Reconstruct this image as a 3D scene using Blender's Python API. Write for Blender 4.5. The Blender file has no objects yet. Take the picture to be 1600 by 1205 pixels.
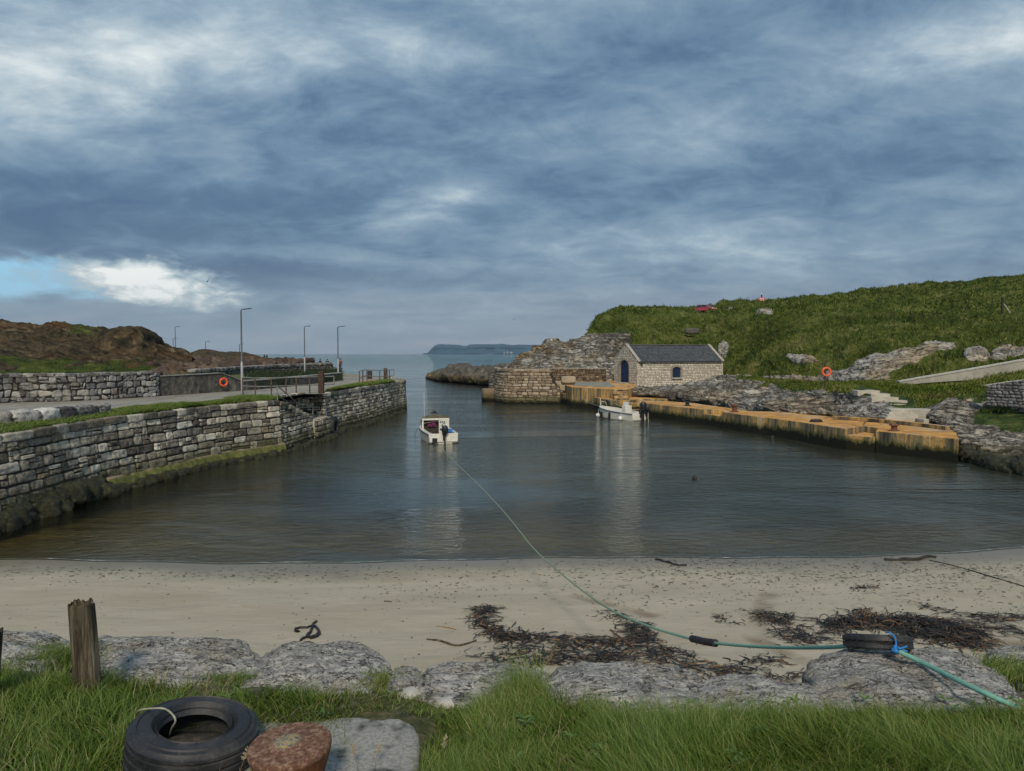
import bpy, bmesh, math, random
import numpy as np
from mathutils import Vector, Matrix, noise as mnoise
R = math.radians
PI = math.pi
sc = bpy.context.scene
# ---------------------------------------------------------------- camera
FPX = 1180.0; CH = 6.1; PITCH = math.atan(50/1180.0)
cd = bpy.data.cameras.new('camera'); cam = bpy.data.objects.new('camera', cd)
sc.collection.objects.link(cam); sc.camera = cam
cd.sensor_width = 36; cd.lens = FPX/1600*36; cd.clip_start = 0.05; cd.clip_end = 60000
cam.location = (0, 0, CH); cam.rotation_euler = (PI/2-PITCH, 0, 0)
sc.render.resolution_x = 1024; sc.render.resolution_y = 771
sc.view_settings.view_transform = 'Standard'; sc.view_settings.look = 'None'
sc.view_settings.exposure = 0.80; sc.view_settings.gamma = 1
# ---------------------------------------------------------------- sun
SUN_EL, SUN_AZ = R(40), R(177)      # azimuth clockwise from +Y : behind the camera, to the left
sl = bpy.data.lights.new('sun', 'SUN'); sun = bpy.data.objects.new('sun', sl); sc.collection.objects.link(sun)
sl.energy = 1.5; sl.angle = R(10); sl.color = (1.0, 0.86, 0.67)
sdir = Vector((math.sin(SUN_AZ)*math.cos(SUN_EL), math.cos(SUN_AZ)*math.cos(SUN_EL), math.sin(SUN_EL)))
sun.rotation_euler = sdir.to_track_quat('Z', 'Y').to_euler()
# ---------------------------------------------------------------- node helper
class NT:
    def __init__(s, tree): s.t = tree; s.N = tree.nodes; s.L = tree.links
    def put(s, inp, v):
        if v is None: return
        if isinstance(v, bpy.types.NodeSocket): s.L.new(v, inp)
        else:
            if isinstance(v, (tuple, list)) and len(v) == 3 and inp.type == 'RGBA': v = (*v, 1)
            if isinstance(v, (int, float)) and inp.type in ('RGBA',): v = (v, v, v, 1)
            if isinstance(v, (int, float)) and inp.type == 'VECTOR': v = (v, v, v)
            inp.default_value = v
    def n(s, ty, ins=None, **kw):
        nd = s.N.new('ShaderNode'+ty)
        for k, v in kw.items(): setattr(nd, k, v)
        for k, v in (ins or {}).items(): s.put(nd.inputs[k], v)
        return nd
    def coord(s, kind='Object'): return s.n('TexCoord').outputs[kind]
    def mapv(s, vec, scale=(1,1,1), loc=(0,0,0), rot=(0,0,0)):
        return s.n('Mapping', {'Vector': vec, 'Scale': scale, 'Location': loc, 'Rotation': rot}).outputs[0]
    def noise(s, scale=5, detail=4, rough=.55, vec=None, dist=0, lac=2.0):
        return s.n('TexNoise', {'Vector': vec or s.coord(), 'Scale': scale, 'Detail': detail, 'Roughness': rough, 'Distortion': dist, 'Lacunarity': lac}).outputs['Fac']
    def vor(s, scale=5, vec=None, feature='F1', out='Distance', rand=1):
        return s.n('TexVoronoi', {'Vector': vec or s.coord(), 'Scale': scale, 'Randomness': rand}, feature=feature).outputs[out]
    def m(s, op, a, b=0, c=0, clamp=False):
        nd = s.n('Math', operation=op, use_clamp=clamp); s.put(nd.inputs[0], a); s.put(nd.inputs[1], b)
        if len(nd.inputs) > 2: s.put(nd.inputs[2], c)
        return nd.outputs[0]
    def rng(s, v, a, b, c=0, d=1, smooth=False):
        return s.n('MapRange', {'Value': v, 'From Min': a, 'From Max': b, 'To Min': c, 'To Max': d}, interpolation_type='SMOOTHSTEP' if smooth else 'LINEAR').outputs[0]
    def ramp(s, fac, stops):
        nd = s.n('ValToRGB', {'Fac': fac}); e = nd.color_ramp.elements
        while len(e) < len(stops): e.new(.5)
        for k, (p, c) in enumerate(stops):
            e[k].position = p; e[k].color = (*c, 1) if isinstance(c, tuple) else (c, c, c, 1)
        return nd.outputs[0]
    def mix(s, f, a, b, mode='MIX'):
        nd = s.n('Mix', data_type='RGBA', blend_type=mode)
        s.put(nd.inputs[0], f); s.put(nd.inputs[6], a); s.put(nd.inputs[7], b); return nd.outputs[2]
    def attr(s, name, out='Fac'): return s.n('Attribute', attribute_name=name).outputs[out]
    def sep(s, v): nd = s.n('SeparateXYZ', {0: v}); return nd.outputs
    def bump(s, h, strength=.5, dist=.05, normal=None):
        nd = s.n('Bump', {'Height': h, 'Strength': strength, 'Distance': dist})
        if normal is not None: s.put(nd.inputs['Normal'], normal)
        return nd.outputs[0]
MATS = {}
def mat(name, fn, **kw):
    if name in MATS: return MATS[name]
    m = bpy.data.materials.new(name); m.use_nodes = True; m.node_tree.nodes.clear()
    t = NT(m.node_tree); out = t.n('OutputMaterial')
    r = fn(t)
    if isinstance(r, dict):
        p = t.n('BsdfPrincipled')
        for k, v in r.items(): t.put(p.inputs[k], v)
        r = p.outputs[0]
    t.L.new(r, out.inputs[0]); MATS[name] = m; return m
def plain(name, col, rough=.6, metal=0, var=.25, scale=6, bump=.15, bd=.01):
    def f(t):
        n = t.noise(scale, 5, .6)
        c = t.mix(t.rng(n, .35, .7), tuple(x*(1-var) for x in col), tuple(min(1, x*(1+var)) for x in col))
        return {'Base Color': c, 'Roughness': rough, 'Metallic': metal, 'Normal': t.bump(t.noise(scale*6, 3), bump, bd)}
    return mat(name, f)
# ---------------------------------------------------------------- sky (world)
w = bpy.data.worlds.new('World'); sc.world = w; w.use_nodes = True
w.node_tree.nodes.clear(); t = NT(w.node_tree)
K = 0.1
D = t.coord('Generated')
sx, sy, sz = t.sep(D)
zz = t.m('ADD', t.m('MAXIMUM', sz, 0), .27)
cx = t.m('DIVIDE', sx, zz); cy = t.m('DIVIDE', sy, zz)
CV = t.n('CombineXYZ', {0: cx, 1: cy, 2: 0.0}).outputs[0]
def disk(px, py, rx, ry, soft=1.0, rot=0):
    """soft elliptical patch of sky round one compass direction"""
    a = (px-800)/FPX; b = (602.5-py)/FPX; c_, s_ = math.cos(PITCH), math.sin(PITCH)
    d0 = Vector((a, c_+b*s_, -s_+b*c_)).normalized()
    rt = Vector((d0.y, -d0.x, 0)).normalized(); up = rt.cross(d0)
    rt, up = rt*math.cos(rot)+up*math.sin(rot), up*math.cos(rot)-rt*math.sin(rot)
    def dot(v): return t.n('VectorMath', {0: D, 1: tuple(v)}, operation='DOT_PRODUCT').outputs['Value']
    u = t.m('DIVIDE', dot(rt), rx/FPX); v = t.m('DIVIDE', dot(up), ry/FPX)
    r2 = t.m('ADD', t.m('MULTIPLY', u, u), t.m('MULTIPLY', v, v))
    f = t.m('GREATER_THAN', dot(d0), 0)
    return t.m('MULTIPLY', f, t.m('EXPONENT', t.m('MULTIPLY', r2, -1.0*soft)))
v1 = t.mapv(CV, (1.0, 1.5, 1), (3.1, 1.2, 0), (0, 0, R(8)))
v2 = t.mapv(CV, (1.9, 2.9, 1), (7.3, 2.2, 0), (0, 0, R(10)))
n1 = t.noise(.95, 8, .56, v1, .35)
n2 = t.noise(1.3, 10, .60, v2, .35)
n3 = t.noise(.3, 3, .5, t.mapv(CV, (1, 1.3, 1), (1.4, 5, 0)))
n4 = t.noise(5.2, 9, .68, t.mapv(CV, (1.0, 1.15, 1), (1, 8, 0), (0, 0, R(10))), .5)
dens = t.m('ADD', t.m('ADD', t.m('MULTIPLY', n1, .62), t.m('MULTIPLY', n2, .50)), t.m('ADD', t.m('MULTIPLY', n3, .22), t.m('MULTIPLY', n4, .36)))
dens = t.m('SUBTRACT', dens, .318)
def add(a, b, k): return t.m('ADD', a, t.m('MULTIPLY', b, k))
for (px, py, rx, ry, k, rot) in [
    (60, 340, 330, 60, -.13, 0), (420, 330, 300, 55, -.07, 0), (240, 210, 300, 50, .05, 0), (260, 75, 300, 50, .085, .1), (90, 30, 200, 40, .03, 0),
    (560, 110, 250, 70, .05, .3), (1150, 215, 160, 45, .10, .2), (1540, 45, 160, 40, .13, 0), (880, 190, 260, 40, .06, 0), (640, 230, 260, 40, -.05, 0), (960, 290, 400, 40, -.05, .1), (470, 345, 200, 14, .07, .03), (420, 398, 180, 14, .06, -.03), (60, 285, 260, 40, -.05, 0),
    (1350, 300, 380, 60, -.06, .1), (1120, 375, 160, 22, .06, .12), (680, 318, 110, 24, .20, .2), (1030, 90, 200, 60, -.06, 0),
    (1500, 180, 300, 120, -.04, 0), (450, 425, 300, 28, -.10, -.05), (620, 360, 360, 20, .02, 0), (1500, 350, 200, 40, -.06, 0),
    (700, 430, 500, 25, -.05, 0), (120, 110, 200, 30, .05, 0)]:
    dens = add(dens, t.m('MULTIPLY', disk(px, py, rx, ry, 1, rot), t.rng(n2, .3, .7, .5, 1.5)), k*1.25)
cloud = t.ramp(dens, [(.30, (.040, .080, .150)), (.385, (.060, .108, .178)), (.46, (.094, .155, .230)), (.54, (.142, .207, .275)), (.61, (.200, .270, .335)), (.70, (.31, .37, .41)), (.86, (.56, .59, .59))])
# paler, slightly warm band over the sea horizon
hz = t.rng(sz, .0, .13, 1, 0, True)
hcol = t.mix(t.rng(t.m('DIVIDE', sx, t.m('MAXIMUM', sy, .05)), -.6, .3), (.18, .26, .33), (.19, .21, .25))
hcol = t.mix(t.rng(n2, .35, .65), hcol, (.245, .275, .33))
cloud = t.mix(t.m('MULTIPLY', hz, .82), cloud, hcol)
# opening in the cloud low on the left: blue sky and a bright cumulus
sky = t.n('TexSky', sky_type='NISHITA', sun_disc=False, sun_elevation=SUN_EL, sun_rotation=SUN_AZ, air_density=1.2, dust_density=.6)
nz = t.noise(3.2, 8, .6, t.mapv(CV, (.5, .25, 1), (2, 3, 0)), .3)
hole = t.m('ADD', disk(40, 432, 175, 36, 1.1), t.m('MULTIPLY', t.m('SUBTRACT', t.noise(9, 9, .62, t.mapv(D, (1, 1, 3.2), (7, 1, 0)), .4), .5), 1.5))
hole = t.m('MULTIPLY', t.rng(hole, .35, .75, 0, 1, True), t.rng(disk(40, 432, 260, 55, 1), .1, .4))
nw = t.noise(26, 9, .6, t.mapv(D, (1, 1, 2.4), (4, 1, 0)), .3)
blue = t.mix(.85, t.mix(1, sky.outputs[0], (.1, .1, .1), 'MULTIPLY'), (.15, .36, .55))
cloud = t.mix(hole, cloud, blue)
puff = t.m('ADD', t.m('MULTIPLY', disk(240, 450, 165, 34, 1.0, -.10), .95), t.m('MULTIPLY', t.m('SUBTRACT', nw, .5), 1.5))
puff = t.m('ADD', puff, t.m('MULTIPLY', disk(215, 422, 60, 16, 1), .45))
puff = t.m('MULTIPLY', puff, t.rng(disk(230, 440, 200, 50, .9), .15, .5), clamp=True)
pcol = t.ramp(t.m('ADD', puff, t.m('MULTIPLY', t.m('SUBTRACT', nw, .5), .3)), [(.35, (.18, .26, .33)), (.7, (.33, .39, .42)), (1.0, (.64, .65, .64))])
cloud = t.mix(t.rng(puff, .25, .75, 0, 1, True), cloud, pcol)
fin = t.mix(.04, cloud, t.mix(1, sky.outputs[0], (.1, .1, .1), 'MULTIPLY'))
fin = t.mix(1, fin, (.93/K, .93/K, .92/K), 'MULTIPLY')
bg = t.n('Background', {'Color': fin, 'Strength': K})
t.L.new(bg.outputs[0], t.n('OutputWorld').inputs[0])
# ---------------------------------------------------------------- pixel <-> world
CP, SP = math.cos(PITCH), math.sin(PITCH)
def ray(px, py):
    a = (px-800)/FPX; b = (602.5-py)/FPX
    return Vector((a, CP+b*SP, -SP+b*CP))
def PZ(px, py, z):
    d = ray(px, py); k = (z-CH)/d.z; return Vector((d.x*k, d.y*k, z))
def PD(px, py, dist):
    d = ray(px, py); k = dist/d.y; return Vector((d.x*k, dist, CH+d.z*k))
def proj(V):
    x, y, z = V[:, 0], V[:, 1], V[:, 2]-CH
    f = y*CP-z*SP; u = y*SP+z*CP
    return 800+FPX*x/f, 602.5-FPX*u/f
# ---------------------------------------------------------------- numpy noise
def _h(ix, iy, iz, seed):
    n = (ix.astype(np.int64)*374761393+iy.astype(np.int64)*668265263+iz.astype(np.int64)*2147483647+seed*1274126177) & 0xffffffff
    n = ((n ^ (n >> 13))*1274126177) & 0xffffffff
    n = ((n ^ (n >> 16))*2246822519) & 0xffffffff
    return ((n ^ (n >> 15)) & 0xffffff)/float(0xffffff)
def vnoise(P, seed=0):
    i = np.floor(P); f = P-i; f = f*f*f*(f*(f*6-15)+10); i = i.astype(np.int64)
    r = 0
    for dx in (0, 1):
        wx = f[:, 0] if dx else 1-f[:, 0]
        for dy in (0, 1):
            wy = f[:, 1] if dy else 1-f[:, 1]
            for dz in (0, 1):
                wz = f[:, 2] if dz else 1-f[:, 2]
                r = r+wx*wy*wz*_h(i[:, 0]+dx, i[:, 1]+dy, i[:, 2]+dz, seed)
    return r*2-1
def fbm(P, scale=1., octv=5, seed=0, ridged=False, gain=.5, lac=2.03):
    P = np.asarray(P, float)*scale; a = 1; s = 0; tot = 0
    for o in range(octv):
        n = vnoise(P+o*17.13, seed+o)
        if ridged: n = 1-2*np.abs(n)
        s = s+a*n; tot += a; a *= gain; P = P*lac
    return s/tot
# ---------------------------------------------------------------- objects
COL = sc.collection
def tag(o, label=None, cat=None, group=None, kind=None):
    if label: o['label'] = label
    if cat: o['category'] = cat
    if group: o['group'] = group
    if kind: o['kind'] = kind
    return o
def thing(name, label, cat, loc=(0, 0, 0), rz=0, group=None):
    o = bpy.data.objects.new(name, None); COL.objects.link(o); o.empty_display_size = .2
    o.location = loc; o.rotation_euler = (0, 0, rz); return tag(o, label, cat, group)
def mk(name, V, F, m, parent=None, smooth=True, attrs=None, **tg):
    me = bpy.data.meshes.new(name)
    V = np.asarray(V, dtype=np.float32)
    if isinstance(F, np.ndarray):
        nf, k = F.shape
        me.vertices.add(len(V)); me.vertices.foreach_set('co', V.ravel())
        me.loops.add(nf*k); me.loops.foreach_set('vertex_index', F.ravel().astype(np.int32))
        me.polygons.add(nf); me.polygons.foreach_set('loop_start', (np.arange(nf)*k).astype(np.int32))
        me.polygons.foreach_set('loop_total', np.full(nf, k, np.int32))
        me.update(calc_edges=True)
    else:
        me.from_pydata([tuple(map(float, v)) for v in V], [], F)
    for k_, a in (attrs or {}).items():
        at = me.attributes.new(k_, 'FLOAT', 'POINT'); at.data.foreach_set('value', np.asarray(a, dtype=np.float32))
    me.polygons.foreach_set('use_smooth', np.full(len(me.polygons), smooth))
    me.validate(); me.update()
    if m is not None: me.materials.append(m)
    o = bpy.data.objects.new(name, me); COL.objects.link(o)
    if parent is not None: o.parent = parent
    return tag(o, **tg)
def copy_tree(o, parent=None):
    c = o.copy(); COL.objects.link(c); c.parent = parent
    for ch in [x for x in o.children]: copy_tree(ch, c)
    return c
def grid_faces(nu, nv, off=0, wrap=False):
    """verts laid out v*nu+u"""
    u = np.arange(nu if wrap else nu-1); v = np.arange(nv-1)
    U, Vv = np.meshgrid(u, v); U = U.ravel(); Vv = Vv.ravel(); U2 = (U+1) % nu
    return np.stack([Vv*nu+U, Vv*nu+U2, (Vv+1)*nu+U2, (Vv+1)*nu+U], 1)+off
class MB:
    def __init__(s): s.V = []; s.F = []
    def add(s, V, F):
        o = len(s.V); s.V += [tuple(v) for v in V]; s.F += [tuple(i+o for i in f) for f in F]; return s
    def box(s, c, d, rz=0, M=None):
        x, y, z = d[0]/2, d[1]/2, d[2]/2
        V = [Vector((a*x, b*y, e*z)) for e in (-1, 1) for b in (-1, 1) for a in (-1, 1)]
        m_ = (M or Matrix.Rotation(rz, 3, 'Z')); V = [m_ @ v+Vector(c) for v in V]
        return s.add(V, [(0, 2, 3, 1), (4, 5, 7, 6), (0, 1, 5, 4), (2, 6, 7, 3), (0, 4, 6, 2), (1, 3, 7, 5)])
    def tube(s, pts, r, n=8, cap=True, rs=None, wob=None):
        pts = [Vector(p) for p in pts]; V = []; prev = None
        for i, p in enumerate(pts):
            tg = (pts[min(i+1, len(pts)-1)]-pts[max(i-1, 0)]).normalized()
            if prev is None: a = tg.orthogonal().normalized()
            else: a = (prev-tg*prev.dot(tg)).normalized()
            prev = a; b = tg.cross(a); rr = rs[i] if rs else r
            for k in range(n):
                th = 2*PI*k/n; q = rr*(wob(i, th) if wob else 1)
                V.append(p+(a*math.cos(th)+b*math.sin(th))*q)
        F = [tuple(int(j) for j in f) for f in grid_faces(n, len(pts), 0, True)]
        if cap: F += [tuple(range(n))[::-1], tuple((len(pts)-1)*n+k for k in range(n))]
        return s.add(V, F)
    def lathe(s, prof, n=24, c=(0, 0, 0), M=None, closed=False, wob=None):
        V = []
        for (r, z) in prof:
            for k in range(n):
                th = 2*PI*k/n; q = r*(wob(th, z) if wob else 1); v = Vector((q*math.cos(th), q*math.sin(th), z))
                V.append((M @ v if M else v)+Vector(c))
        F = [tuple(int(j) for j in f) for f in grid_faces(n, len(prof), 0, True)]
        if closed:
            m_ = len(prof)-1; F += [(m_*n+k, m_*n+(k+1) % n, (k+1) % n, k) for k in range(n)]
        else: F += [tuple(range(n))[::-1], tuple((len(prof)-1)*n+k for k in range(n))]
        return s.add(V, F)
    def prism(s, poly, z0, z1, M=None):
        n = len(poly); V = [Vector((p[0], p[1], z0)) for p in poly]+[Vector((p[0], p[1], z1)) for p in poly]
        if M: V = [M @ v for v in V]
        F = [tuple(range(n))[::-1], tuple(range(n, 2*n))]+[(k, (k+1) % n, n+(k+1) % n, n+k) for k in range(n)]
        return s.add(V, F)
    def ball(s, c, r, n=12, sc_=(1, 1, 1)):
        prof = [(r*math.sin(PI*k/8)+1e-4, -r*math.cos(PI*k/8)) for k in range(9)]
        return s.lathe(prof, n, c, Matrix.Diagonal(sc_))
    def build(s, name, m, parent=None, smooth=False, bevel=0, seg=2, sub=0, **tg):
        o = mk(name, s.V, s.F, m, parent, smooth, **tg)
        bm = bmesh.new(); bm.from_mesh(o.data); bmesh.ops.recalc_face_normals(bm, faces=bm.faces); bm.to_mesh(o.data); bm.free()
        if bevel:
            b = o.modifiers.new('bevel', 'BEVEL'); b.width = bevel; b.segments = seg; b.limit_method = 'ANGLE'; b.angle_limit = R(35)
        if sub: b = o.modifiers.new('sub', 'SUBSURF'); b.levels = b.render_levels = sub
        if smooth and not sub and not (bevel):
            try:
                bpy.context.view_layer.objects.active = o; 
                for p in o.data.polygons: p.use_smooth = True
                o.data.set_sharp_from_angle(angle=R(40))
            except Exception: pass
        return o
def crom(P, n):
    """Catmull-Rom resample of array (k,dim) to n points, index-parametrised"""
    P = np.asarray(P, float); k = len(P)
    Q = np.vstack([2*P[0]-P[1], P, 2*P[-1]-P[-2]])
    u = np.linspace(0, k-1, n); i = np.minimum(u.astype(int), k-2); f = (u-i)[:, None]
    a, b, c, d = Q[i], Q[i+1], Q[i+2], Q[i+3]
    return .5*((2*b)+(c-a)*f+(2*a-5*b+4*c-d)*f**2+(3*b-a-3*c+d)*f**3)
def arclen(P, step):
    P = np.asarray(P, float); d = np.r_[0, np.cumsum(np.linalg.norm(np.diff(P, axis=0), axis=1))]
    n = max(2, int(round(d[-1]/step))+1); s_ = np.linspace(0, d[-1], n)
    return np.stack([np.interp(s_, d, P[:, k]) for k in range(P.shape[1])], 1), s_
def normals(V, nu, nv):
    G = V.reshape(nv, nu, 3); du = np.gradient(G, axis=1); dv = np.gradient(G, axis=0)
    n = np.cross(du, dv); n /= (np.linalg.norm(n, axis=2, keepdims=True)+1e-9); return n.reshape(-1, 3)
def loft(rows, nu, per):
    """rows: lists of (x,y,z) world points, equal length -> dense grid"""
    Rw = [crom(r, nu) for r in rows]
    A = np.stack(Rw)                     # k,nu,3
    nv = (len(rows)-1)*per+1
    B = crom(A.reshape(len(rows), -1), nv).reshape(nv, nu, 3)
    return B.reshape(-1, 3), nv
# ================================================================ materials of the setting
def f_water(t):
    P = t.coord('Object'); x, y, z = t.sep(P)
    near = t.mapv(P, (.62, 1.0, 1), (0, 0, 0), (0, 0, R(-8)))
    a = t.noise(3.2, 4, .62, near, .5); b = t.noise(.6, 4, .6, t.mapv(P, (1, 1.7, 1)), .4); c = t.noise(11, 3, .6, near, .5)
    calm = t.rng(t.noise(.09, 3, .6, t.mapv(P, (.6, 1.6, 1), (3, 9, 0)), 1.0), .36, .60, .34, 1.0, True)
    far = t.rng(y, 90, 600, 0, 1, True)
    h = t.m('ADD', t.m('ADD', t.m('MULTIPLY', a, .070), t.m('MULTIPLY', b, .045)), t.m('MULTIPLY', c, .010))
    h = t.m('MULTIPLY', h, t.m('MAXIMUM', calm, far))
    h = t.m('ADD', h, t.m('MULTIPLY', t.noise(.06, 4, .6, t.mapv(P, (.6, 2, 1))), t.m('MULTIPLY', far, 1.6)))
    nb = t.bump(h, 1.0, 1.0)
    fr = t.n('Fresnel', {'IOR': 1.34, 'Normal': nb}).outputs[0]
    fr = t.m('MULTIPLY', fr, 1.12, clamp=True)
    gl = t.n('BsdfGlossy', {'Color': (.93, .93, .86), 'Roughness': .02, 'Normal': nb}).outputs[0]
    # depth of the water grows away from the beach
    wob = t.m('MULTIPLY', t.m('SUBTRACT', t.noise(.25, 3), .5), 4)
    depth = t.rng(t.m('ADD', t.m('ADD', y, wob), t.m('MULTIPLY', t.m('MINIMUM', t.m('ADD', x, 3.0), 0), .75)), 24.5, 38, 0, 1, True)
    body = t.mix(far, (.042, .048, .036), (.018, .090, .125))
    body = t.mix(t.m('MULTIPLY', far, t.rng(t.noise(.012, 5, .6, t.mapv(P, (.5, 2, 1))), .35, .65)), body, (.035, .125, .155))
    df = t.n('BsdfDiffuse', {'Color': body}).outputs[0]
    tint = t.mix(t.rng(y, 22, 34), (.84, .76, .52), (.50, .45, .22))
    tr = t.n('BsdfTransparent', {'Color': tint}).outputs[0]
    mx = t.n('MixShader', {0: t.rng(depth, 0, 1, .04, 1), 1: tr, 2: df}).outputs[0]
    return t.n('MixShader', {0: fr, 1: mx, 2: gl}).outputs[0]
M_WATER = mat('water', f_water)
def f_sand(t):
    P = t.coord('Object'); x, y, z = t.sep(P)
    n = t.noise(.7, 5, .6, t.mapv(P, (.5, 1.6, 1))); f = t.noise(160, 3, .7); sp = t.noise(3.2, 6, .65, t.mapv(P, (.6, 1.5, 1)))
    c = t.mix(t.rng(n, .3, .7), (.40, .35, .265), (.50, .44, .34))
    c = t.mix(t.rng(f, .4, .75, 0, .35), c, (.20, .18, .14))
    wet = t.rng(t.m('ADD', z, t.m('MULTIPLY', t.m('SUBTRACT', t.noise(.8, 4), .5), .10)), .02, .24, 1, 0, True)
    c = t.mix(t.m('MULTIPLY', wet, .8), c, (.17, .155, .12))
    c = t.mix(t.m('MULTIPLY', t.attr('track'), .85), c, (.20, .155, .10))
    c = t.mix(t.rng(sp, .62, .74, 0, .6), c, (.18, .14, .09)); c = t.mix(t.m('MULTIPLY', t.rng(t.noise(.22, 5, .6, t.mapv(P, (.6, 1.6, 1), (3, 3, 0))), .5, .66), .35), c, (.27, .215, .145))
    uw = t.rng(z, -.02, -.25, 0, 1, True)
    c = t.mix(uw, c, t.mix(t.rng(t.noise(1.1, 4, .6, t.mapv(P, (.5, 1.2, 1))), .35, .65), (.20, .16, .065), (.44, .37, .20)))
    h = t.m('ADD', t.m('MULTIPLY', t.noise(5, 5, .6, t.mapv(P, (.5, 2, 1))), .6), t.m('MULTIPLY', f, .06))
    return {'Base Color': c, 'Roughness': t.rng(wet, 0, 1, .9, .35), 'Normal': t.bump(h, .6, .05), 'Specular IOR Level': .3}
M_SAND = mat('sand', f_sand)
def rock_col(t, P, k=1.0, warm=.5, sc_=1.0):
    """grey, weathered, folded limestone: strata, joints and stained patches"""
    Wp = t.n('VectorMath', {0: P, 1: t.n('VectorMath', {0: t.n('TexNoise', {'Vector': P, 'Scale': .35*sc_, 'Detail': 3}).outputs['Color'], 1: (2.2, 2.2, 2.2)}, operation='MULTIPLY').outputs[0]}, operation='ADD').outputs[0]
    Q = t.n('Mapping', {'Vector': Wp, 'Scale': (.55, .8, 3.0), 'Rotation': (R(12), R(28), 0)}).outputs[0]
    n = t.noise(.9*sc_, 8, .65, P, .6); n2 = t.noise(5.5*sc_, 10, .78, P, .2); st = t.noise(2.2*sc_, 10, .74, Q, .2); big = t.noise(.32*sc_, 5, .6, P, .4)
    c = t.ramp(t.m('ADD', t.m('MULTIPLY', st, .6), t.m('MULTIPLY', n2, .4)), [(.36, (.04, .038, .034)), (.43, (.17, .162, .145)), (.50, (.38, .36, .32)), (.59, (.66, .63, .57))])
    c = t.mix(t.m('MULTIPLY', t.rng(big, .46, .62), warm), c, t.mix(t.rng(st, .40, .60), (.10, .065, .035), (.56, .44, .28)))
    cr = t.m('ABSOLUTE', t.m('SUBTRACT', t.noise(1.3*sc_, 5, .6, Q, .6), .5))
    c = t.mix(t.rng(cr, .030, .006, 0, .9), c, (.018, .016, .014))
    return c, n, n2, cr
def f_fgrock(t):
    P = t.coord('Object'); oi = t.n('ObjectInfo').outputs['Random']
    Q = t.n('Mapping', {'Vector': P, 'Scale': (1.0, 2.6, 3.2), 'Rotation': (R(10), R(6), R(12))}).outputs[0]
    st = t.noise(5, 10, .72, Q, .25); bl = t.noise(2.2, 6, .65, P, .2); fine = t.noise(38, 8, .8, P); mid_ = t.noise(11, 9, .75, Q, .15)
    c = t.ramp(t.m('ADD', t.m('MULTIPLY', st, .55), t.m('MULTIPLY', fine, .45)), [(.36, (.12, .12, .12)), (.45, (.32, .315, .30)), (.53, (.50, .49, .46)), (.63, (.72, .70, .66))])
    c = t.mix(t.rng(bl, .50, .66, 0, .65), c, t.mix(t.rng(fine, .4, .62), (.16, .13, .09), (.46, .40, .29)))
    c = t.mix(t.rng(t.noise(7, 8, .75, P), .54, .64, 0, .75), c, t.mix(fine, (.03, .03, .032), (.15, .15, .15)))
    cr = t.m('ABSOLUTE', t.m('SUBTRACT', t.noise(3.1, 5, .6, Q, .5), .5)); cr2 = t.m('ABSOLUTE', t.m('SUBTRACT', t.noise(7.5, 4, .6, Q, .5), .5))
    crk = t.m('MAXIMUM', t.rng(cr, .012, .002), t.m('MULTIPLY', t.rng(cr2, .014, .002), .8))
    c = t.mix(t.m('MULTIPLY', crk, .9), c, (.02, .018, .016))
    c = t.mix(t.rng(t.noise(16, 6, .7, P), .62, .68), c, (.66, .65, .62))
    h = t.m('ADD', t.m('MULTIPLY', mid_, .8), t.m('MULTIPLY', fine, .35)); h = t.m('SUBTRACT', h, t.m('MULTIPLY', crk, .5))
    return {'Base Color': c, 'Roughness': .92, 'Normal': t.bump(h, 1.0, .04), 'Specular IOR Level': .2}
M_FGROCK = mat('limestone_boulder', f_fgrock)
def tide(t, c, z, P, lo=.25, hi=.9):
    """brown-green weed and black zone left by the tide on anything standing in the harbour"""
    nn = t.m('MULTIPLY', t.m('SUBTRACT', t.noise(2.5, 6, .65, P), .5), .9)
    zz_ = t.m('ADD', z, nn)
    c = t.mix(t.rng(zz_, hi+.25, hi-.1, 0, .7), c, t.mix(t.rng(t.noise(5, 4), .4, .6), (.085, .07, .035), (.055, .062, .02)))
    return t.mix(t.rng(zz_, lo+.25, lo-.05, 0, .96), c, (.010, .011, .008))
def f_shore(t, warm_=.6, dk=.55, wd_=False):
    P = t.coord('Object'); x, y, z = t.sep(P)
    c, n, n2, cr = rock_col(t, P, warm=warm_, sc_=.55)
    big = t.noise(.16, 5, .6, P, .4); c = t.mix(t.rng(big, .45, .62, 0, dk), c, t.mix(t.rng(n2, .4, .6), (.03, .026, .020), (.18, .15, .115)))
    c = tide(t, c, z, P, .15, .55)
    g = t.attr('grass'); gn = t.noise(1.2, 6, .7)
    gc = t.ramp(t.noise(.5, 7, .7), [(.3, (.018, .032, .008)), (.5, (.05, .085, .018)), (.7, (.13, .15, .045))])
    gm = t.rng(t.m('ADD', g, t.m('MULTIPLY', t.m('SUBTRACT', gn, .5), .5)), .45, .58)
    c = t.mix(gm, c, gc)
    lay = t.m('MULTIPLY', t.m('MINIMUM', cr, .08), 9)
    h = t.m('ADD', t.m('MULTIPLY', n2, .6), t.m('MULTIPLY', lay, 1.2))
    return {'Base Color': c, 'Roughness': .92, 'Normal': t.bump(h, .9, .35), 'Specular IOR Level': .2}
M_SHORE = mat('shore_rock', f_shore)
M_HEAD = mat('folded_rock', lambda t: f_shore(t, .95, .75))
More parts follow.
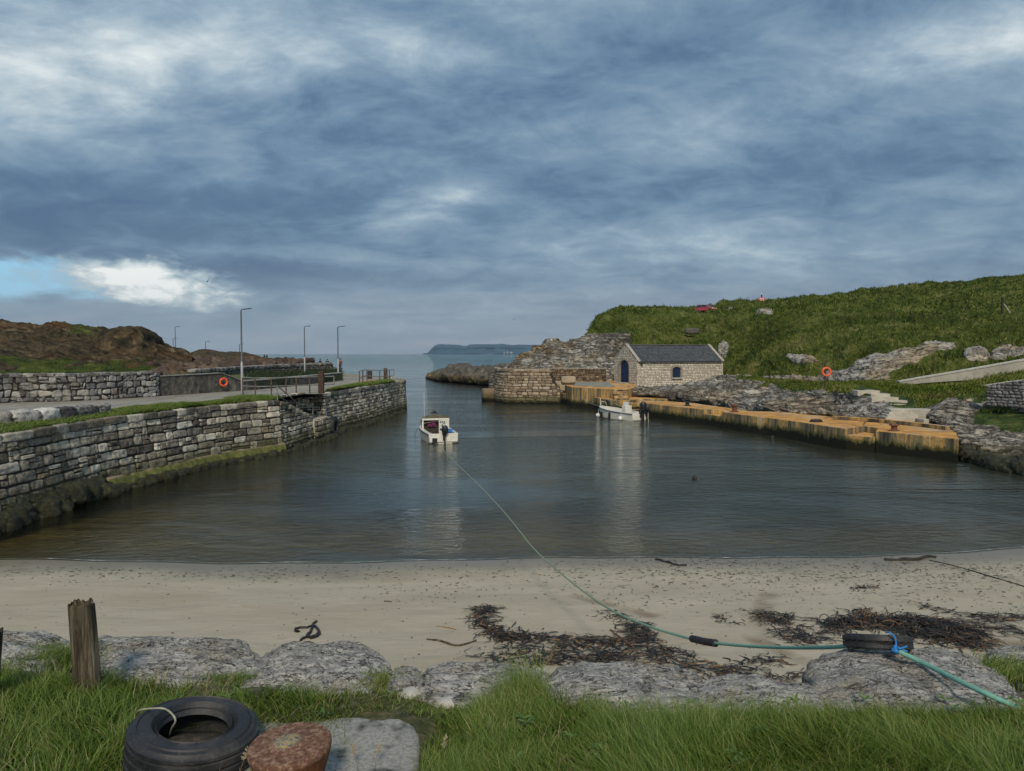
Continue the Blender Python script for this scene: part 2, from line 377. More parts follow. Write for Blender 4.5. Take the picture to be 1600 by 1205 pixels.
def f_hill(t):
    P = t.coord('Object'); x, y, z = t.sep(P)
    c, n, n2, cr = rock_col(t, P, warm=.75, sc_=.5)
    a = t.noise(.16, 6, .65, P, .3); b = t.noise(1.8, 8, .7, P, .5)
    g = t.ramp(t.m('ADD', t.m('MULTIPLY', a, .55), t.m('MULTIPLY', b, .5)), [(.36, (.012, .022, .005)), (.47, (.045, .066, .012)), (.56, (.095, .120, .026)), (.68, (.22, .20, .085))])
    gm = t.rng(t.m('ADD', t.attr('rock'), t.m('MULTIPLY', t.m('SUBTRACT', t.noise(.8, 6, .7), .5), .7)), .42, .56)
    c = t.mix(gm, g, c)
    h = t.m('ADD', t.m('MULTIPLY', b, 1.0), t.m('MULTIPLY', n2, .5))
    return {'Base Color': c, 'Roughness': .95, 'Normal': t.bump(h, .9, .4), 'Specular IOR Level': .1}
M_HILL = mat('grass_hill', f_hill)
def f_brownhill(t):
    P = t.coord('Object')
    a = t.noise(.09, 6, .65, P, .3); b = t.noise(.7, 9, .72, P, .6)
    c = t.ramp(b, [(.32, (.012, .010, .007)), (.45, (.045, .036, .022)), (.56, (.105, .078, .042)), (.7, (.24, .19, .12))])
    rust = t.rng(t.noise(.07, 4, .6, t.mapv(P, (1, 1, 1), (5, 2, 1))), .52, .68)
    c = t.mix(t.m('MULTIPLY', rust, .6), c, t.mix(t.rng(b, .4, .6), (.08, .03, .01), (.24, .10, .03)))
    gm = t.rng(t.m('ADD', t.attr('grass'), t.m('MULTIPLY', t.m('SUBTRACT', a, .5), 1.1)), .40, .60)
    g = t.ramp(t.noise(.5, 7, .7), [(.35, (.022, .035, .007)), (.5, (.06, .085, .016)), (.68, (.14, .16, .04))])
    c = t.mix(gm, c, g)
    return {'Base Color': c, 'Roughness': .95, 'Normal': t.bump(b, .9, .8), 'Specular IOR Level': .1}
M_BROWN = mat('heather_hill', f_brownhill)
def f_stone(pal, warm=.3, tlo=.3, thi=.95, wet=True, black=.5, mort=(.040, .036, .031)):
    def f(t):
        P = t.coord('Object'); x, y, z = t.sep(P); r = t.attr('rnd'); ed = t.attr('edge')
        n = t.noise(7, 10, .8, P, .3); bl = t.noise(.33, 5, .65, t.mapv(P, (1, 1, 1.4), (2, 7, 1)), .5); n4 = t.noise(1.9, 8, .7, P, .5)
        c = t.ramp(t.m('ADD', t.m('MULTIPLY', r, .42), t.m('MULTIPLY', t.m('SUBTRACT', n, .12), .82)), pal)
        c = t.mix(t.m('MULTIPLY', t.rng(t.m('FRACT', t.m('MULTIPLY', r, 7.31)), .5, 1), warm), c, (.42, .33, .19))
        c = t.mix(t.rng(t.m('ADD', t.m('MULTIPLY', bl, .55), t.m('MULTIPLY', n4, .5)), .50, .62, 0, black), c, (.030, .030, .031))
        c = t.mix(t.rng(n4, .60, .70, 0, .65), c, (.52, .51, .48))
        c = t.mix(t.rng(ed, .30, .0), c, mort)
        if wet: c = tide(t, c, z, P, tlo, thi)
        h = t.m('ADD', t.m('MULTIPLY', n, .6), t.m('MULTIPLY', t.noise(22, 6, .75), .3))
        return {'Base Color': c, 'Roughness': .93, 'Normal': t.bump(h, .9, .06), 'Specular IOR Level': .2}
    return f
GREY = [(.28, (.06, .054, .045)), (.42, (.20, .18, .145)), (.56, (.42, .385, .31)), (.72, (.66, .62, .52))]
M_QSTONE = mat('quay_stone', f_stone(GREY, .35))
M_FSTONE = mat('field_stone', f_stone([(.2, (.08, .08, .085)), (.42, (.20, .20, .20)), (.60, (.36, .355, .34)), (.80, (.55, .54, .50))], .25, wet=False, black=.8))
M_BSTONE = mat('bastion_stone', f_stone([(.2, (.09, .065, .045)), (.42, (.22, .17, .12)), (.60, (.38, .31, .23)), (.80, (.48, .42, .34))], .45, .3, .9, black=.35))
M_HSTONE = mat('boathouse_stone', f_stone([(.2, (.32, .285, .235)), (.42, (.50, .455, .38)), (.60, (.62, .575, .49)), (.80, (.72, .675, .59))], .15, wet=False, black=.04, mort=(.24, .21, .165)))
M_DSTONE = mat('dark_stone', f_stone([(.2, (.04, .04, .04)), (.42, (.10, .098, .09)), (.60, (.17, .165, .15)), (.80, (.27, .26, .24))], .2, wet=False, black=.5))
def f_conc(t):
    P = t.coord('Object'); n = t.noise(.5, 6, .65, t.mapv(P, (1, .35, 1))); b = t.noise(5, 6, .7)
    c = t.ramp(n, [(.3, (.20, .185, .15)), (.5, (.30, .28, .235)), (.7, (.40, .375, .32))])
    c = t.mix(t.rng(b, .35, .6, .45, 0), c, (.12, .11, .09))
    ck = t.vor(.22, P, 'DISTANCE_TO_EDGE'); c = t.mix(t.rng(ck, .012, 0, 0, .8), c, (.06, .055, .045))
    return {'Base Color': c, 'Roughness': .9, 'Normal': t.bump(b, .4, .02)}
M_ROAD = mat('worn_concrete', f_conc)
def f_render(t):
    P = t.coord('Object'); x, y, z = t.sep(P); n = t.noise(3, 8, .7); s = t.noise(1.2, 6, .65, t.mapv(P, (1, 1, .4)))
    c = t.ramp(n, [(.35, (.035, .033, .028)), (.5, (.085, .08, .068)), (.68, (.17, .16, .135))])
    c = t.mix(t.rng(s, .56, .68, 0, .7), c, (.30, .28, .22))
    return {'Base Color': c, 'Roughness': .95, 'Normal': t.bump(n, .8, .06)}
M_RENDER = mat('dark_render', f_render)
def f_orange(t):
    P = t.coord('Object'); x, y, z = t.sep(P)
    nz_ = t.sep(t.n('NewGeometry').outputs['Normal'])[2]
    n = t.noise(1.1, 8, .65, P, .4); b = t.noise(9, 7, .7)
    top = t.ramp(n, [(.34, (.34, .20, .09)), (.5, (.58, .29, .075)), (.66, (.70, .44, .17))])
    top = t.mix(t.rng(t.noise(.35, 6, .7), .52, .62, 0, .7), top, (.44, .40, .33)); ck = t.vor(.20, P, 'DISTANCE_TO_EDGE'); top = t.mix(t.rng(ck, .012, .004, 0, .75), top, (.10, .06, .03)); top = t.mix(t.rng(b, .58, .68, 0, .5), top, (.16, .10, .05))
    st = t.noise(.55, 9, .72, t.mapv(P, (2.2, 2.2, .22), (0, 0, 0)), .6)        # run-down streaks on the faces
    face = t.ramp(st, [(.36, (.045, .042, .034)), (.44, (.13, .11, .08)), (.50, (.28, .22, .12)), (.56, (.54, .31, .09)), (.64, (.62, .50, .30))])
    face = t.mix(t.rng(b, .35, .55, .5, 0), face, (.05, .045, .03))
    zz_ = t.m('ADD', z, t.m('MULTIPLY', t.m('SUBTRACT', t.noise(1.6, 7, .7, t.mapv(P, (1.6, 1.6, .5))), .5), 1.3))
    face = t.mix(t.rng(zz_, .90, .70, 0, .8), face, t.mix(t.rng(b, .4, .6), (.035, .045, .012), (.09, .10, .03)))
    face = t.mix(t.rng(zz_, .66, .52, 0, .95), face, (.010, .011, .008))
    c = t.mix(t.rng(nz_, .5, .8), face, top)
    return {'Base Color': c, 'Roughness': .9, 'Normal': t.bump(t.m('ADD', b, st), .6, .05), 'Specular IOR Level': .2}
M_ORANGE = mat('lichened_quay_concrete', f_orange)
def f_pale(t):
    n = t.noise(1.5, 7, .7); c = t.ramp(n, [(.3, (.30, .275, .22)), (.5, (.44, .41, .34)), (.7, (.56, .53, .45))])
    c = t.mix(t.rng(t.noise(6, 6, .7), .56, .66, 0, .6), c, (.16, .13, .09))
    return {'Base Color': c, 'Roughness': .9, 'Normal': t.bump(t.noise(9, 6), .5, .03)}
M_PALE = mat('pale_concrete', f_pale)
def f_blade(t):
    r = t.attr('rnd'); u = t.attr('along'); P = t.coord('Object')
    n = t.noise(.9, 5, .6, P)
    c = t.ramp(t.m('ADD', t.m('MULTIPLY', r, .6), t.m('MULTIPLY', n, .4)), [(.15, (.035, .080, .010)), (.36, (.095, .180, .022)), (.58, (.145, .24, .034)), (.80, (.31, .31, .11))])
    c = t.mix(t.rng(u, 0, .5, .85, 0), c, (.016, .022, .006))  # shade among the stems painted into the lower half of each blade
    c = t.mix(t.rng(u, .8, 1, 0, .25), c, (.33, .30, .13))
    d = t.n('BsdfDiffuse', {'Color': c}).outputs[0]; tl = t.n('BsdfTranslucent', {'Color': c}).outputs[0]
    g = t.n('BsdfGlossy', {'Color': (.5, .5, .5), 'Roughness': .45}).outputs[0]
    a = t.n('MixShader', {0: .18, 1: d, 2: tl}).outputs[0]
    return t.n('MixShader', {0: .05, 1: a, 2: g}).outputs[0]
M_BLADE = mat('grass_blade', f_blade)
def f_hblade(t):
    r = t.attr('rnd'); P = t.coord('Object'); n = t.noise(.16, 6, .65, P, .3); n2 = t.noise(1.1, 5, .6, P)
    c = t.ramp(t.m('ADD', t.m('ADD', t.m('MULTIPLY', r, .32), t.m('MULTIPLY', n, .45)), t.m('MULTIPLY', n2, .3)), [(.34, (.022, .046, .006)), (.45, (.075, .125, .014)), (.56, (.17, .225, .036)), (.69, (.40, .36, .14))])
    c = t.mix(t.rng(t.noise(.11, 6, .7, t.mapv(P, (1, 1, 1.6), (4, 8, 1))), .54, .66, 0, .6), c, t.mix(r, (.12, .085, .03), (.30, .23, .11)))
    c = t.mix(t.rng(t.noise(.35, 6, .7, t.mapv(P, (1, 1, 1), (14, 8, 1))), .56, .66, 0, .7), c, (.022, .045, .010))  # scattered dark patches painted in for shaded hollows
    d = t.n('BsdfDiffuse', {'Color': c}).outputs[0]; tl = t.n('BsdfTranslucent', {'Color': c}).outputs[0]
    return t.n('MixShader', {0: .25, 1: d, 2: tl}).outputs[0]
M_HBLADE = mat('hill_grass_blade', f_hblade)
# ================================================================ water, seabed + beach
def shoreline(x):   # y of the waterline as a function of x
    return 21.9 + .0035*(x+4)**2*(x > -4) + .25*np.sin(x*.35+1) + .05*np.sin(x*1.7)
TR = [[(1.5, 17.5), (2.2, 16.6), (2.9, 15.8)], [(6.1, 17.8), (5.2, 15.6), (4.6, 14.0), (5.0, 12.6)],
      [(7.3, 14.9), (8.6, 13.9), (10.6, 13.8), (11.8, 14.9), (12.0, 17), (12.6, 18)], [(8.6, 13.9), (10, 13.2), (13, 13)]]
def beach_z(x, y):
    x = np.asarray(x, float); y = np.asarray(y, float)
    s = shoreline(x)-y
    z = np.where(s > 0, .088*s, .075*s)
    z = np.maximum(z, -1.6)
    P = np.stack([x, y*1.4, 0*x], -1).reshape(-1, 3)
    z = z + (fbm(P, .35, 4, 3)*.05 + fbm(P, 2.2, 3, 8)*.012).reshape(z.shape)*np.clip(s/1.5, 0, 1)
    return z
xs = np.r_[np.linspace(-60, -16, 45), np.linspace(-15.9, 16, 430), np.linspace(16.2, 60, 60)]
ys = np.r_[np.linspace(3, 22.5, 330), np.linspace(22.7, 50, 60), [60, 90, 130, 200, 320]]
X, Y = np.meshgrid(xs, ys); V = np.stack([X.ravel(), Y.ravel(), beach_z(X, Y).ravel()], 1)
tm = np.zeros(len(V))
for ln in TR:
    L, _ = arclen(crom(ln, 40), .08)
    sel = (V[:, 1] < 19) & (V[:, 0] > 0)
    dd = np.full(len(V), 9.)
    idx = np.where(sel)[0]
    dd[idx] = np.min(np.linalg.norm(V[idx][:, None, :2]-L[None], axis=2), axis=1)
    tm = np.maximum(tm, np.clip(1-(dd/.28)**2, 0, 1))
V[:, 2] -= tm*.03*(1+.6*fbm(V, 6, 3, 5))
tm = tm*np.clip(.75+fbm(V, 1.3, 4, 9)*1.2, 0, 1)
mk('sand_beach', V, grid_faces(len(xs), len(ys)), M_SAND, attrs={'track': tm}, kind='structure')
def ground(px, py, zf=None):
    """where the line of sight through a pixel meets the sand"""
    zf = zf or (lambda a, b: float(beach_z(np.array([a]), np.array([b]))[0]))
    lo, hi = 5.0, 60.0; d = ray(px, py)
    for _ in range(40):
        m_ = (lo+hi)/2; k = m_/d.y
        if CH+d.z*k > zf(d.x*k, m_): lo = m_
        else: hi = m_
    k = lo/d.y; return Vector((d.x*k, lo, zf(d.x*k, lo)))
# the sea: one sheet to the horizon
S = 9000
mk('sea_water', [(-S, 19, 0), (S, 19, 0), (S, S, 0), (-S, S, 0)], [(0, 1, 2, 3)], M_WATER, kind='structure')
# deep sea floor so that nothing is open beneath
mk('seabed', [(-S, 40, -3), (S, 40, -3), (S, S, -3), (-S, S, -3)], [(0, 1, 2, 3)], M_SAND, kind='structure')
# lap of foam on the waterline
xf = np.linspace(-16, 30, 900); base = shoreline(xf)
wd = .004+.026*np.clip(fbm(np.stack([xf, 0*xf, 0*xf], 1), 3.3, 5, 4)+.25, 0, 2)*np.clip(fbm(np.stack([xf, 0*xf, 0*xf], 1), .6, 3, 6)*2+.3, 0, 1)
Vf = np.concatenate([np.stack([xf, base-wd+.12, 0*xf+.012], 1), np.stack([xf, base+wd+.12, 0*xf+.012], 1)])
mk('foam', Vf, grid_faces(len(xf), 2), plain('foam', (.62, .64, .63), .8), kind='stuff', label='thin white line of foam where the water laps the sand', cat='foam')
# ================================================================ right-hand shore, hillside, headlands
RZ = lambda L: [PZ(*p) for p in L]
RD = lambda L: [PD(*p) for p in L]
r0 = RZ([(975, 620, 1.0), (1040, 624, 1.0), (1087, 631, 1.0), (1171, 644, 1.0), (1237, 652, 1.0), (1300, 655, 1.0), (1380, 662, 1.0), (1440, 668, .8), (1503, 728, -.5), (1600, 752, -.5), (1760, 772, -.5)])
r1 = RD([(980, 615, 84), (1045, 617, 80), (1095, 620, 76), (1171, 628, 68), (1237, 638, 61), (1300, 643, 57), (1375, 645, 53), (1450, 648, 51.2), (1512, 683, 46.5), (1600, 690, 45), (1760, 700, 43)])
r2 = RD([(985, 611, 92), (1045, 610, 88), (1100, 610, 84), (1171, 612, 78), (1230, 617, 70), (1300, 621, 64), (1345, 620, 56.5), (1450, 627, 54), (1520, 642, 52), (1600, 640, 50), (1760, 650, 48)])
r3 = RD([(990, 606, 100), (1050, 603, 98), (1105, 602, 92), (1171, 601, 84), (1230, 602, 76), (1300, 603, 70), (1345, 608.5, 58.5), (1450, 608, 59.5), (1520, 602, 58), (1600, 592, 55.5), (1760, 600, 51)])
r4 = RD([(960, 596, 114), (1050, 596, 110), (1112, 592, 97), (1171, 591, 92), (1230, 595, 82), (1300, 597, 76), (1365, 598, 70), (1450, 592, 66), (1520, 584, 62), (1600, 574, 60), (1760, 560, 58)])
r5 = RD([(940, 572, 116), (1040, 570, 114), (1125, 572, 104), (1171, 566, 99), (1230, 572, 88), (1300, 570, 82), (1365, 560, 76), (1450, 556, 72), (1520, 550, 70), (1600, 543, 68), (1760, 530, 66)])
r6 = RD([(925, 548, 119), (1020, 532, 119), (1110, 528, 116), (1171, 533, 108), (1230, 528, 99), (1300, 527, 93), (1365, 522, 88), (1450, 520, 84), (1520, 516, 82), (1600, 510, 80), (1760, 505, 78)])
r7 = RD([(917, 527, 122), (957, 492, 130), (1088, 489, 134), (1140, 491, 126), (1230, 491, 118), (1300, 491, 114), (1365, 491, 110), (1450, 490, 106), (1520, 489, 102), (1600, 487, 98), (1760, 480, 95)])
r8 = RD([(920, 526, 136), (962, 491, 146), (1095, 489, 150), (1140, 487, 140), (1230, 485, 135), (1300, 485, 132), (1365, 484, 128), (1450, 482, 122), (1520, 481, 116), (1600, 478, 112), (1760, 470, 108)])
r9 = RD([(925, 528, 150), (964, 493, 160), (1100, 490, 165), (1145, 479, 160), (1250, 469, 160), (1320, 462, 160), (1400, 449, 160), (1480, 443, 160), (1540, 437, 158), (1600, 432, 155), (1760, 415, 150)])
r10 = [p+Vector((8, 40, -14)) for p in r9]
NU = 760
def noisy(V, nv, NU, amp, scale, seed, ridged=False, along=None, oct_=6):
    N = normals(V, NU, nv)
    if N[:, 2].mean() < 0: N = -N
    return V+N*(fbm(V*np.array([1, 1, 1.6]), scale, oct_, seed, ridged)*amp)[:, None], N
# -- rocky shore between the quay and the grass shelf
V, nv = loft([r0, r1, r2, r3, r4], NU, 46)
px, py = proj(V)
vv = np.repeat(np.linspace(0, 4, nv), NU)
gr = np.clip((vv-2.0)*1.6, 0, 1)*np.clip((px-1190)/40, 0, 1)
gr = np.maximum(gr, np.clip((vv-2.9)*2, 0, 1)*np.clip((px-1120)/60, 0, 1))
gr = np.maximum(gr, np.clip((px-1370)/40, 0, 1)*np.clip((1540-px)/60, 0, 1)*np.clip((636-py)/8, 0, 1))
gr = np.maximum(gr, np.clip((px-1500)/60, 0, 1)*np.clip((634-py)/10, 0, 1))
gr = np.maximum(gr, .7*np.clip(1-((px-1560)/50)**2-((py-628)/14)**2, 0, 1))
pn = fbm(V, .32, 4, 37); gr = np.maximum(gr, np.clip((pn-.12)*5, 0, 1)*np.clip((px-1150)/60, 0, 1)*np.clip((1335-px)/20, 0, 1)*np.clip((vv-1.5)*3, 0, 1)); gr = np.maximum(gr, np.clip((pn-.05)*5, 0, 1)*np.clip((px-1500)/40, 0, 1)*np.clip((vv-1.1)*3, 0, 1))
rk = 1-gr
rid = fbm(V*np.array([.55, .8, 2.6])+V[:, [0, 0, 0]]*np.array([0, 0, .5]), .8, 6, 11, True)
lump = fbm(V, .22, 4, 21)
N = normals(V, NU, nv); N *= np.sign(N[:, 2].mean())
amp = np.clip(vv*1.5, 0.0, 1)*(1-.9*np.clip(1.6-((px-1400)/62)**2-((py-634)/26)**2, 0, 1))
V = V+N*((rid*.60+lump*.8+fbm(V, 1.6, 4, 19, True)*.16)*amp*(.25+.75*rk))[:, None]
V[:, 2] += gr*fbm(V, 1.4, 4, 31)*.12
V[:, 2] -= .30*np.clip(1.6-((px-1400)/60)**2-((py-632)/24)**2, 0, 1)
SHORE_V, SHORE_G = V.copy(), gr
mk('rocky_shore', V, grid_faces(NU, nv), M_SHORE, attrs={'grass': gr}, kind='structure')
# -- the hill
r4h = [p+Vector((0, -1.5, -1.3)) for p in r4]
V, nv = loft([r4h, r5, r6, r7, r8, r9, r10], NU, 44)
px, py = proj(V)
def ell(cx_, cy_, rx, ry, rot=0):
    dx, dy = px-cx_, py-cy_; c_, s_ = math.cos(rot), math.sin(rot)
    u, v = (dx*c_+dy*s_)/rx, (dy*c_-dx*s_)/ry
    return np.clip(1.5-(u*u+v*v), 0, 1)
rk = np.zeros(len(V))
for e in [(1375, 572, 62, 17, -.30), (1440, 552, 52, 10, -.22), (1330, 590, 60, 12, 0), (1255, 562, 24, 6, .05), (1580, 550, 38, 11, -.2), (1528, 555, 20, 11, 0),
          (1160, 594, 60, 5, 0), (1245, 594, 40, 5, 0), (930, 545, 22, 20, .6), (930, 580, 40, 18, 0), (1130, 545, 9, 12, .4), (1195, 488, 13, 1.5, 0)]:
    rk = np.maximum(rk, ell(*e))
rk = np.clip(rk*1.1+fbm(V, .35, 5, 5)*.75*(rk > .02)-.05, 0, 1)
N = normals(V, NU, nv); N *= np.sign(N[:, 2].mean())
rid = fbm(V*np.array([1, 1, 1.8]), .7, 6, 15, True)
V = V+N*(rk*(rid*.5+.25)+(1-rk)*(fbm(V, .10, 4, 41)*1.3-.35+(lambda q: q-q.mean())(fbm(V*np.array([1, 1, .6]), .33, 5, 42, True))*.9+fbm(V*np.array([1, 1, .8]), 1.1, 4, 43)*.55))[:, None]
HILL_V, HILL_R, HILL_N = V.copy(), rk, N
mk('hillside', V, grid_faces(NU, nv), M_HILL, attrs={'rock': rk}, kind='structure')
# -- bare folded rock beside the boathouse
h0 = RD([(766, 600, 112), (800, 598, 109), (840, 598, 107), (880, 598, 105), (915, 600, 104), (945, 600, 104), (985, 600, 107)])
h1 = RD([(772, 590, 113), (806, 586, 112), (842, 580, 110), (880, 578, 108), (912, 575, 107), (945, 572, 107), (985, 570, 110)])
h2 = RD([(782, 583, 116), (812, 568, 116), (846, 558, 115), (882, 560, 113), (912, 553, 112), (945, 545, 112), (985, 545, 116)])
h3 = RD([(794, 577, 122), (828, 547, 122), (862, 532, 121), (884, 539, 119), (908, 527, 119), (945, 524, 119), (985, 520, 121)])
h4 = [p+Vector((3, 14, -5)) for p in h3]
V, nv = loft([h0, h1, h2, h3, h4], 420, 70)
N = normals(V, 420, nv); N *= np.sign(N[:, 2].mean())
q = V[:, 2]*1.0+V[:, 0]*.35+fbm(V, .12, 3, 2)*3
fold = np.sin(q*3.1+fbm(V, .3, 3, 6)*2.5)
V = V+N*(fold*.28+fbm(V*np.array([.7, .8, 2.2]), .6, 6, 8, True)*.5+fbm(V, .15, 3, 3)*.8)[:, None]
gr = np.clip((V[:, 2]-8.3)*.5, 0, .75)
mk('rock_headland', V, grid_faces(420, nv), M_HEAD, attrs={'grass': gr}, kind='structure')
# -- low weedy spit running out into the channel
def f_spit(t):
    P = t.coord('Object'); x, y, z = t.sep(P); b = t.noise(.8, 9, .72, P, .6)
    c = t.ramp(b, [(.35, (.02, .017, .012)), (.5, (.10, .075, .035)), (.66, (.30, .21, .09))])
    up = t.rng(t.m('ADD', z, t.m('MULTIPLY', t.noise(.5, 5), 1.6)), 2.0, 2.9)
    c = t.mix(up, c, t.ramp(b, [(.35, (.03, .03, .028)), (.6, (.16, .14, .11)), (.72, (.35, .31, .24))]))
    c = t.mix(t.rng(z, .5, .2), c, (.015, .013, .01))
    return {'Base Color': c, 'Roughness': .9, 'Normal': t.bump(b, .9, .6)}
M_SPIT = mat('weedy_rock', f_spit)
s0 = RZ([(664, 592, -.3), (690, 597, -.3), (725, 600, -.3), (755, 604, -.3), (785, 608, -.3), (810, 612, -.3)])
s1 = RD([(668, 590, 184), (694, 588, 160), (722, 588, 150), (752, 590, 142), (782, 592, 134), (808, 592, 128)])
s2 = RD([(673, 588.5, 192), (697, 579, 172), (718, 571, 164), (746, 577, 156), (776, 575, 148), (805, 574, 142)])
s3 = [p+Vector((3, 14, -3-p.z*.6)) for p in s2]
V, nv = loft([s0, s1, s2, s3], 220, 36)
N = normals(V, 220, nv); N *= np.sign(N[:, 2].mean())
V = V+N*(fbm(V*np.array([1, 1, 1.6]), .28, 6, 12, True)*1.0)[:, None]
mk('rock_spit', V, grid_faces(220, nv), M_SPIT, kind='structure')
# -- left-hand brown hill
def lefthill(name, rows, nu, amp, mat_, gfun, seed):
    V, nv = loft(rows, nu, 40); px, py = proj(V)
    N = normals(V, nu, nv); N *= np.sign(N[:, 2].mean())
    g = gfun(px, py, V)
    V = V+N*(fbm(V*np.array([1, 1, 1.6]), .12, 6, seed, True)*amp*.7+fbm(V, .5, 5, seed+5, True)*.45)[:, None]
    return mk(name, V, grid_faces(nu, nv), mat_, attrs={'grass': g}, kind='structure')
a0 = RD([(-300, 625, 60), (-150, 618, 60), (0, 612, 60), (80, 612, 60), (150, 608, 64), (200, 602, 68), (246, 594, 80)])
a1 = RD([(-300, 585, 74), (-150, 580, 74), (0, 574, 77), (80, 573, 80), (150, 572, 86), (200, 574, 92), (246, 576, 100)])
a2 = RD([(-300, 555, 88), (-150, 552, 88), (0, 545, 92), (80, 545, 96), (145, 548, 102), (190, 552, 110), (240, 566, 118)])
a3 = RD([(-300, 520, 104), (-150, 514, 104), (0, 508, 108), (60, 512, 112), (125, 517, 118), (172, 524, 122), (228, 556, 128)])
a4 = [p+Vector((0, 30, -8)) for p in a3]
def gl1(px, py, V):
    g = np.clip(1-np.abs((py-(566+.04*px))/11), 0, 1)*np.clip((px+50)/80, 0, 1)*np.clip((250-px)/40, 0, 1)
    g = np.maximum(g, .62*np.clip((px-60)/60, 0, 1)*np.clip((190-px)/60, 0, 1)*(py < 530))
    g = np.maximum(g, np.clip((py-578)/5, 0, 1))
    return g
lefthill('heather_hill', [a0, a1, a2, a3, a4], 420, 1.5, M_BROWN, gl1, 61)
# craggy knob on its right end
k0 = RD([(150, 592, 82), (180, 592, 82), (210, 590, 83), (240, 588, 84), (270, 580, 90), (300, 576, 98)])
k1 = RD([(155, 560, 98), (180, 556, 98), (208, 556, 99), (228, 562, 100), (246, 566, 102), (300, 563, 108)])
k2 = RD([(158, 533, 108), (180, 520, 108), (204, 517.5, 108), (222, 518.5, 108), (233, 543, 108), (300, 558, 116)])
k3 = [p+Vector((0, 20, -6)) for p in k2]
lefthill('crag', [k0, k1, k2, k3], 260, 1.0, M_BROWN, lambda px, py, V: .25*np.clip((525-py)/4, 0, 1), 71)
c0 = RD([(228, 566, 215), (285, 566, 215), (330, 566, 215), (370, 566, 215), (405, 566, 215), (470, 567, 225)])
c1 = RD([(228, 545, 240), (262, 549, 240), (283, 552, 240), (300, 552, 240), (316, 546, 240), (332, 548, 240), (347, 551.5, 240), (364, 550, 240), (386, 554, 240), (405, 560, 240), (440, 564.5, 240)])
c1 = [Vector(p) for p in crom(c1, 6*8)]; c0 = [Vector(p) for p in crom(c0, 48)]
c2 = [p+Vector((0, 40, -4)) for p in c1]
V = np.array([tuple(p) for r in (c0, c1, c2) for p in r]).reshape(3, 48, 3)
V, nv = loft([c0, c1, c2], 300, 24)
V = V+np.array([0, 0, 1])*(fbm(V, .10, 6, 81, True)*.7)[:, None]
mk('far_rocks', V, grid_faces(300, nv), M_BROWN, attrs={'grass': .3*np.ones(len(V))}, kind='structure')
# -- distant cliffs across the sea
prof = [(660, 553.5), (668, 552), (675, 545), (684, 540.2), (700, 540.4), (716, 541), (727, 542.6), (736, 540.3), (752, 540), (776, 540), (785, 539.6), (800, 541), (812, 540.5), (835, 541), (870, 541)]
dd = 6500.
f0 = [PD(p[0]-1, 553.2, dd-120) for p in prof]; f1 = [PD(p[0], (p[1]+552.6)/2+1, dd-40) for p in prof]; f2 = [PD(p[0], p[1], dd+60) for p in prof]; f3 = [PD(p[0], p[1]-.2, dd+900) for p in prof]; f4 = [PD(p[0], 553.4, dd+1500) for p in prof]
V, nv = loft([f0, f1, f2, f3, f4], 420, 14)
V = V+np.array([0, 1, .12])*(fbm(V, .006, 5, 91, True)*45)[:, None]
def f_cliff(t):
    n = t.noise(.01, 6, .6); return {'Base Color': t.mix(t.rng(n, .35, .65), (.015, .060, .105), (.035, .095, .140)), 'Roughness': .95}  # blue of the distant air mixed straight into the cliff colour
mk('distant_cliffs', V, grid_faces(420, nv), mat('haze_blue_land', f_cliff), kind='structure')
for i, (px_, h_) in enumerate([(788, 10), (793, 14), (798, 11), (800, 9)]):
    p = PD(px_, 552.4, dd-260); b_ = MB(); b_.box((p.x, p.y, 6+h_/2), (12, 12, h_)); b_.prism([(-7, 0), (7, 0), (0, 6)], -6.5, 6.5, Matrix.Translation((p.x, p.y, 6+h_)) @ Matrix.Rotation(R(90), 4, 'X'))
    b_.build('cottage', plain('whitewash', (.34, .35, .36)), label='tiny white house on the foot of the distant cliffs', cat='house', group='white houses under the far cliffs')
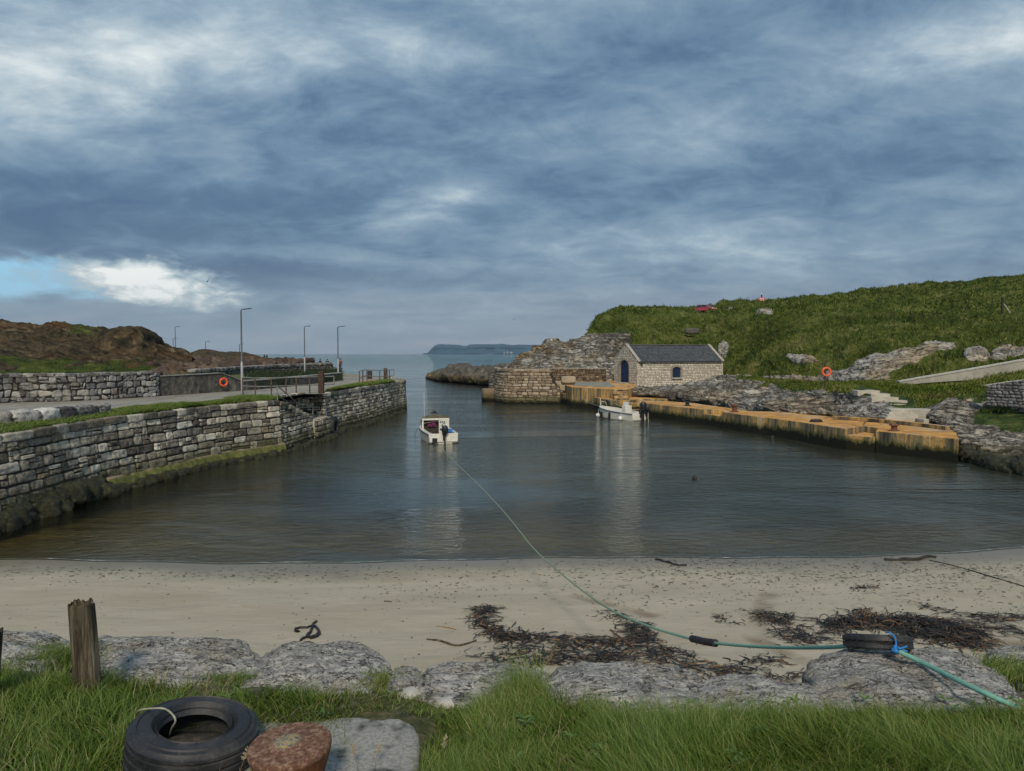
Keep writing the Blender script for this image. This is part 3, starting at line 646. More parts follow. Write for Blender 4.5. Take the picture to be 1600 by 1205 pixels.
# ================================================================ stone walls
def stones(path, zt, zb, hc=(.26, .42), ln=(.45, 1.0), out=.07, jit=.03, seed=1, flip=False, nu=11, nv=8, batter=0.0, gap=.009, rough=.04, zb2=None):
    """face of laid stones along a plan path. zt: top height per path point (or number)."""
    rs = np.random.RandomState(seed); path = np.asarray(path, float)
    ztp = np.full(len(path), float(zt)) if np.isscalar(zt) else np.asarray(zt, float)
    d = np.r_[0, np.cumsum(np.linalg.norm(np.diff(path, axis=0), axis=1))]; L = d[-1]
    T = lambda s_: np.interp(s_, d, ztp)
    zmax = ztp.max(); cs = []; z = zb
    while z < zmax:
        h = rs.uniform(*hc); cs.append((z, z+h)); z += h
    cells = []
    for (a, b) in cs:
        s_ = -rs.uniform(0, ln[0]); 
        while s_ < L:
            l = rs.uniform(*ln); e = s_+l
            if rs.rand() < .28 and b-a > .28:
                m_ = a+(b-a)*rs.uniform(.35, .65); k = s_+l*rs.uniform(.35, .65) if rs.rand() < .5 else e
                cells += [(s_, k, a, m_), (s_, k, m_, b)]
                if k < e: cells.append((k, e, a, b))
            else: cells.append((s_, e, a, b))
            s_ = e
    U, W = np.meshgrid(np.linspace(-1, 1, nu), np.linspace(-1, 1, nv)); U = U.ravel(); W = W.ravel()
    Vs, Fs, Rn, Ed = [], [], [], []; gf = grid_faces(nu, nv); off = 0
    for (s0_, s1_, a, b) in cells:
        s0_, s1_ = max(s0_, 0), min(s1_, L)
        if s1_-s0_ < .08: continue
        tt = T((s0_+s1_)/2)
        if a > tt-.06: continue
        b = min(b, tt)
        j = rs.uniform(-jit, jit, 8)
        g = gap
        m_ = 1-.10*(np.abs(U*W))**2
        su = (s0_+s1_)/2+U*((s1_-s0_)/2-g)*m_+(j[0]*(1-U)*(1-W)+j[1]*(1+U)*(1-W)+j[2]*(1-U)*(1+W)+j[3]*(1+U)*(1+W))/4
        zu = (a+b)/2+W*((b-a)/2-g)*m_+(j[4]*(1-U)*(1-W)+j[5]*(1+U)*(1-W)+j[6]*(1-U)*(1+W)+j[7]*(1+U)*(1+W))/4
        mx = np.maximum(np.abs(U), np.abs(W)); pr = 1-mx**12
        o = out*(rs.uniform(.45, 1.0))*pr
        Vs.append(np.stack([su, o, zu], 1)); Fs.append(gf+off); off += nu*nv
        Rn.append(np.full(nu*nv, rs.rand())); Ed.append(np.clip(pr*1.6, 0, 1))
    # backing sheet
    sb = np.linspace(0, L, max(2, int(L/.25))); tb = T(sb)
    nzb = 26; Vb = np.concatenate([np.stack([sb, 0*sb+.004, zb+(tb-.02-zb)*q_/(nzb-1)], 1) for q_ in range(nzb)])
    Vs.append(Vb); Fs.append(grid_faces(len(sb), nzb)+off); Rn.append(np.zeros(len(Vb))); Ed.append(np.zeros(len(Vb)))
    V = np.concatenate(Vs); Fq = np.concatenate(Fs)
    X_ = np.interp(V[:, 0], d, path[:, 0]); Y_ = np.interp(V[:, 0], d, path[:, 1])
    tx = np.interp(V[:, 0]+.3, d, path[:, 0])-np.interp(V[:, 0]-.3, d, path[:, 0]); ty = np.interp(V[:, 0]+.3, d, path[:, 1])-np.interp(V[:, 0]-.3, d, path[:, 1])
    n_ = np.stack([ty, -tx], 1); n_ /= np.linalg.norm(n_, axis=1, keepdims=True)+1e-9
    if flip: n_ = -n_
    o = V[:, 1]+batter*(ztp.mean()-V[:, 2])
    W3 = np.stack([X_+n_[:, 0]*o, Y_+n_[:, 1]*o, V[:, 2]], 1)
    ed = np.concatenate(Ed)
    nn = fbm(W3, 3.2, 5, seed+50, True)*rough*ed
    W3[:, 0] += n_[:, 0]*nn; W3[:, 1] += n_[:, 1]*nn
    return W3, (Fq if flip else Fq[:, ::-1]), np.concatenate(Rn), ed
def rblock(c, dims, rz=0, seed=0, k=7, amp=.05, p=5, freq=2.5):
    """one roughly squared stone"""
    bm = bmesh.new(); bmesh.ops.create_cube(bm, size=2); bmesh.ops.subdivide_edges(bm, edges=bm.edges, cuts=k, use_grid_fill=True)
    V = np.array([v.co for v in bm.verts]); F = np.array([[v.index for v in f.verts] for f in bm.faces]); bm.free()
    nr = (np.abs(V)**p).sum(1)**(1/p); V = V/nr[:, None]
    V = V*np.array(dims)/2; N = V/(np.linalg.norm(V, axis=1, keepdims=True)+1e-9)
    V = V+N*(fbm(V+seed*3.7, freq, 5, seed, True)*amp)[:, None]
    c_, s_ = math.cos(rz), math.sin(rz); V = np.stack([V[:, 0]*c_-V[:, 1]*s_, V[:, 0]*s_+V[:, 1]*c_, V[:, 2]], 1)+np.array(c)
    return V, F
def merge(parts):
    Vs, Fs, A = [], [], []; off = 0
    for p in parts:
        Vs.append(p[0]); Fs.append(p[1]+off); off += len(p[0]); A.append(p[2] if len(p) > 2 else np.full(len(p[0]), .5))
    return np.concatenate(Vs), np.concatenate(Fs), np.concatenate(A)
def caps(path, z, ln=(.7, 1.4), w=.55, h=.26, seed=3, inset=.18, amp=.055, flip=False, zs=None):
    rs = np.random.RandomState(seed); P_, s_ = arclen(path, .1); L = s_[-1]; s0_ = 0; out = []
    while s0_ < L-.3:
        l = min(rs.uniform(*ln), L-s0_); m_ = s0_+l/2
        x, y = np.interp(m_, s_, P_[:, 0]), np.interp(m_, s_, P_[:, 1])
        tx = np.interp(m_+.4, s_, P_[:, 0])-np.interp(m_-.4, s_, P_[:, 0]); ty = np.interp(m_+.4, s_, P_[:, 1])-np.interp(m_-.4, s_, P_[:, 1])
        n_ = np.array([ty, -tx])/math.hypot(tx, ty)*(-1 if flip else 1)
        ww = w*rs.uniform(.8, 1.2); hh = h*rs.uniform(.8, 1.25); zt_ = (zs(m_/L) if zs else z)
        V, F = rblock((x-n_[0]*(ww/2-.12), y-n_[1]*(ww/2-.12), zt_-hh/2+rs.uniform(0, .06)), (l-.03, ww, hh), math.atan2(ty, tx)+rs.uniform(-.03, .03), seed+len(out), 9, amp, 9, 3.2)
        out.append((V, F, np.full(len(V), rs.rand()))); s0_ += l
    return out
ZQ = 3.2
front_px = [(-330, 726), (-180, 703), (-90, 692), (0, 680), (60, 671), (120, 661), (200, 650), (260, 643), (310, 637), (370, 631.5), (436, 626.5)]
fr = np.array([PZ(a, b, ZQ)[:2] for a, b in front_px]); fr = arclen(crom(fr, 120), .5)[0]
# stair parapet falls away from the deck level, then the landing block
st_a = fr[-1]; lend = np.array(PZ(508, 615, ZQ)[:2]); dirv = (lend-st_a)/np.linalg.norm(lend-st_a); nrm = np.array([dirv[1], -dirv[0]])
Lst = np.linalg.norm(lend-st_a)
back_px = [(508, 613.5), (535, 609.5), (560, 606.3), (585, 602.5), (606, 599), (623, 596)]
bk = np.array([PZ(a, b, ZQ)[:2] for a, b in back_px]); bk = arclen(crom(bk, 60), .5)[0]
end = np.array([bk[-1], bk[-1]+np.array([.25, 1.6]), bk[-1]+np.array([-.1, 5]), bk[-1]+np.array([-1.5, 10.0]), bk[-1]+np.array([-4, 18])]); end = arclen(crom(end, 30), .4)[0]
qw = thing('quay_wall', 'long wall of big weathered blocks holding up the left quay, weed along its foot', 'wall', (0, 0, 0))
def put_wall(name, parts, m, parent=None, **tg):
    Vs = np.concatenate([p[0] for p in parts]); off = 0; Fs = []; 
    for p in parts: Fs.append(p[1]+off); off += len(p[0])
    return mk(name, Vs, np.concatenate(Fs), m, parent, True, {'rnd': np.concatenate([p[2] for p in parts]), 'edge': np.concatenate([p[3] for p in parts])}, **tg)
near = stones(fr, ZQ-.2, -.6, (.26, .50), (.45, 1.5), .08, .030, 5, batter=.10, nu=15, nv=10, rough=.07)
s1p = np.array([st_a+dirv*Lst*f for f in np.linspace(0, .66, 8)])
mid = stones(s1p, np.linspace(ZQ-.1, 1.7, 8), -.6, (.22, .38), (.35, .85), .07, .03, 6, batter=.08)
s2p = np.array([st_a+dirv*Lst*.66, st_a+dirv*Lst*.66+nrm*.35, st_a+dirv*Lst+nrm*.35, st_a+dirv*Lst])
land = stones(s2p, 1.55, -.6, (.24, .40), (.4, .9), .07, .03, 7, batter=.04)
far = stones(bk, ZQ-.15, -.6, (.20, .36), (.32, .85), .07, .03, 8, batter=.07)
ende = stones(end, ZQ-.15, -.6, (.22, .36), (.3, .8), .07, .03, 9, batter=.05)
put_wall('stone_face', [near, mid, land, far, ende], M_QSTONE, qw)
rec = np.array([st_a-nrm*1.62+dirv*.02, st_a-nrm*1.62+dirv*Lst, st_a+dirv*Lst+nrm*.02])
rw = stones(rec, ZQ-.02, .2, (.16, .28), (.3, .8), .08, .03, 10)
put_wall('stair_recess', [rw], M_QSTONE, qw)
V, F, A = merge(caps(fr, ZQ, (.7, 1.7), .62, .30, 13)+caps(bk, ZQ, (.6, 1.3), .55, .26, 14)+caps(end, ZQ, (.6, 1.2), .5, .25, 15)+caps(rec[:2], ZQ+.04, (.6, 1.1), .5, .2, 18, flip=False)+caps(s1p, ZQ, (.5, .8), .5, .22, 16, zs=lambda u: ZQ+.02-1.5*u))
mk('coping', V, F, M_QSTONE, qw, True, {'rnd': A, 'edge': np.ones(len(V))})
b_ = MB()
for k in range(8):
    zt_ = ZQ-.2*(k+1); c = st_a+dirv*(.9+k*.42)-nrm*.85
    b_.box((c[0], c[1], zt_/2), (.44+.02*k*0, 1.66, zt_), math.atan2(dirv[1], dirv[0]))
c = st_a+dirv*(Lst*.83)-nrm*.7; b_.box((c[0], c[1], .77), (Lst*.36, 1.9, 1.55), math.atan2(dirv[1], dirv[0]))
b_.build('stone_steps', M_PALE, qw, bevel=.03)
# sloping concrete toe with green weed
frn = np.gradient(fr, axis=0); frn = np.stack([frn[:, 1], -frn[:, 0]], 1); frn /= np.linalg.norm(frn, axis=1, keepdims=True); fpx = 800+FPX*fr[:, 0]/fr[:, 1]
sel_ = (fpx > 150) & (fpx < 438); tp = (fr+frn*.22)[sel_]
tn = np.gradient(tp, axis=0); tn = np.stack([tn[:, 1], -tn[:, 0]], 1); tn /= np.linalg.norm(tn, axis=1, keepdims=True)
n_ = len(tp)
def off3(o, z): return np.column_stack([tp+tn*o, np.full(n_, z)])
V = np.concatenate([off3(-.3, .66), off3(.12, .58), off3(.24, .46), off3(.40, .1), off3(.62, -.6)]); V += fbm(V, 1.3, 5, 3)[:, None]*np.array([.12, .12, .12])
def f_toe(t):
    P = t.coord('Object'); x, y, z = t.sep(P); b = t.noise(3, 8, .7)
    c = t.ramp(b, [(.35, (.045, .05, .01)), (.5, (.10, .11, .02)), (.66, (.20, .19, .06))])
    c = t.mix(t.rng(t.m('ADD', z, t.m('MULTIPLY', b, .2)), .62, .72), c, (.26, .19, .14))
    c = t.mix(t.rng(t.m('ADD', z, t.m('MULTIPLY', b, .3)), .42, .28), c, (.012, .012, .008))
    return {'Base Color': c, 'Roughness': .8, 'Normal': t.bump(b, .8, .05)}
mk('wall_toe', V, [tuple(int(j) for j in f) for f in grid_faces(n_, 5)]+[tuple(j*n_ for j in range(5))], mat('weedy_toe', f_toe), qw, True)
# weed-hung boulders along the foot of the wall at the near end
def f_weed(t):
    P = t.coord('Object'); b = t.noise(5, 8, .75)
    return {'Base Color': t.ramp(b, [(.38, (.006, .007, .004)), (.52, (.030, .032, .012)), (.66, (.085, .088, .03)), (.76, (.20, .19, .12))]), 'Roughness': .75, 'Normal': t.bump(b, 1, .15)}
M_WEED = mat('bladder_wrack', f_weed)
rs = np.random.RandomState(4); parts = []
wpx = [(-260, 900), (-60, 838), (0, 815), (60, 797), (110, 780), (150, 770)]
wp = arclen(crom(np.array([PZ(a, b, .15)[:2] for a, b in wpx]), 60), .35)[0]
for i, p in enumerate(wp):
    for j in range(2):
        V, F = rblock((p[0]+.15+rs.uniform(-.4, .35), p[1]+rs.uniform(-.3, .5), rs.uniform(-.05, .5)-.25*j), (rs.uniform(.6, 1.1), rs.uniform(.6, 1.0), rs.uniform(.5, .9)), rs.uniform(0, 6), i*2+j, 8, .16, 3, 2.2)
        parts.append((V, F))
wp = np.concatenate([(fr+frn*.62)[fpx > 160], np.array([q+nrm*.38 for q in s1p]), np.array([q+nrm*.25 for q in s2p[1:3]]), bk+nrm*.38]); wp = arclen(wp, .32)[0]
for i, p in enumerate(wp):
    V, F = rblock((p[0]+rs.uniform(-.12, .12), p[1], rs.uniform(-.12, .10)), (rs.uniform(.3, .65), rs.uniform(.3, .6), rs.uniform(.3, .5)), rs.uniform(0, 6), 500+i, 5, .12, 3, 3); parts.append((V, F))
V, F, A = merge(parts)
mk('weed_foot', V, F, M_WEED, qw, True)
# ---- quay deck: fills from the wall back inland
inner = [(-70, 140), (-110, 60), (-110, 20)]
deck = [tuple(p) for p in fr]+[tuple(st_a-nrm*1.65), tuple(lend-nrm*1.65), tuple(lend)]+[tuple(p) for p in bk[1:]]+[tuple(p) for p in end[1:]]+[(-23, 110), (-26, 116)]+inner
me = bpy.data.meshes.new('quay_road'); bm = bmesh.new(); vs = [bm.verts.new((a, b, ZQ-.04)) for a, b in deck]; f = bm.faces.new(vs); bmesh.ops.triangulate(bm, faces=[f]); bmesh.ops.recalc_face_normals(bm, faces=bm.faces)
bm.to_mesh(me); bm.free(); me.materials.append(M_ROAD); o = bpy.data.objects.new('quay_road', me); COL.objects.link(o); tag(o, kind='structure')
# ---- grass verge along the wall
vt = [(-330, 700), (-100, 676), (0, 664), (50, 660), (110, 655), (160, 645), (200, 639), (250, 634), (300, 630), (340, 626), (380, 621.5), (436, 621)]
vb = [(-330, 724), (-100, 692), (0, 678.5), (50, 671), (110, 661), (160, 654), (200, 649), (250, 643), (300, 637), (340, 633), (380, 630), (436, 625)]
V, nv = loft([[PZ(a, b, ZQ+.01) for a, b in vb], [PZ(a, (b+d_)/2, ZQ+.10) for (a, b), (c_, d_) in zip(vt, vb)], [PZ(a, b, ZQ+.01) for a, b in vt]], 260, 10)
V[:, 2] += np.clip(fbm(V, 1.2, 4, 7), -.3, 1)*.10
def f_turf(t):
    n = t.noise(1.6, 7, .7); f = t.noise(30, 4, .7)
    c = t.ramp(n, [(.35, (.045, .065, .014)), (.5, (.10, .12, .03)), (.62, (.17, .155, .06)), (.75, (.24, .21, .12))])
    return {'Base Color': t.mix(t.rng(f, .3, .6, .5, 0), c, (.02, .03, .008)), 'Roughness': .95, 'Normal': t.bump(t.m('ADD', n, f), .8, .06)}
M_TURF = mat('turf', f_turf)
mk('grass_verge', V, grid_faces(260, nv), M_TURF, kind='stuff', label='strip of short turf between the quay road and the edge of the quay wall', cat='grass')
VERGE = V
V, nv = loft([[PZ(a, b, ZQ+.01) for a, b in [(508, 612.5), (540, 608), (570, 604), (600, 600), (618, 597)]], [PZ(a, b, ZQ+.16) for a, b in [(518, 609), (545, 605), (573, 600), (598, 597.5), (612, 596)]], [PZ(a, b, ZQ+.01) for a, b in [(525, 608), (548, 602), (575, 598), (598, 595.5), (610, 595)]]], 90, 10)
V[:, 2] += fbm(V, 1.2, 4, 9)*.06
mk('pier_turf', V, grid_faces(90, nv), M_TURF, kind='stuff', label='patch of turf on the quay edge below the end railing', cat='grass')
VERGE2 = V
# ---- rubble field wall beside the road
fa = [PZ(a, b, ZQ)[:2] for a, b in [(-330, 652), (-150, 641), (0, 629), (120, 625.5), (245, 618.8)]]
fa = arclen(crom(fa, 60), .5)[0]
fw = thing('field_wall', 'mottled black and white rubble wall standing along the far side of the quay road', 'wall')
w1 = stones(fa, 4.80, ZQ-.05, (.22, .46), (.22, .7), .09, .09, 31, gap=.014)
e1 = stones(np.array([fa[-1], fa[-1]+np.array([-.35, 1.1])]), 4.80, ZQ-.05, (.2, .3), (.3, .6), .08, .05, 32)
put_wall('stone_face', [w1, e1], M_FSTONE, fw)
V, F, A = merge(caps(fa, 4.86, (.35, .8), .75, .20, 33, amp=.05)); mk('coping', V, F, M_FSTONE, fw, True, {'rnd': A, 'edge': np.ones(len(V))})
M_KERB = mat('kerb_limestone', f_stone([(.2, (.02, .02, .02)), (.42, (.10, .10, .10)), (.55, (.40, .39, .37)), (.70, (.62, .61, .57))], .1, wet=False, black=.95))
# ---- row of low kerb stones
kp = [PZ(a, b, ZQ)[:2] for a, b in [(-200, 676), (-90, 668), (0, 663), (50, 659), (100, 653.5), (168, 646)]]; kp = arclen(crom(kp, 60), .1)
L = kp[1][-1]; s_ = 0; rs = np.random.RandomState(8); k = 0; klab = 'squat white and black stone in the low row along the near edge of the road'
while s_ < L-.5:
    l = rs.uniform(.8, 1.35); m_ = s_+l/2; x, y = np.interp(m_, kp[1], kp[0][:, 0]), np.interp(m_, kp[1], kp[0][:, 1]); x2, y2 = np.interp(m_+.2, kp[1], kp[0][:, 0]), np.interp(m_+.2, kp[1], kp[0][:, 1])
    V, F = rblock((0, 0, .2), (l-.04, .6, rs.uniform(.42, .6)), 0, 100+k, 13, .14, 7, 2.8)
    o = mk('kerb_stone', V, F, M_KERB, None, True, {'rnd': np.full(len(V), rs.rand()), 'edge': np.ones(len(V))}, label=klab, cat='kerb stone', group='low stones along the road edge')
    o.location = (x, y, ZQ+.02); o.rotation_euler.z = math.atan2(y2-y, x2-x); s_ += l; k += 1
# ---- rendered wall with the lifebuoy, ramping down, then the low wall on towards the lamp
def slabwall(name, base, tops, th, m, label, capm=None, capz=.06, bev=.03, seed=1, n=60):
    root = thing(name, label, 'wall')
    P_ = np.array([[*PZ(a, b, ZQ)[:2]] for a, b in base]); T_ = np.array(tops, float)
    Q = np.column_stack([P_, T_]); Q, _ = arclen(Q, .35)
    tn = np.gradient(Q[:, :2], axis=0); tn = np.stack([-tn[:, 1], tn[:, 0]], 1); tn /= np.linalg.norm(tn, axis=1, keepdims=True); k = len(Q)
    rows = []; nz_ = 7
    for j in range(nz_):
        f_ = j/(nz_-1); rows.append(np.column_stack([Q[:, :2], ZQ-.08+(Q[:, 2]-ZQ+.08)*f_]))
    rows.append(np.column_stack([Q[:, :2]+tn*th, Q[:, 2]])); rows.append(np.column_stack([Q[:, :2]+tn*th, np.full(k, ZQ-.08)]))
    V = np.concatenate(rows); V = V+fbm(V, 2.2, 4, seed)[:, None]*.03
    F = grid_faces(k, nz_+2); mk('wall_body', V, F, m, root, False)
    for i in (0, k-1):
        idx = [j*k+i for j in range(nz_+2)]; mk('wall_end', V[idx], [tuple(range(nz_+2))], m, root, False)
    if capm:
        C_ = [np.column_stack([Q[:, :2]-tn*.07, Q[:, 2]+.003]), np.column_stack([Q[:, :2]-tn*.07, Q[:, 2]+capz]), np.column_stack([Q[:, :2]+tn*(th+.05), Q[:, 2]+capz]), np.column_stack([Q[:, :2]+tn*(th+.05), Q[:, 2]+.003])]
        V = np.concatenate(C_)+0; V[:, 2] += fbm(V, 1.5, 3, seed+3)*.02; mk('coping', V, grid_faces(k, 4), capm, root, False)
    return root, Q
def ztop(px, py, base): return PD(px, py, base.y).z
bB = [(250, 618), (260, 617.5), (300, 615), (347, 611.8), (362, 611), (377, 610)]
tB = [ztop(a, b, PZ(*c, ZQ)) for (a, b), c in zip([(250, 588.5), (260, 588), (300, 586), (347, 583.5), (362, 589), (377, 595.5)], bB)]
slabwall('rendered_wall', bB, tB, .45, M_RENDER, 'dark rendered wall behind the lamp with its top ramping down, orange lifebuoy on its face', plain('grey_coping', (.30, .29, .26)), .05)
bC = [(378.5, 610), (410, 607.3), (440, 604.3), (475, 601), (505, 597.5), (534, 594.2)]
tC = [ztop(a, b, PZ(*c, ZQ)) for (a, b), c in zip([(378.5, 596.5), (410, 594), (440, 591.5), (475, 588.5), (505, 586), (534, 583)], bC)]
slabwall('low_wall', bC, tC, .5, M_RENDER, 'low grey wall with pale coping that runs behind the railing to the far lamp', plain('pale_coping', (.33, .31, .27)), .07, seed=5)
# bank behind it, with planting, then the dark rubble wall
bank = [[Vector((PZ(a, b, ZQ).x, PZ(a, b, ZQ).y+.75, ZQ+.15)) for a, b in [(262, 617.5), (347, 612), (378, 610), (440, 604.5), (505, 597.5), (534, 594.2)]],
        [PD(a, b, d_) for a, b, d_ in [(262, 592, 66), (310, 590, 70), (378, 589, 76), (440, 587, 88), (505, 585, 98), (534, 583, 108)]],
        [PD(a, b, d_) for a, b, d_ in [(262, 580, 100), (310, 578, 100), (378, 575, 110), (440, 573, 116), (505, 573, 120), (534, 577, 118)]]]
V, nv = loft(bank, 160, 12); V[:, 2] += fbm(V, .8, 4, 3)*.12
mk('quay_bank', V, grid_faces(160, nv), M_TURF, kind='structure')
BANK = V
dk = [(303, 586, 71), (340, 585.5, 76), (380, 585, 83), (430, 583.5, 92), (480, 582, 99), (519, 580, 104)]
dw = np.array([PD(*p)[:2] for p in dk]); dz = [PD(*p).z for p in dk]; dt = [PD(a, b, d_).z for (a, b), (_, _, d_) in zip([(303, 580), (340, 577.5), (380, 575), (430, 572), (480, 570), (519, 568)], dk)]
D3, _ = arclen(crom(np.column_stack([dw, dt]), 50), .5)
ww = stones(D3[:, :2], D3[:, 2], 3.2, (.22, .36), (.18, .4), .10, .07, 41, nu=6, nv=5)
we = stones(np.array([D3[-1, :2], D3[-1, :2]+np.array([-.2, 1.0])]), D3[-1, 2], 3.2, (.22, .36), (.18, .4), .10, .07, 42, nu=6, nv=5)
rwl = thing('rubble_wall', 'dark rough stone wall with upright coping stones, people sitting behind its far end', 'wall')
put_wall('stone_face', [ww, we], M_DSTONE, rwl)
L3 = len(D3); V, F, A = merge(caps(D3[:, :2], 0, (.22, .42), .7, .3, 43, amp=.06, zs=lambda u: float(np.interp(u, np.linspace(0, 1, L3), D3[:, 2]))+.12)); mk('coping', V, F, M_FSTONE, rwl, True, {'rnd': A*.6, 'edge': np.ones(len(V))})
# breakwater wall beyond the rock armour
bw = MB(); q = [PD(232, 563, 135), PD(300, 563, 135), PD(424, 563.2, 135), PD(470, 565.2, 132), PD(500, 566.5, 128)]
for a, b in zip(q[:-1], q[1:]):
    m_ = (a+b)/2; d_ = (b-a); bw.box((m_.x, m_.y, a.z/2+b.z/2-1.2), (d_.length+.02, .9, 2.4), math.atan2(d_.y, d_.x))
bw.build('breakwater_wall', plain('brown_concrete', (.15, .115, .085), .9, 0, .3, 1.5, .5, .05), bevel=.05, label='long low brown wall behind the rock armour, lamps standing along it', cat='wall')
pp = [[PD(a, b, d_) for a, b, d_ in [(225, 563.5, 137), (424, 563.8, 137), (505, 567.5, 130)]], [PD(a, b, d_) for a, b, d_ in [(225, 562, 250), (424, 562.3, 250), (445, 564, 235)]]]
V, nv = loft(pp, 60, 12); mk('breakwater_path', V, grid_faces(60, nv), M_ROAD, kind='structure')
V, nv = loft([[PD(a, b, d_) for a, b, d_ in [(225, 600, 80), (300, 590, 88), (400, 585, 100), (505, 578, 112), (536, 575, 117)]], [PD(a, b, d_) for a, b, d_ in [(225, 568, 132), (300, 567, 133), (400, 567, 133), (500, 569, 128), (534, 577, 121)]]], 60, 10); mk('armour_bed', V, grid_faces(60, nv), M_RENDER, kind='structure')
# rock armour
def f_arm(t):
    oi = t.n('ObjectInfo').outputs['Random']; P = t.coord('Object'); b = t.noise(1.6, 8, .7)
    c = t.mix(oi, (.060, .038, .028), (.17, .115, .080)); c = t.mix(t.rng(b, .35, .6, .8, 0), c, (.02, .016, .012))
    return {'Base Color': c, 'Roughness': .9, 'Normal': t.bump(b, .8, .12)}
M_ARM = mat('armour_rock', f_arm); rs = np.random.RandomState(12); protos = []
for k in range(5):
    V, F = rblock((0, 0, 0), (1, .85, .7), 0, 200+k, 13, .30, 5, 1.7); protos.append((V, F))
rows_ = [(578.5, 252, 300, 84, 1.7), (575.5, 236, 345, 92, 1.8), (573, 236, 390, 100, 1.8), (570.5, 238, 440, 110, 1.9), (568, 245, 480, 122, 2.0), (582, 234, 262, 78, 1.3)]
meshes = []
for k in range(5):
    me = bpy.data.meshes.new('armour_boulder'); me.from_pydata([tuple(map(float, v)) for v in protos[k][0]], [], [tuple(map(int, f)) for f in protos[k][1]]); me.polygons.foreach_set('use_smooth', [True]*len(me.polygons)); me.materials.append(M_ARM); meshes.append(me)
for (py_, x0, x1, d_, sz_) in rows_:
    px_ = x0
    while px_ < x1:
        s_ = sz_*rs.uniform(.6, 1.15); p = PD(px_, py_+rs.uniform(-1, 1), d_+rs.uniform(-2, 2))
        o = bpy.data.objects.new('armour_boulder', meshes[rs.randint(5)]); COL.objects.link(o); o.location = (p.x, p.y, p.z-.25); o.scale = (s_, s_, s_); o.rotation_euler = (rs.uniform(-.6, .6), rs.uniform(-.6, .6), rs.uniform(0, 6))
        tag(o, 'brown angular boulder in the rock armour heaped before the breakwater wall', 'boulder', 'rock armour of the breakwater')
        px_ += s_*.68*FPX/d_
# ================================================================ right-hand side: bastion, terraces, orange quay
def xy(px, py, z): return np.array(PZ(px, py, z)[:2])
bs = thing('stone_bastion', 'rounded pier head of brown squared stone right of the harbour mouth', 'pier')
pb = [PD(774, 600, 103)[:2], PD(776, 600, 96)[:2], PD(786, 600, 92.6)[:2], PD(800, 600, 91.6)[:2], PD(835, 600, 91)[:2], PD(862, 600, 90.6)[:2], PD(875, 600, 90.6)[:2]]
pb = crom(pb, 60); pb, sb = arclen(pb, .4)
pxb_ = 800+FPX*pb[:, 0]/pb[:, 1]; ztb = np.interp(pxb_, [760, 861, 862, 866, 869, 876], [4.15, 4.15, 3.5, 3.4, 2.4, 2.0])
ws = stones(pb, ztb, -.6, (.26, .44), (.45, 1.2), .07, .03, 51, nu=7, nv=6, batter=.07)
put_wall('stone_face', [ws], M_BSTONE, bs)
tpv = [tuple(p)+(z-.05,) for p, z in zip(pb, ztb)]+[(float(PD(875, 600, 97).x), 97.0, 2.0), (float(PD(864, 600, 101).x), 101.0, 4.1)]
tpv = [v for v in tpv if v[2] > 4]; mk('pier_top', tpv, [tuple(range(len(tpv)))], M_SHORE, bs, False, {'grass': np.full(len(tpv), .5)})
cp_n = int((pxb_ < 862).sum()); V, F, A = merge(caps(pb[:cp_n], 4.2, (.7, 1.3), .6, .28, 52)); mk('coping', V, F, M_BSTONE, bs, True, {'rnd': A, 'edge': np.ones(len(V))})
V1, F1 = rblock((PD(888, 600, 91.5).x, 91.5, 2.95), (1.7, .8, .8), 0, 5, 8, .05, 7); V2, F2 = rblock((PD(882, 600, 92).x, 92, 2.15), (2.6, 1.0, 1.2), 0, 6, 8, .06, 6)
V, F, A = merge([(V1, F1), (V2, F2)]); mk('fallen_blocks', V, F, M_BSTONE, bs, True, {'rnd': A+.3, 'edge': np.ones(len(V))})
dkp = stones(np.array([PD(764, 600, 101)[:2], PD(765.5, 600, 98.5)[:2], PD(778, 600, 98)[:2]]), 4.0, -.6, (.3, .4), (.5, 1), .1, .03, 53)
put_wall('shadowed_slot_wall', [dkp], M_DSTONE, bs)  # dark stone colour stands in for the shadow on this face
V, F = rblock((PD(765, 600, 97.5).x, 97.5, .75), (1.9, 1.5, 1.7), .3, 7, 8, .06, 7); mk('footing_block', V, F, M_BSTONE, bs, True, {'rnd': np.full(len(V), .1), 'edge': np.ones(len(V))})
# thin parapet wall running to the boathouse
p0 = np.array(PD(862, 600, 103)[:2]); p1 = np.array(PD(947, 600, 102)[:2])
pw = thing('parapet_wall', 'brown stone parapet between the bastion and the blue-doored boathouse', 'wall')
put_wall('stone_face', [stones(np.array([p0, p1]), 4.05, 1.0, (.2, .32), (.3, .8), .07, .03, 54)], mat('brown_parapet_stone', f_stone([(.2, (.05, .035, .025)), (.42, (.12, .085, .055)), (.60, (.20, .15, .10)), (.80, (.30, .24, .17))], .4, wet=False, black=.5)), pw)
b_ = MB(); m_ = (p0+p1)/2; b_.box((m_[0], m_[1]+.2, 4.10), (np.linalg.norm(p1-p0)+.1, .55, .12), math.atan2(*(p1-p0)[::-1])); b_.build('coping', plain('coping_grey', (.36, .33, .29)), pw, bevel=.02)
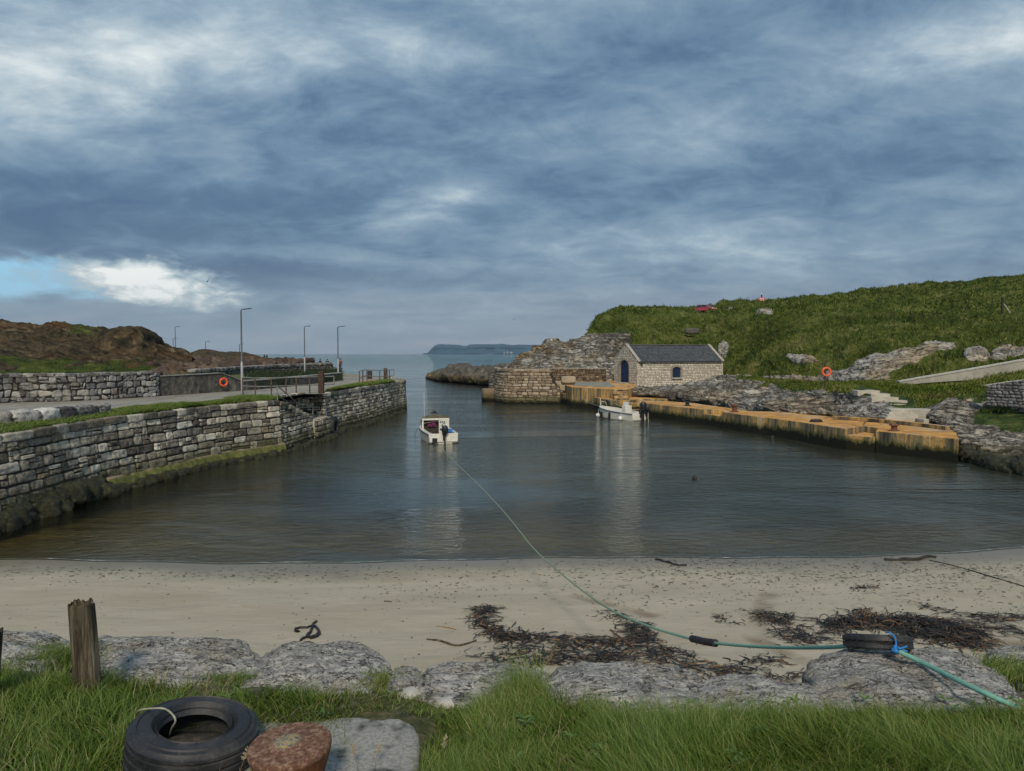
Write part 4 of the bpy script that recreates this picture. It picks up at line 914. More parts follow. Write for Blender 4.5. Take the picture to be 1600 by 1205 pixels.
# upper terrace before the boathouse
def slab(name, pts, z0, z1, m, parent=None, bevel=.05, **tg):
    b_ = MB(); b_.prism([tuple(p) for p in pts], z0, z1); return b_.build(name, m, parent, bevel=bevel, **tg)
ZT = 2.3; LZ = 1.3
ta = [xy(893, 604.7, ZT), xy(960, 608.2, ZT), xy(978, 609, ZT), xy(996, 604, ZT), xy(985, 592, ZT), (PD(975, 600, 106).x, 106), (PD(880, 600, 104).x, 104), (PD(880, 600, 93).x, 93)]
tr_ = thing('terrace', 'raised stone terrace with rust-stained front below the blue door of the boathouse', 'terrace')
slab('terrace_body', ta, -.2, ZT, M_ORANGE, tr_)
tg_ = [xy(898, 603, ZT), xy(955, 605.3, ZT), xy(962, 604, ZT), xy(956, 601, ZT), (PD(950, 600, 101).x, 101), (PD(884, 600, 101).x, 101), (PD(884, 600, 95).x, 95)]
def f_grav(t):
    n = t.noise(5, 6, .75); g = t.noise(.8, 5); c = t.mix(t.rng(n, .4, .62), (.12, .12, .085), (.42, .41, .36)); return {'Base Color': t.mix(t.rng(g, .5, .65, 0, .5), c, (.10, .14, .05)), 'Roughness': .95, 'Normal': t.bump(n, .8, .06)}
slab('gravel_top', tg_, ZT+.004, ZT+.03, mat('terrace_gravel', f_grav), tr_, 0)
b_ = MB(); s_a = xy(961, 608.3, ZT); s_b = xy(978, 609.2, ZT)
for k in range(5):
    z_ = ZT-.2*(k+1); o_ = np.array([-.1, -.42*(k+1)]); c = (s_a+s_b)/2+o_+np.array([0, .1]); b_.box((c[0], c[1]+.0, z_/2), (1.5, .5, z_))
b_.build('steps', M_ORANGE, tr_, bevel=.03)
# far lower quay, low ledge behind, boat steps
oq = thing('orange_quay', 'low concrete quay crusted with orange lichen, black weed on its foot, along the right shore', 'quay')
q1 = [xy(876, 614.2, LZ), xy(905, 617.5, LZ), xy(935, 621.7, LZ), xy(962, 626, LZ), xy(975, 625.2, LZ), xy(1000, 623.5, LZ), xy(1103, 623.8, LZ), xy(1103, 620.8, LZ), xy(1000, 619.8, LZ), xy(975, 616, LZ), (PD(960, 600, 92).x, 92), (PD(890, 600, 96).x, 96), (PD(873, 600, 95).x, 95)]
slab('far_quay', q1, -1, LZ, M_ORANGE, oq)
b_ = MB(); 
for k in range(3):
    c = xy(980, 624.6, LZ)+np.array([0, -.55*(k+1)]); z_ = LZ-.3*(k+1); b_.box((c[0], c[1]+.2, z_/2-.3), (2.4, .6, z_+.6))
b_.build('boat_steps', M_ORANGE, oq, bevel=.03)
q2f = [(999, 629), (1050, 634.5), (1099, 639.5)]; q2b = [(1172, 642.5), (1135, 637), (1100, 632.5), (1086, 630), (1040, 626.8), (1003, 625.7)]
ZG = 1.35
slab('middle_quay', [xy(*p, ZG) for p in q2f]+[xy(1131, 640.3, ZG), xy(1128, 643.3, ZG), xy(1160, 648, ZG), xy(1200, 652.5, ZG), xy(1250, 659.3, ZG), xy(1300, 667, ZG), xy(1320.6, 669.6, ZG), xy(1351, 665.5, ZG), xy(1372, 668.6, ZG), xy(1368.5, 673.4, ZG), xy(1430, 679, ZG), xy(1498, 686, ZG)]+[xy(1494, 676, ZG), xy(1482, 669.5, ZG), xy(1440, 663, ZG), xy(1380, 657, ZG), xy(1310, 650, ZG), xy(1240, 644, ZG)]+[xy(*p, ZG) for p in q2b], -1, ZG, M_ORANGE, oq)
slab('lower_berth', [xy(1099, 639.5, ZG)+np.array([0, .02]), xy(1130.5, 640.5, ZG), xy(1128, 643.0, ZG)]+[], -1, .95, M_ORANGE, oq, .02)
slab('lower_berth', [xy(1321, 669.7, ZG), xy(1351, 665.8, ZG), xy(1371.5, 668.8, ZG), xy(1368.3, 673.2, ZG)], -1, .95, M_ORANGE, oq, .02)
cb = [(1305, 655.5), (1340, 658), (1390, 662), (1440, 667), (1482, 672.5)]
b_ = MB(); pts = [PZ(a, b, ZG) for a, b in cb]
for a, b in zip(pts[:-1], pts[1:]):
    m_ = (a+b)/2; d_ = b-a; b_.box((m_.x, m_.y+.15, ZG+.125), (d_.length+.1, .35, .25), math.atan2(d_.y, d_.x))
b_.build('back_kerb', M_ORANGE, oq, bevel=.03)
for a, b in [(1190, 651.5), (1247, 659)]: pass
# concrete flights on the right
sf = thing('concrete_steps', 'pale concrete steps climbing from the orange quay through a landing to the grass', 'steps')
b_ = MB()
for k in range(4):       # lower flight
    c = PD(1406+4.0*k, 650, 51.5+.2*k); z_ = 1.62+.15*(k+1); b_.box((c.x, c.y+.4, z_/2+.2), (1.85+.12*k, 1.2, z_-.4), R(-8))
b_.build('lower_flight', M_PALE, sf, bevel=.02)
zl = 2.25
slab('landing', [xy(1389, 639, zl), xy(1446, 641, zl), xy(1476, 637.5, zl), xy(1430, 635, zl), xy(1402, 635, zl), xy(1356, 623, zl), xy(1345, 623.8, zl)], .8, zl, M_PALE, sf, .03)
b_ = MB(); ups = [(1355, 1428, 631.5), (1383, 1418, 626), (1363, 1404, 621), (1362, 1391, 615.5), (1341, 1375, 610.5)]
for k, (xa, xb, yy) in enumerate(ups):
    z_ = zl+.215*(k+1); d_ = (CH-z_)*FPX/(yy-552.5); a = PZ(xa if k else 1392, yy, z_); b = PZ(xb, yy, z_)
    b_.box(((a.x+b.x)/2, a.y+.7, z_-.2), (b.x-a.x, 1.5, .4), R(-3))
b_.build('upper_flight', M_PALE, sf, bevel=.02)
# cheek wall beside the lower flight
slab('cheek_wall', [xy(1444, 642.6, zl), xy(1452, 642.2, zl), xy(1433, 660.5, ZG), xy(1425, 660.5, ZG)], .8, 1.7, M_PALE, sf, .03)
# path parapet climbing to the right
pr = thing('path_parapet', 'pale concrete parapet of the path climbing out of the right edge of the photo', 'wall')
pa = [(1405, 597.5, 597.8, 62), (1440, 591, 593, 61), (1480, 584.5, 590, 60), (1520, 577.5, 588, 59), (1560, 570.5, 585.5, 58), (1600, 563.5, 582.5, 57), (1680, 549, 577, 55.5), (1760, 536, 570, 54)]
tp_ = [PD(a, b, d_) for a, b, c, d_ in pa]; bt_ = [PD(a, c+6, d_) for a, b, c, d_ in pa]; tb_ = [p+Vector((.05, .45, 0)) for p in tp_]; bb_ = [p+Vector((.05, .45, 0)) for p in bt_]
V, nv = loft([bt_, tp_, tb_, bb_], 90, 1); V[:, 2] += 0; mk('parapet_body', np.array([tuple(p) for r in (crom(bt_, 90), crom(tp_, 90), crom(tb_, 90), crom(bb_, 90)) for p in r]), grid_faces(90, 4), M_PALE, pr, False)
V, nv = loft([[p+Vector((0, -.06, .0)) for p in tp_], [p+Vector((0, -.06, .09)) for p in tp_], [p+Vector((0, .5, .09)) for p in tp_], [p+Vector((0, .5, .0)) for p in tp_]], 90, 1); mk('coping', V, grid_faces(90, nv), plain('coping_pale', (.55, .52, .44)), pr, False)
# short retaining wall in the grass
rp = np.array([PD(1541, 620, 50.5)[:2], PD(1570, 616, 49.5)[:2], PD(1600, 612, 48.5)[:2], PD(1700, 600, 47)[:2]]); rz_ = [PD(1541, 602, 50.5).z, PD(1570, 597.5, 49.5).z, PD(1600, 593.5, 48.5).z, PD(1700, 588, 47).z]
rtw = thing('retaining_wall', 'grey stone retaining wall set in the grass bank at the right edge', 'wall')
put_wall('stone_face', [stones(rp, rz_, 2.6, (.14, .24), (.2, .5), .07, .05, 61, nu=6, nv=5)], mat('retaining_stone', f_stone([(.2, (.10, .10, .10)), (.42, (.17, .17, .165)), (.60, (.25, .245, .235)), (.80, (.36, .35, .33))], .1, wet=False, black=.25, mort=(.09, .085, .08))), rtw)
V = []; 
for p, z in zip(rp, rz_): V += [(p[0], p[1], z-.02), (p[0]+.1, p[1]+.6, z-.02)]
mk('wall_top', V, [(0, 2, 3, 1), (2, 4, 5, 3), (4, 6, 7, 5)], M_PALE, rtw, False)
for (a, b, z_, d1, sd_, lab) in [(1362, 650, 1.6, (3.0, 1.8, 1.3), 21, 'grey rock against the left side of the lower concrete steps'), (1464, 652, 1.5, (2.4, 1.6, 1.5), 22, 'pale grey rock against the right side of the lower concrete steps')]:
    p = PZ(a, b, z_); V, F = rblock((0, 0, 0), d1, .2, sd_, 16, .30, 3.2, 1.3); o = mk('shore_boulder', V, F, M_SHORE, attrs={'grass': np.zeros(len(V))}, label=lab, cat='rock'); o.location = (p.x, p.y+.5, z_-d1[2]*.45)
# seaweed-covered boulder at the right waterline
V, F = rblock((*PZ(1618, 736, .1)[:2], .10), (2.4, 1.1, .5), .1, 9, 9, .1, 3); 
def f_green(t):
    b = t.noise(4, 7, .7); return {'Base Color': t.ramp(b, [(.35, (.01, .015, .006)), (.5, (.03, .065, .02)), (.66, (.06, .13, .05))]), 'Roughness': .6, 'Normal': t.bump(b, .7, .08)}
mk('weedy_rock', V, F, mat('green_weed', f_green), label='flat rock coated in bright green weed at the right edge of the water', cat='rock')
parts = []; rs = np.random.RandomState(77)
for i, p in enumerate(arclen(crom(np.array([PZ(a, b, .1)[:2] for a, b in [(1500, 712), (1540, 724), (1580, 734), (1640, 744), (1720, 752)]]), 40), .28)[0]):
    for j in range(3):
        V, F = rblock((p[0]+rs.uniform(-.2, .2), p[1]+rs.uniform(-.2, .9), rs.uniform(-.05, .2)+.12*j), (rs.uniform(.5, 1.0), rs.uniform(.4, .9), rs.uniform(.35, .6)), rs.uniform(0, 6), 600+i*3+j, 6, .16, 3, 2.6); parts.append((V, F))
V, F, A = merge(parts); mk('wrack_bed', V, F, M_WEED, kind='stuff', label='black seaweed-covered stones along the waterline beyond the end of the orange quay', cat='seaweed')
# bollards of the orange quay
def small_bollard(px_, py_, r, h, label, m):
    p = PZ(px_, py_, ZG); t_ = thing('bollard', label, 'bollard', (p.x, p.y, ZG), 0, 'small bollards on the orange quay')
    b_ = MB(); b_.lathe([(r*1.5, 0), (r*1.5, .05), (r*.85, .09), (r*.75, h*.6), (r*.9, h*.75)], 14); b_.build('post', m, t_, True)
    b_ = MB(); b_.lathe([(r*.9, h*.75+.003), (r*1.35, h*.8), (r*1.35, h*.96), (r*1.1, h)], 14); b_.build('cap', m, t_, True)
M_RUST = mat('rusted_iron', lambda t: (lambda n, b: {'Base Color': t.mix(t.rng(b, .4, .62), t.ramp(n, [(.3, (.07, .025, .015)), (.5, (.17, .07, .045)), (.7, (.26, .13, .09))]), (.12, .045, .02)), 'Roughness': .85, 'Normal': t.bump(t.m('ADD', n, t.noise(60, 4)), .6, .01)})(t.noise(9, 8, .7), t.noise(3, 5)))
M_BLACKIRON = plain('black_iron', (.02, .02, .022), .6)
small_bollard(1074, 634.2, .22, .38, 'squat black bollard at the left end of the orange quay', M_BLACKIRON)
small_bollard(1147.5, 643.6, .24, .62, 'rusty waisted bollard beside the first low berth of the orange quay', M_RUST)
small_bollard(1397, 673.4, .22, .42, 'rusty bollard near the right end of the orange quay', M_RUST)
# heap of dark rope on the quay edge with a line dropping into the water
b_ = MB(); p = PZ(1275, 659.5, ZG)
for k in range(3):
    b_.tube([(p.x+math.cos(a*.5+k)*(.42-.05*k), p.y+math.sin(a*.5+k)*.28, ZG+.05+.05*k) for a in range(13)], .04, 6)
b_.build('coiled_rope', M_BLACKIRON, None, True, label='dark coil of rope lying on the edge of the orange quay', cat='rope')
b_ = MB(); a = PZ(1268, 660, ZG)+Vector((0, 0, .04)); b = PZ(1206, 682, 0); b_.tube([a.lerp(b, f)+Vector((0, 0, -.25*math.sin(PI*f))) for f in np.linspace(0, 1, 12)], .02, 6)
b_.build('mooring_line', plain('old_rope', (.20, .19, .13)), None, True, label='thin line running from the orange quay down into the water', cat='rope')
# ================================================================ boathouse
TH = R(22); BC = PD(995, 600, 93); cx_, cy_ = BC.x, BC.y
Mb = Matrix.Translation((cx_, cy_, 0)) @ Matrix.Rotation(TH, 4, 'Z')      # local x along the long side, local y along the gable
bh = thing('boathouse', 'small pale stone boathouse with slate roof and arched blue doors', 'building', (cx_, cy_, 0), TH)
BL, BWd, EZ, RZ_ = 12.9, 5.6, 5.1, 7.15
bh_z0 = .9
V_, F_, Rr, Ee = [], [], [], []
def hole_filter(parts, holes):
    V, F, Rn, Ed = parts; out = V.copy()
    return parts
def lw(path, zt, holes=(), seed=1, **k):
    """local-space stone face with openings removed"""
    V, F, Rn, Ed = stones(np.array(path), zt, bh_z0, (.16, .26), (.22, .62), .05, .02, seed, nu=6, nv=5, gap=.012, rough=.015, **k)
    return V, F, Rn, Ed
def cut(part, test):
    V, F, Rn, Ed = part; C_ = V[F].mean(1); keep = ~test(C_); return V, F[keep], Rn, Ed
def door_in(C_):
    y = C_[:, 1]; z = C_[:, 2]; w_ = np.abs(y-DY); top = 4.35+np.sqrt(np.clip(1.15**2-w_**2, 0, 2))*.80
    return (w_ < 1.15) & (z < top)
DY = 2.98
def win_in(C_):
    x = C_[:, 0]; z = C_[:, 2]; w_ = np.abs(x-WX); return (w_ < .62) & (z > 3.05) & (z < 4.2+.22*(1-(w_/.62)**2))
WX = 5.75
side = cut(lw([(0, 0), (BL, 0)], EZ, seed=71), win_in)
gp = [(0, BWd), (0, BWd/2), (0, 0)]
g_ = cut(lw([(0, BWd), (0, BWd*.75), (0, BWd/2), (0, BWd*.25), (0, 0)], [EZ+.1, (EZ+RZ_)/2+.05, RZ_, (EZ+RZ_)/2+.05, EZ+.1], seed=72), door_in)
g2 = lw([(BL, 0), (BL, BWd/2), (BL, BWd)], [EZ+.1, RZ_, EZ+.1], seed=73)
bkw = lw([(BL, BWd), (0, BWd)], EZ, seed=74)
put_wall('stone_walls', [side, g_, g2, bkw], M_HSTONE, bh)
# slate roof
def f_slate(t):
    P = t.coord('Object'); r = t.n('TexBrick', {'Vector': t.mapv(P, (1, 1, 1.35), (0, 0, 0), (R(90), 0, 0)), 'Color1': (.045, .048, .055, 1), 'Color2': (.10, .105, .115, 1), 'Mortar': (.012, .012, .014, 1), 'Scale': 1.0, 'Mortar Size': .02, 'Brick Width': .32, 'Row Height': .26})
    n = t.noise(2.5, 7, .7); c = t.mix(t.rng(n, .5, .7, 0, .5), r.outputs[0], (.15, .15, .145))
    return {'Base Color': c, 'Roughness': .55, 'Normal': t.bump(r.outputs[1], -.6, .03)}
M_SLATE = mat('slate', f_slate)
def roofside(sgn):
    """overlapping courses of slates as stepped strips"""
    V, F = [], []; n_ = 13; ya, yb = (-.22, BWd/2) if sgn < 0 else (BWd+.22, BWd/2); za, zb = EZ+.02, RZ_+.02
    for k in range(n_):
        f0_, f1_ = k/n_, (k+1)/n_; y0, y1 = ya+(yb-ya)*f0_, ya+(yb-ya)*f1_; z0, z1 = za+(zb-za)*f0_, za+(zb-za)*f1_; o = len(V)
        V += [(.42, y0, z0+.035), (BL-.42, y0, z0+.035), (BL-.42, y1, z1+.008), (.42, y1, z1+.008), (.42, y0, z0), (BL-.42, y0, z0)]
        F += [(o, o+1, o+2, o+3), (o+4, o+5, o+1, o)]
    return V, F
b_ = MB(); b_.add(*roofside(-1)); b_.add(*roofside(1)); rf = b_.build('roof', M_SLATE, bh)
b_ = MB(); b_.box((BL/2, BWd/2, RZ_+.07), (BL-.84, .22, .1)); b_.build('ridge', plain('ridge_tile', (.12, .12, .12)), rf, bevel=.03)
b_ = MB(); b_.box((BL/2, -.27, EZ-.03), (BL-.5, .1, .1)); b_.build('gutter', plain('gutter', (.03, .03, .035)), rf, bevel=.02)
for i, x_ in enumerate((0.2, BL-.2)):
    b_ = MB()
    for s_ in (-1, 1):
        y0 = -.25 if s_ < 0 else BWd+.25; prof_ = [(y0, EZ-.02), (BWd/2, RZ_+.06), (BWd/2, RZ_+.22), (y0, EZ+.15)]
        V = [(x_+dx, a, b) for dx in (-.20, .20) for a, b in prof_]; b_.add(V, [(0, 1, 2, 3), (4, 7, 6, 5), (0, 4, 5, 1), (1, 5, 6, 2), (2, 6, 7, 3), (3, 7, 4, 0)])
    b_.build('gable_coping', M_HSTONE if 0 else plain('coping_stone', (.40, .37, .32), .9, 0, .3, 5, .5, .04), bh, bevel=.03)
# door: surround, two leaves with boards, hinges
M_BLUE = plain('blue_paint', (.005, .022, .095), .5, 0, .25, 2, .2, .01)
def arch(w_, zs, ze, n=14): return [(-w_, zs)]+[(-w_*math.cos(PI*k/n), ze+w_*.82*math.sin(PI*k/n)) for k in range(n+1)]+[(w_, zs)]
o_, i_ = arch(1.42, ZT-.4, 4.35), arch(1.15, ZT-.4, 4.35)
V = [(x_, DY+a, b) for x_ in (-.09, .30) for L_ in (o_, i_) for a, b in L_]; n_ = len(o_); F = []
for k in range(n_-1): F += [(k, k+1, n_+k+1, n_+k), (n_+k, n_+k+1, 3*n_+k+1, 3*n_+k), (k, 2*n_+k, 2*n_+k+1, k+1)]
dr_s = MB().add(V, F).build('door_surround', plain('door_surround', (.33, .28, .215), .9, 0, .25, 4, .5, .04), bh)
for s_ in (-1, 1):
    poly = [(0, ZT-.4)]+[(s_*1.12*math.sin(PI/2*k/10), 4.33+.9*math.cos(PI/2*k/10)) for k in range(11)]+[(s_*1.12, ZT-.4)]
    b_ = MB(); V = [(x_, DY+a+s_*.012, b) for x_ in (.16, .22) for a, b in poly]; n_ = len(poly); b_.add(V, [tuple(range(n_)), tuple(range(n_, 2*n_))[::-1]]+[(k, (k+1) % n_, n_+(k+1) % n_, n_+k) for k in range(n_)])
    for j in range(1, 5): b_.box((.155, DY+s_*(.19*j), 3.15), (.012, .02, 2.35))
    leaf = b_.build('door_leaf', M_BLUE, bh)
    for z_ in (2.7, 3.6, 4.4): b_ = MB(); b_.box((.14, DY+s_*.55, z_), (.02, .7, .07)); b_.build('hinge', plain('hinge_black', (.012, .014, .02)), leaf)
    pass
b_ = MB(); b_.box((-.25, DY, ZT-.02+.06), (.7, 2.4, .2)); b_.build('doorstep', M_PALE, bh, bevel=.02)
# window with blue shutters
wi, wo = .62, .86
def warch(w_, z0, z1, rise, n=8): return [(-w_, z0)]+[(-w_+2*w_*k/n, z1+rise*(1-(2*k/n-1)**2)) for k in range(n+1)]+[(w_, z0)]
o_, i_ = warch(wo, 3.05, 4.38, .26), warch(wi, 3.05, 4.2, .22); n_ = len(o_)
V = [(WX+a, y_, b) for y_ in (-.085, .25) for L_ in (o_, i_) for a, b in L_]; F = []
for k in range(n_-1): F += [(k, k+1, n_+k+1, n_+k), (n_+k, n_+k+1, 3*n_+k+1, 3*n_+k), (k, 2*n_+k, 2*n_+k+1, k+1)]
wf = MB().add(V, F).build('window_surround', plain('window_surround', (.30, .26, .20), .9, 0, .25, 4, .5, .04), bh)
for s_ in (-1, 1):
    b_ = MB(); poly = [(0, 3.06), (s_*.60, 3.06), (s_*.60, 4.21), (s_*.3, 4.33), (0, 4.38)]; V = [(WX+a+s_*.012, y_, b) for y_ in (.10, .16) for a, b in poly]; b_.add(V, [(0, 1, 2, 3, 4), (9, 8, 7, 6, 5)]+[(k, (k+1) % 5, 5+(k+1) % 5, 5+k) for k in range(5)])
    for j in (1, 2): b_.box((WX+s_*.2*j, .095, 3.62), (.018, .012, 1.05))
    b_.build('shutter', mat('dark_blue_paint', lambda t: {'Base Color': t.mix(t.noise(3), (.004, .018, .05), (.01, .035, .085)), 'Roughness': .5}), bh)
b_ = MB(); b_.box((WX, -.06, 2.98), (1.6, .34, .13)); b_.build('window_sill', M_PALE, bh, bevel=.02)
# plinth of bigger stones and a few boulders at the corner
pl_ = stones(np.array([(-.15, 1.4), (-.15, -.25), (7.5, -.25)]), [1.9, 1.65, 2.5], .6, (.22, .3), (.35, .9), .1, .05, 75, nu=6, nv=5)
put_wall('plinth', [pl_], M_HSTONE, bh)
mk('plinth_top', [(-.15, 1.4, 1.88), (-.15, -.25, 1.6), (7.5, -.25, 2.45), (7.5, .1, 2.45), (0, .1, 1.6)], [(0, 1, 2, 3, 4)], M_HSTONE, bh, False, {'rnd': np.full(5, .6), 'edge': np.ones(5)})
# lamp bracket at the eave corner
b_ = MB(); b_.ball((.55, -.3, 4.86), .17); b_.tube([(.55, -.05, 5.0), (.55, -.3, 4.95)], .03); b_.build('eave_lamp', M_BLACKIRON, bh, True)
# ================================================================ lamps
M_GALV = plain('galvanised', (.33, .34, .35), .5, .5, .15, 3); M_LAMPHEAD = plain('lamp_head', (.08, .085, .09), .5)
def lamp(loc, h, label, s=1.0, upper=(.12, .13, .14)):
    t_ = thing('street_lamp', label, 'street lamp', loc, 0, 'slim street lamps on the quay and breakwater')
    b_ = MB(); b_.lathe([(.10*s, 0), (.10*s, h*.36), (.07*s, h*.37), (.055*s, h-.05)], 12); b_.build('pole', mat('lamp_pole', lambda t: {'Base Color': t.mix(t.rng(t.sep(t.coord('Object'))[2], 2.3, 2.4), (.36, .37, .38), (.10, .115, .13)), 'Roughness': .45, 'Metallic': .3}), t_, True)
    b_ = MB(); b_.tube([(0, 0, h-.1), (.05, 0, h), (.3, 0, h+.04)], .035*s, 8); b_.build('bracket', M_LAMPHEAD, t_, True)
    b_ = MB(); b_.box((.48*s, 0, h+.06), (.62*s, .26*s, .07*s), M=Matrix.Rotation(R(-6), 3, 'Y')); hd = b_.build('lamp_head', M_LAMPHEAD, t_, bevel=.02)
    b_ = MB(); b_.box((.0, 0, .35), (.02, .14, .4)); 
def lamp_at(px_, pyb, z, pyt, label, s=1.0):
    p = PZ(px_, pyb, z); h = PD(px_, pyt, p.y).z-z; return lamp((p.x, p.y, z), h, label, s)
def lamp_d(px_, d_, z, pyt, label, s=1.0):
    p = PD(px_, 560, d_); h = PD(px_, pyt, d_).z-z; return lamp((p.x, d_, z), h, label, s)
lamp_at(378.5, 615, ZQ-.04, 484, 'tallest and nearest street lamp, beside the rendered wall with the lifebuoy', .95)
lamp_at(528.5, 594.5, ZQ-.04, 511, 'street lamp beside the standing person at the end of the low wall')
lamp_d(476, 94, 3.3, 510.5, 'street lamp rising behind the dark rubble wall, middle of the quay')
lamp_d(274.5, 134, 4.8, 511, 'taller of the two lamps standing close together by the brown crag', 1.05)
lamp_d(271, 232, 4.2, 529, 'shorter of the two lamps standing close together by the brown crag', 1.5)
lamp_d(321.5, 240, 4.2, 534, 'small far lamp standing alone before the low dark rocks', 1.7)
lamp_d(374.3, 240, 4.2, 538, 'far pale lamp half hidden behind the tallest lamp pole', 1.7)
# ================================================================ railings
M_RAIL = plain('rusty_rail', (.115, .075, .055), .75, .2, .5, 4); M_RAILG = plain('grey_rail', (.24, .24, .22), .6, .3, .3, 4)
def railing(name, label, posts, h, r=.045, loop=None, mid=.5, mats=(None, None)):
    t_ = thing(name, label, 'railing', (posts[0].x, posts[0].y, posts[0].z)); O = posts[0]
    P_ = [p-O for p in posts]
    for p in P_:
        b_ = MB(); b_.tube([p, p+Vector((0, 0, h))], r, 8); b_.lathe([(r*2, 0), (r*2, .03), (r, .035)], 8, p); b_.build('post', mats[0] or M_RAIL, t_, True)
    for f_ in (1.0, mid):
        b_ = MB(); pts = [p+Vector((0, 0, h*f_)) for p in P_]; 
        if loop is not None: pts.append(loop-O+Vector((0, 0, h*f_)))
        b_.tube(pts, r*.8, 8); b_.build('rail', mats[1] or M_RAILG, t_, True)
    if loop is not None:
        b_ = MB(); q_ = loop-O; b_.tube([q_+Vector((0, 0, h*mid)), q_+Vector((0, 0, h))], r*.8, 8); b_.build('end_bar', mats[1] or M_RAILG, t_, True)
    return t_
rp_ = [PZ(a, b, ZQ-.03) for a, b in [(379.5, 616.2), (399, 617.5), (424, 617), (447, 616), (463, 615.3), (484, 614.6), (504.5, 614)]]
railing('railing', 'long rusty railing along the quay between the tall lamp and the timber post', rp_, 1.2, .05, PZ(522, 613, ZQ))
re_ = [PZ(a, b, ZQ-.03) for a, b in [(561.5, 600.5), (567, 598.3), (573.5, 597), (593.5, 598.3), (608.5, 597.3)]]
railing('railing', 'short rusty railing round the outer end of the quay', re_, 1.25, .05, PZ(615.5, 596.6, ZQ))
t_ = thing('handrail', 'grey twin-bar handrail leading down the stone steps in the quay wall', 'handrail', tuple(PZ(436.5, 617, ZQ))); O = PZ(436.5, 617, ZQ)
hd0 = Vector((st_a[0], st_a[1], ZQ))+Vector((nrm[0], nrm[1], 0))*-.1; dv = Vector((dirv[0], dirv[1], 0))
for f_, z_ in [(0, ZQ-.1), (3.2, ZQ-1.35), (6.2, 1.5)]:
    p = hd0+dv*min(f_, Lst*.75); b_ = MB(); b_.tube([Vector((p.x, p.y, z_))-O, Vector((p.x, p.y, z_+1.05 if f_ < 6 else z_+.9))-O], .04, 8); b_.build('post', M_RAILG, t_, True)
for h_ in (1.03, .5):
    b_ = MB(); b_.tube([hd0+Vector((0, 0, h_-.1))-O, hd0+dv*3.2+Vector((0, 0, h_-1.35))-O, hd0+dv*min(6.2, Lst*.75)+Vector((0, 0, h_-1.85))-O], .035, 8); b_.build('rail', M_RAILG, t_, True)
# timber / iron mooring posts
M_TIMB = plain('rusty_timber', (.065, .036, .024), .85, 0, .5, 5, .5, .03); M_DARKT = plain('dark_timber', (.035, .03, .027), .85, 0, .4, 5, .5, .03)
def mpost(px_, py_, w_, h, m, label):
    p = PZ(px_, py_, ZQ-.03); t_ = thing('mooring_post', label, 'post', tuple(p), 0, 'stout mooring posts on the left quay')
    b_ = MB(); b_.box((0, 0, h/2), (w_, w_, h)); b_.build('post', m, t_, bevel=.03)
    b_ = MB(); b_.box((0, 0, h*.60), (w_*1.12, w_*1.12, .07)); b_.build('band', plain('iron_band', (.07, .05, .04), .7), t_, bevel=.01)
mpost(502, 614.6, .38, 1.62, M_TIMB, 'tall square brown mooring post at the end of the long railing')
mpost(578, 592.2, .45, .95, M_DARKT, 'short nearly black mooring post behind the end railing')
mpost(602.5, 592.5, .38, 1.25, M_TIMB, 'brown mooring post nearest the outer end of the quay')
# orange heap of net and rope by the end railing
b_ = MB(); p = PZ(576, 601, ZQ); rs = np.random.RandomState(3)
for k in range(26):
    a = rs.uniform(0, 6.28); r_ = rs.uniform(.2, .8); c = Vector((p.x+math.cos(a)*r_*.9, p.y+.5+math.sin(a)*r_*.5, ZQ+.08+rs.uniform(0, .35)*(1-r_)))
    b_.tube([c+Vector((math.cos(u+a)*.28, math.sin(u+a)*.2, .07*math.sin(2*u+k))) for u in np.linspace(0, 5.5, 10)], .035, 5)
b_.build('rope_heap', plain('orange_net', (.42, .20, .07), .9, 0, .6, 7), None, True, label='tangled orange and brown rope heaped under the end railing', cat='rope')
# lifebuoys
def lifebuoy(name, loc, rad, rz, label, post=None):
    t_ = thing('lifebuoy', label, 'lifebuoy', loc, rz)
    b_ = MB(); n_ = 36; m_ = 12; V = []
    for i in range(n_):
        a = 2*PI*i/n_
        for j in range(m_):
            c_ = 2*PI*j/m_; rr = rad*.78+rad*.22*math.cos(c_); V.append((rr*math.cos(a), rad*.17*math.sin(c_), rr*math.sin(a)))
    b_.add(V, [(i*m_+j, i*m_+(j+1) % m_, ((i+1) % n_)*m_+(j+1) % m_, ((i+1) % n_)*m_+j) for i in range(n_) for j in range(m_)])
    b_.build('ring', plain('buoy_orange', (.80, .10, .025), .5, 0, .12, 4), t_, True)
    for k in range(4):
        a = PI/4+k*PI/2; b_ = MB(); c = Vector((math.cos(a)*rad*.78, 0, math.sin(a)*rad*.78)); ta_ = Vector((-math.sin(a), 0, math.cos(a)))
        b_.tube([c-ta_*rad*.08, c+ta_*rad*.08], rad*.235, 14, False); b_.build('band', plain('buoy_band', (.55, .30, .22), .6), t_, True)
    return t_
p = PZ(350, 611.4, ZQ); q_ = PD(349.3, 597.3, p.y-.55); lifebuoy('lb', (q_.x, q_.y, q_.z), .36, R(50), 'orange lifebuoy hanging on the dark rendered wall by the tall lamp')
q_ = PD(1291.5, 581, 60.5); lifebuoy('lb', (q_.x, q_.y, q_.z), .40, 0, 'round orange lifebuoy on a post on the grass of the right shore')
b_ = MB(); g_z = PD(1290, 603, 61).z; b_.box((q_.x-.05, q_.y+.15, (g_z+q_.z+.75)/2-.1), (.12, .1, q_.z+.75-g_z+.2)); b_.build('lifebuoy_post', M_TIMB, None, bevel=.01, label='thin brown post carrying the round lifebuoy on the right shore', cat='post')
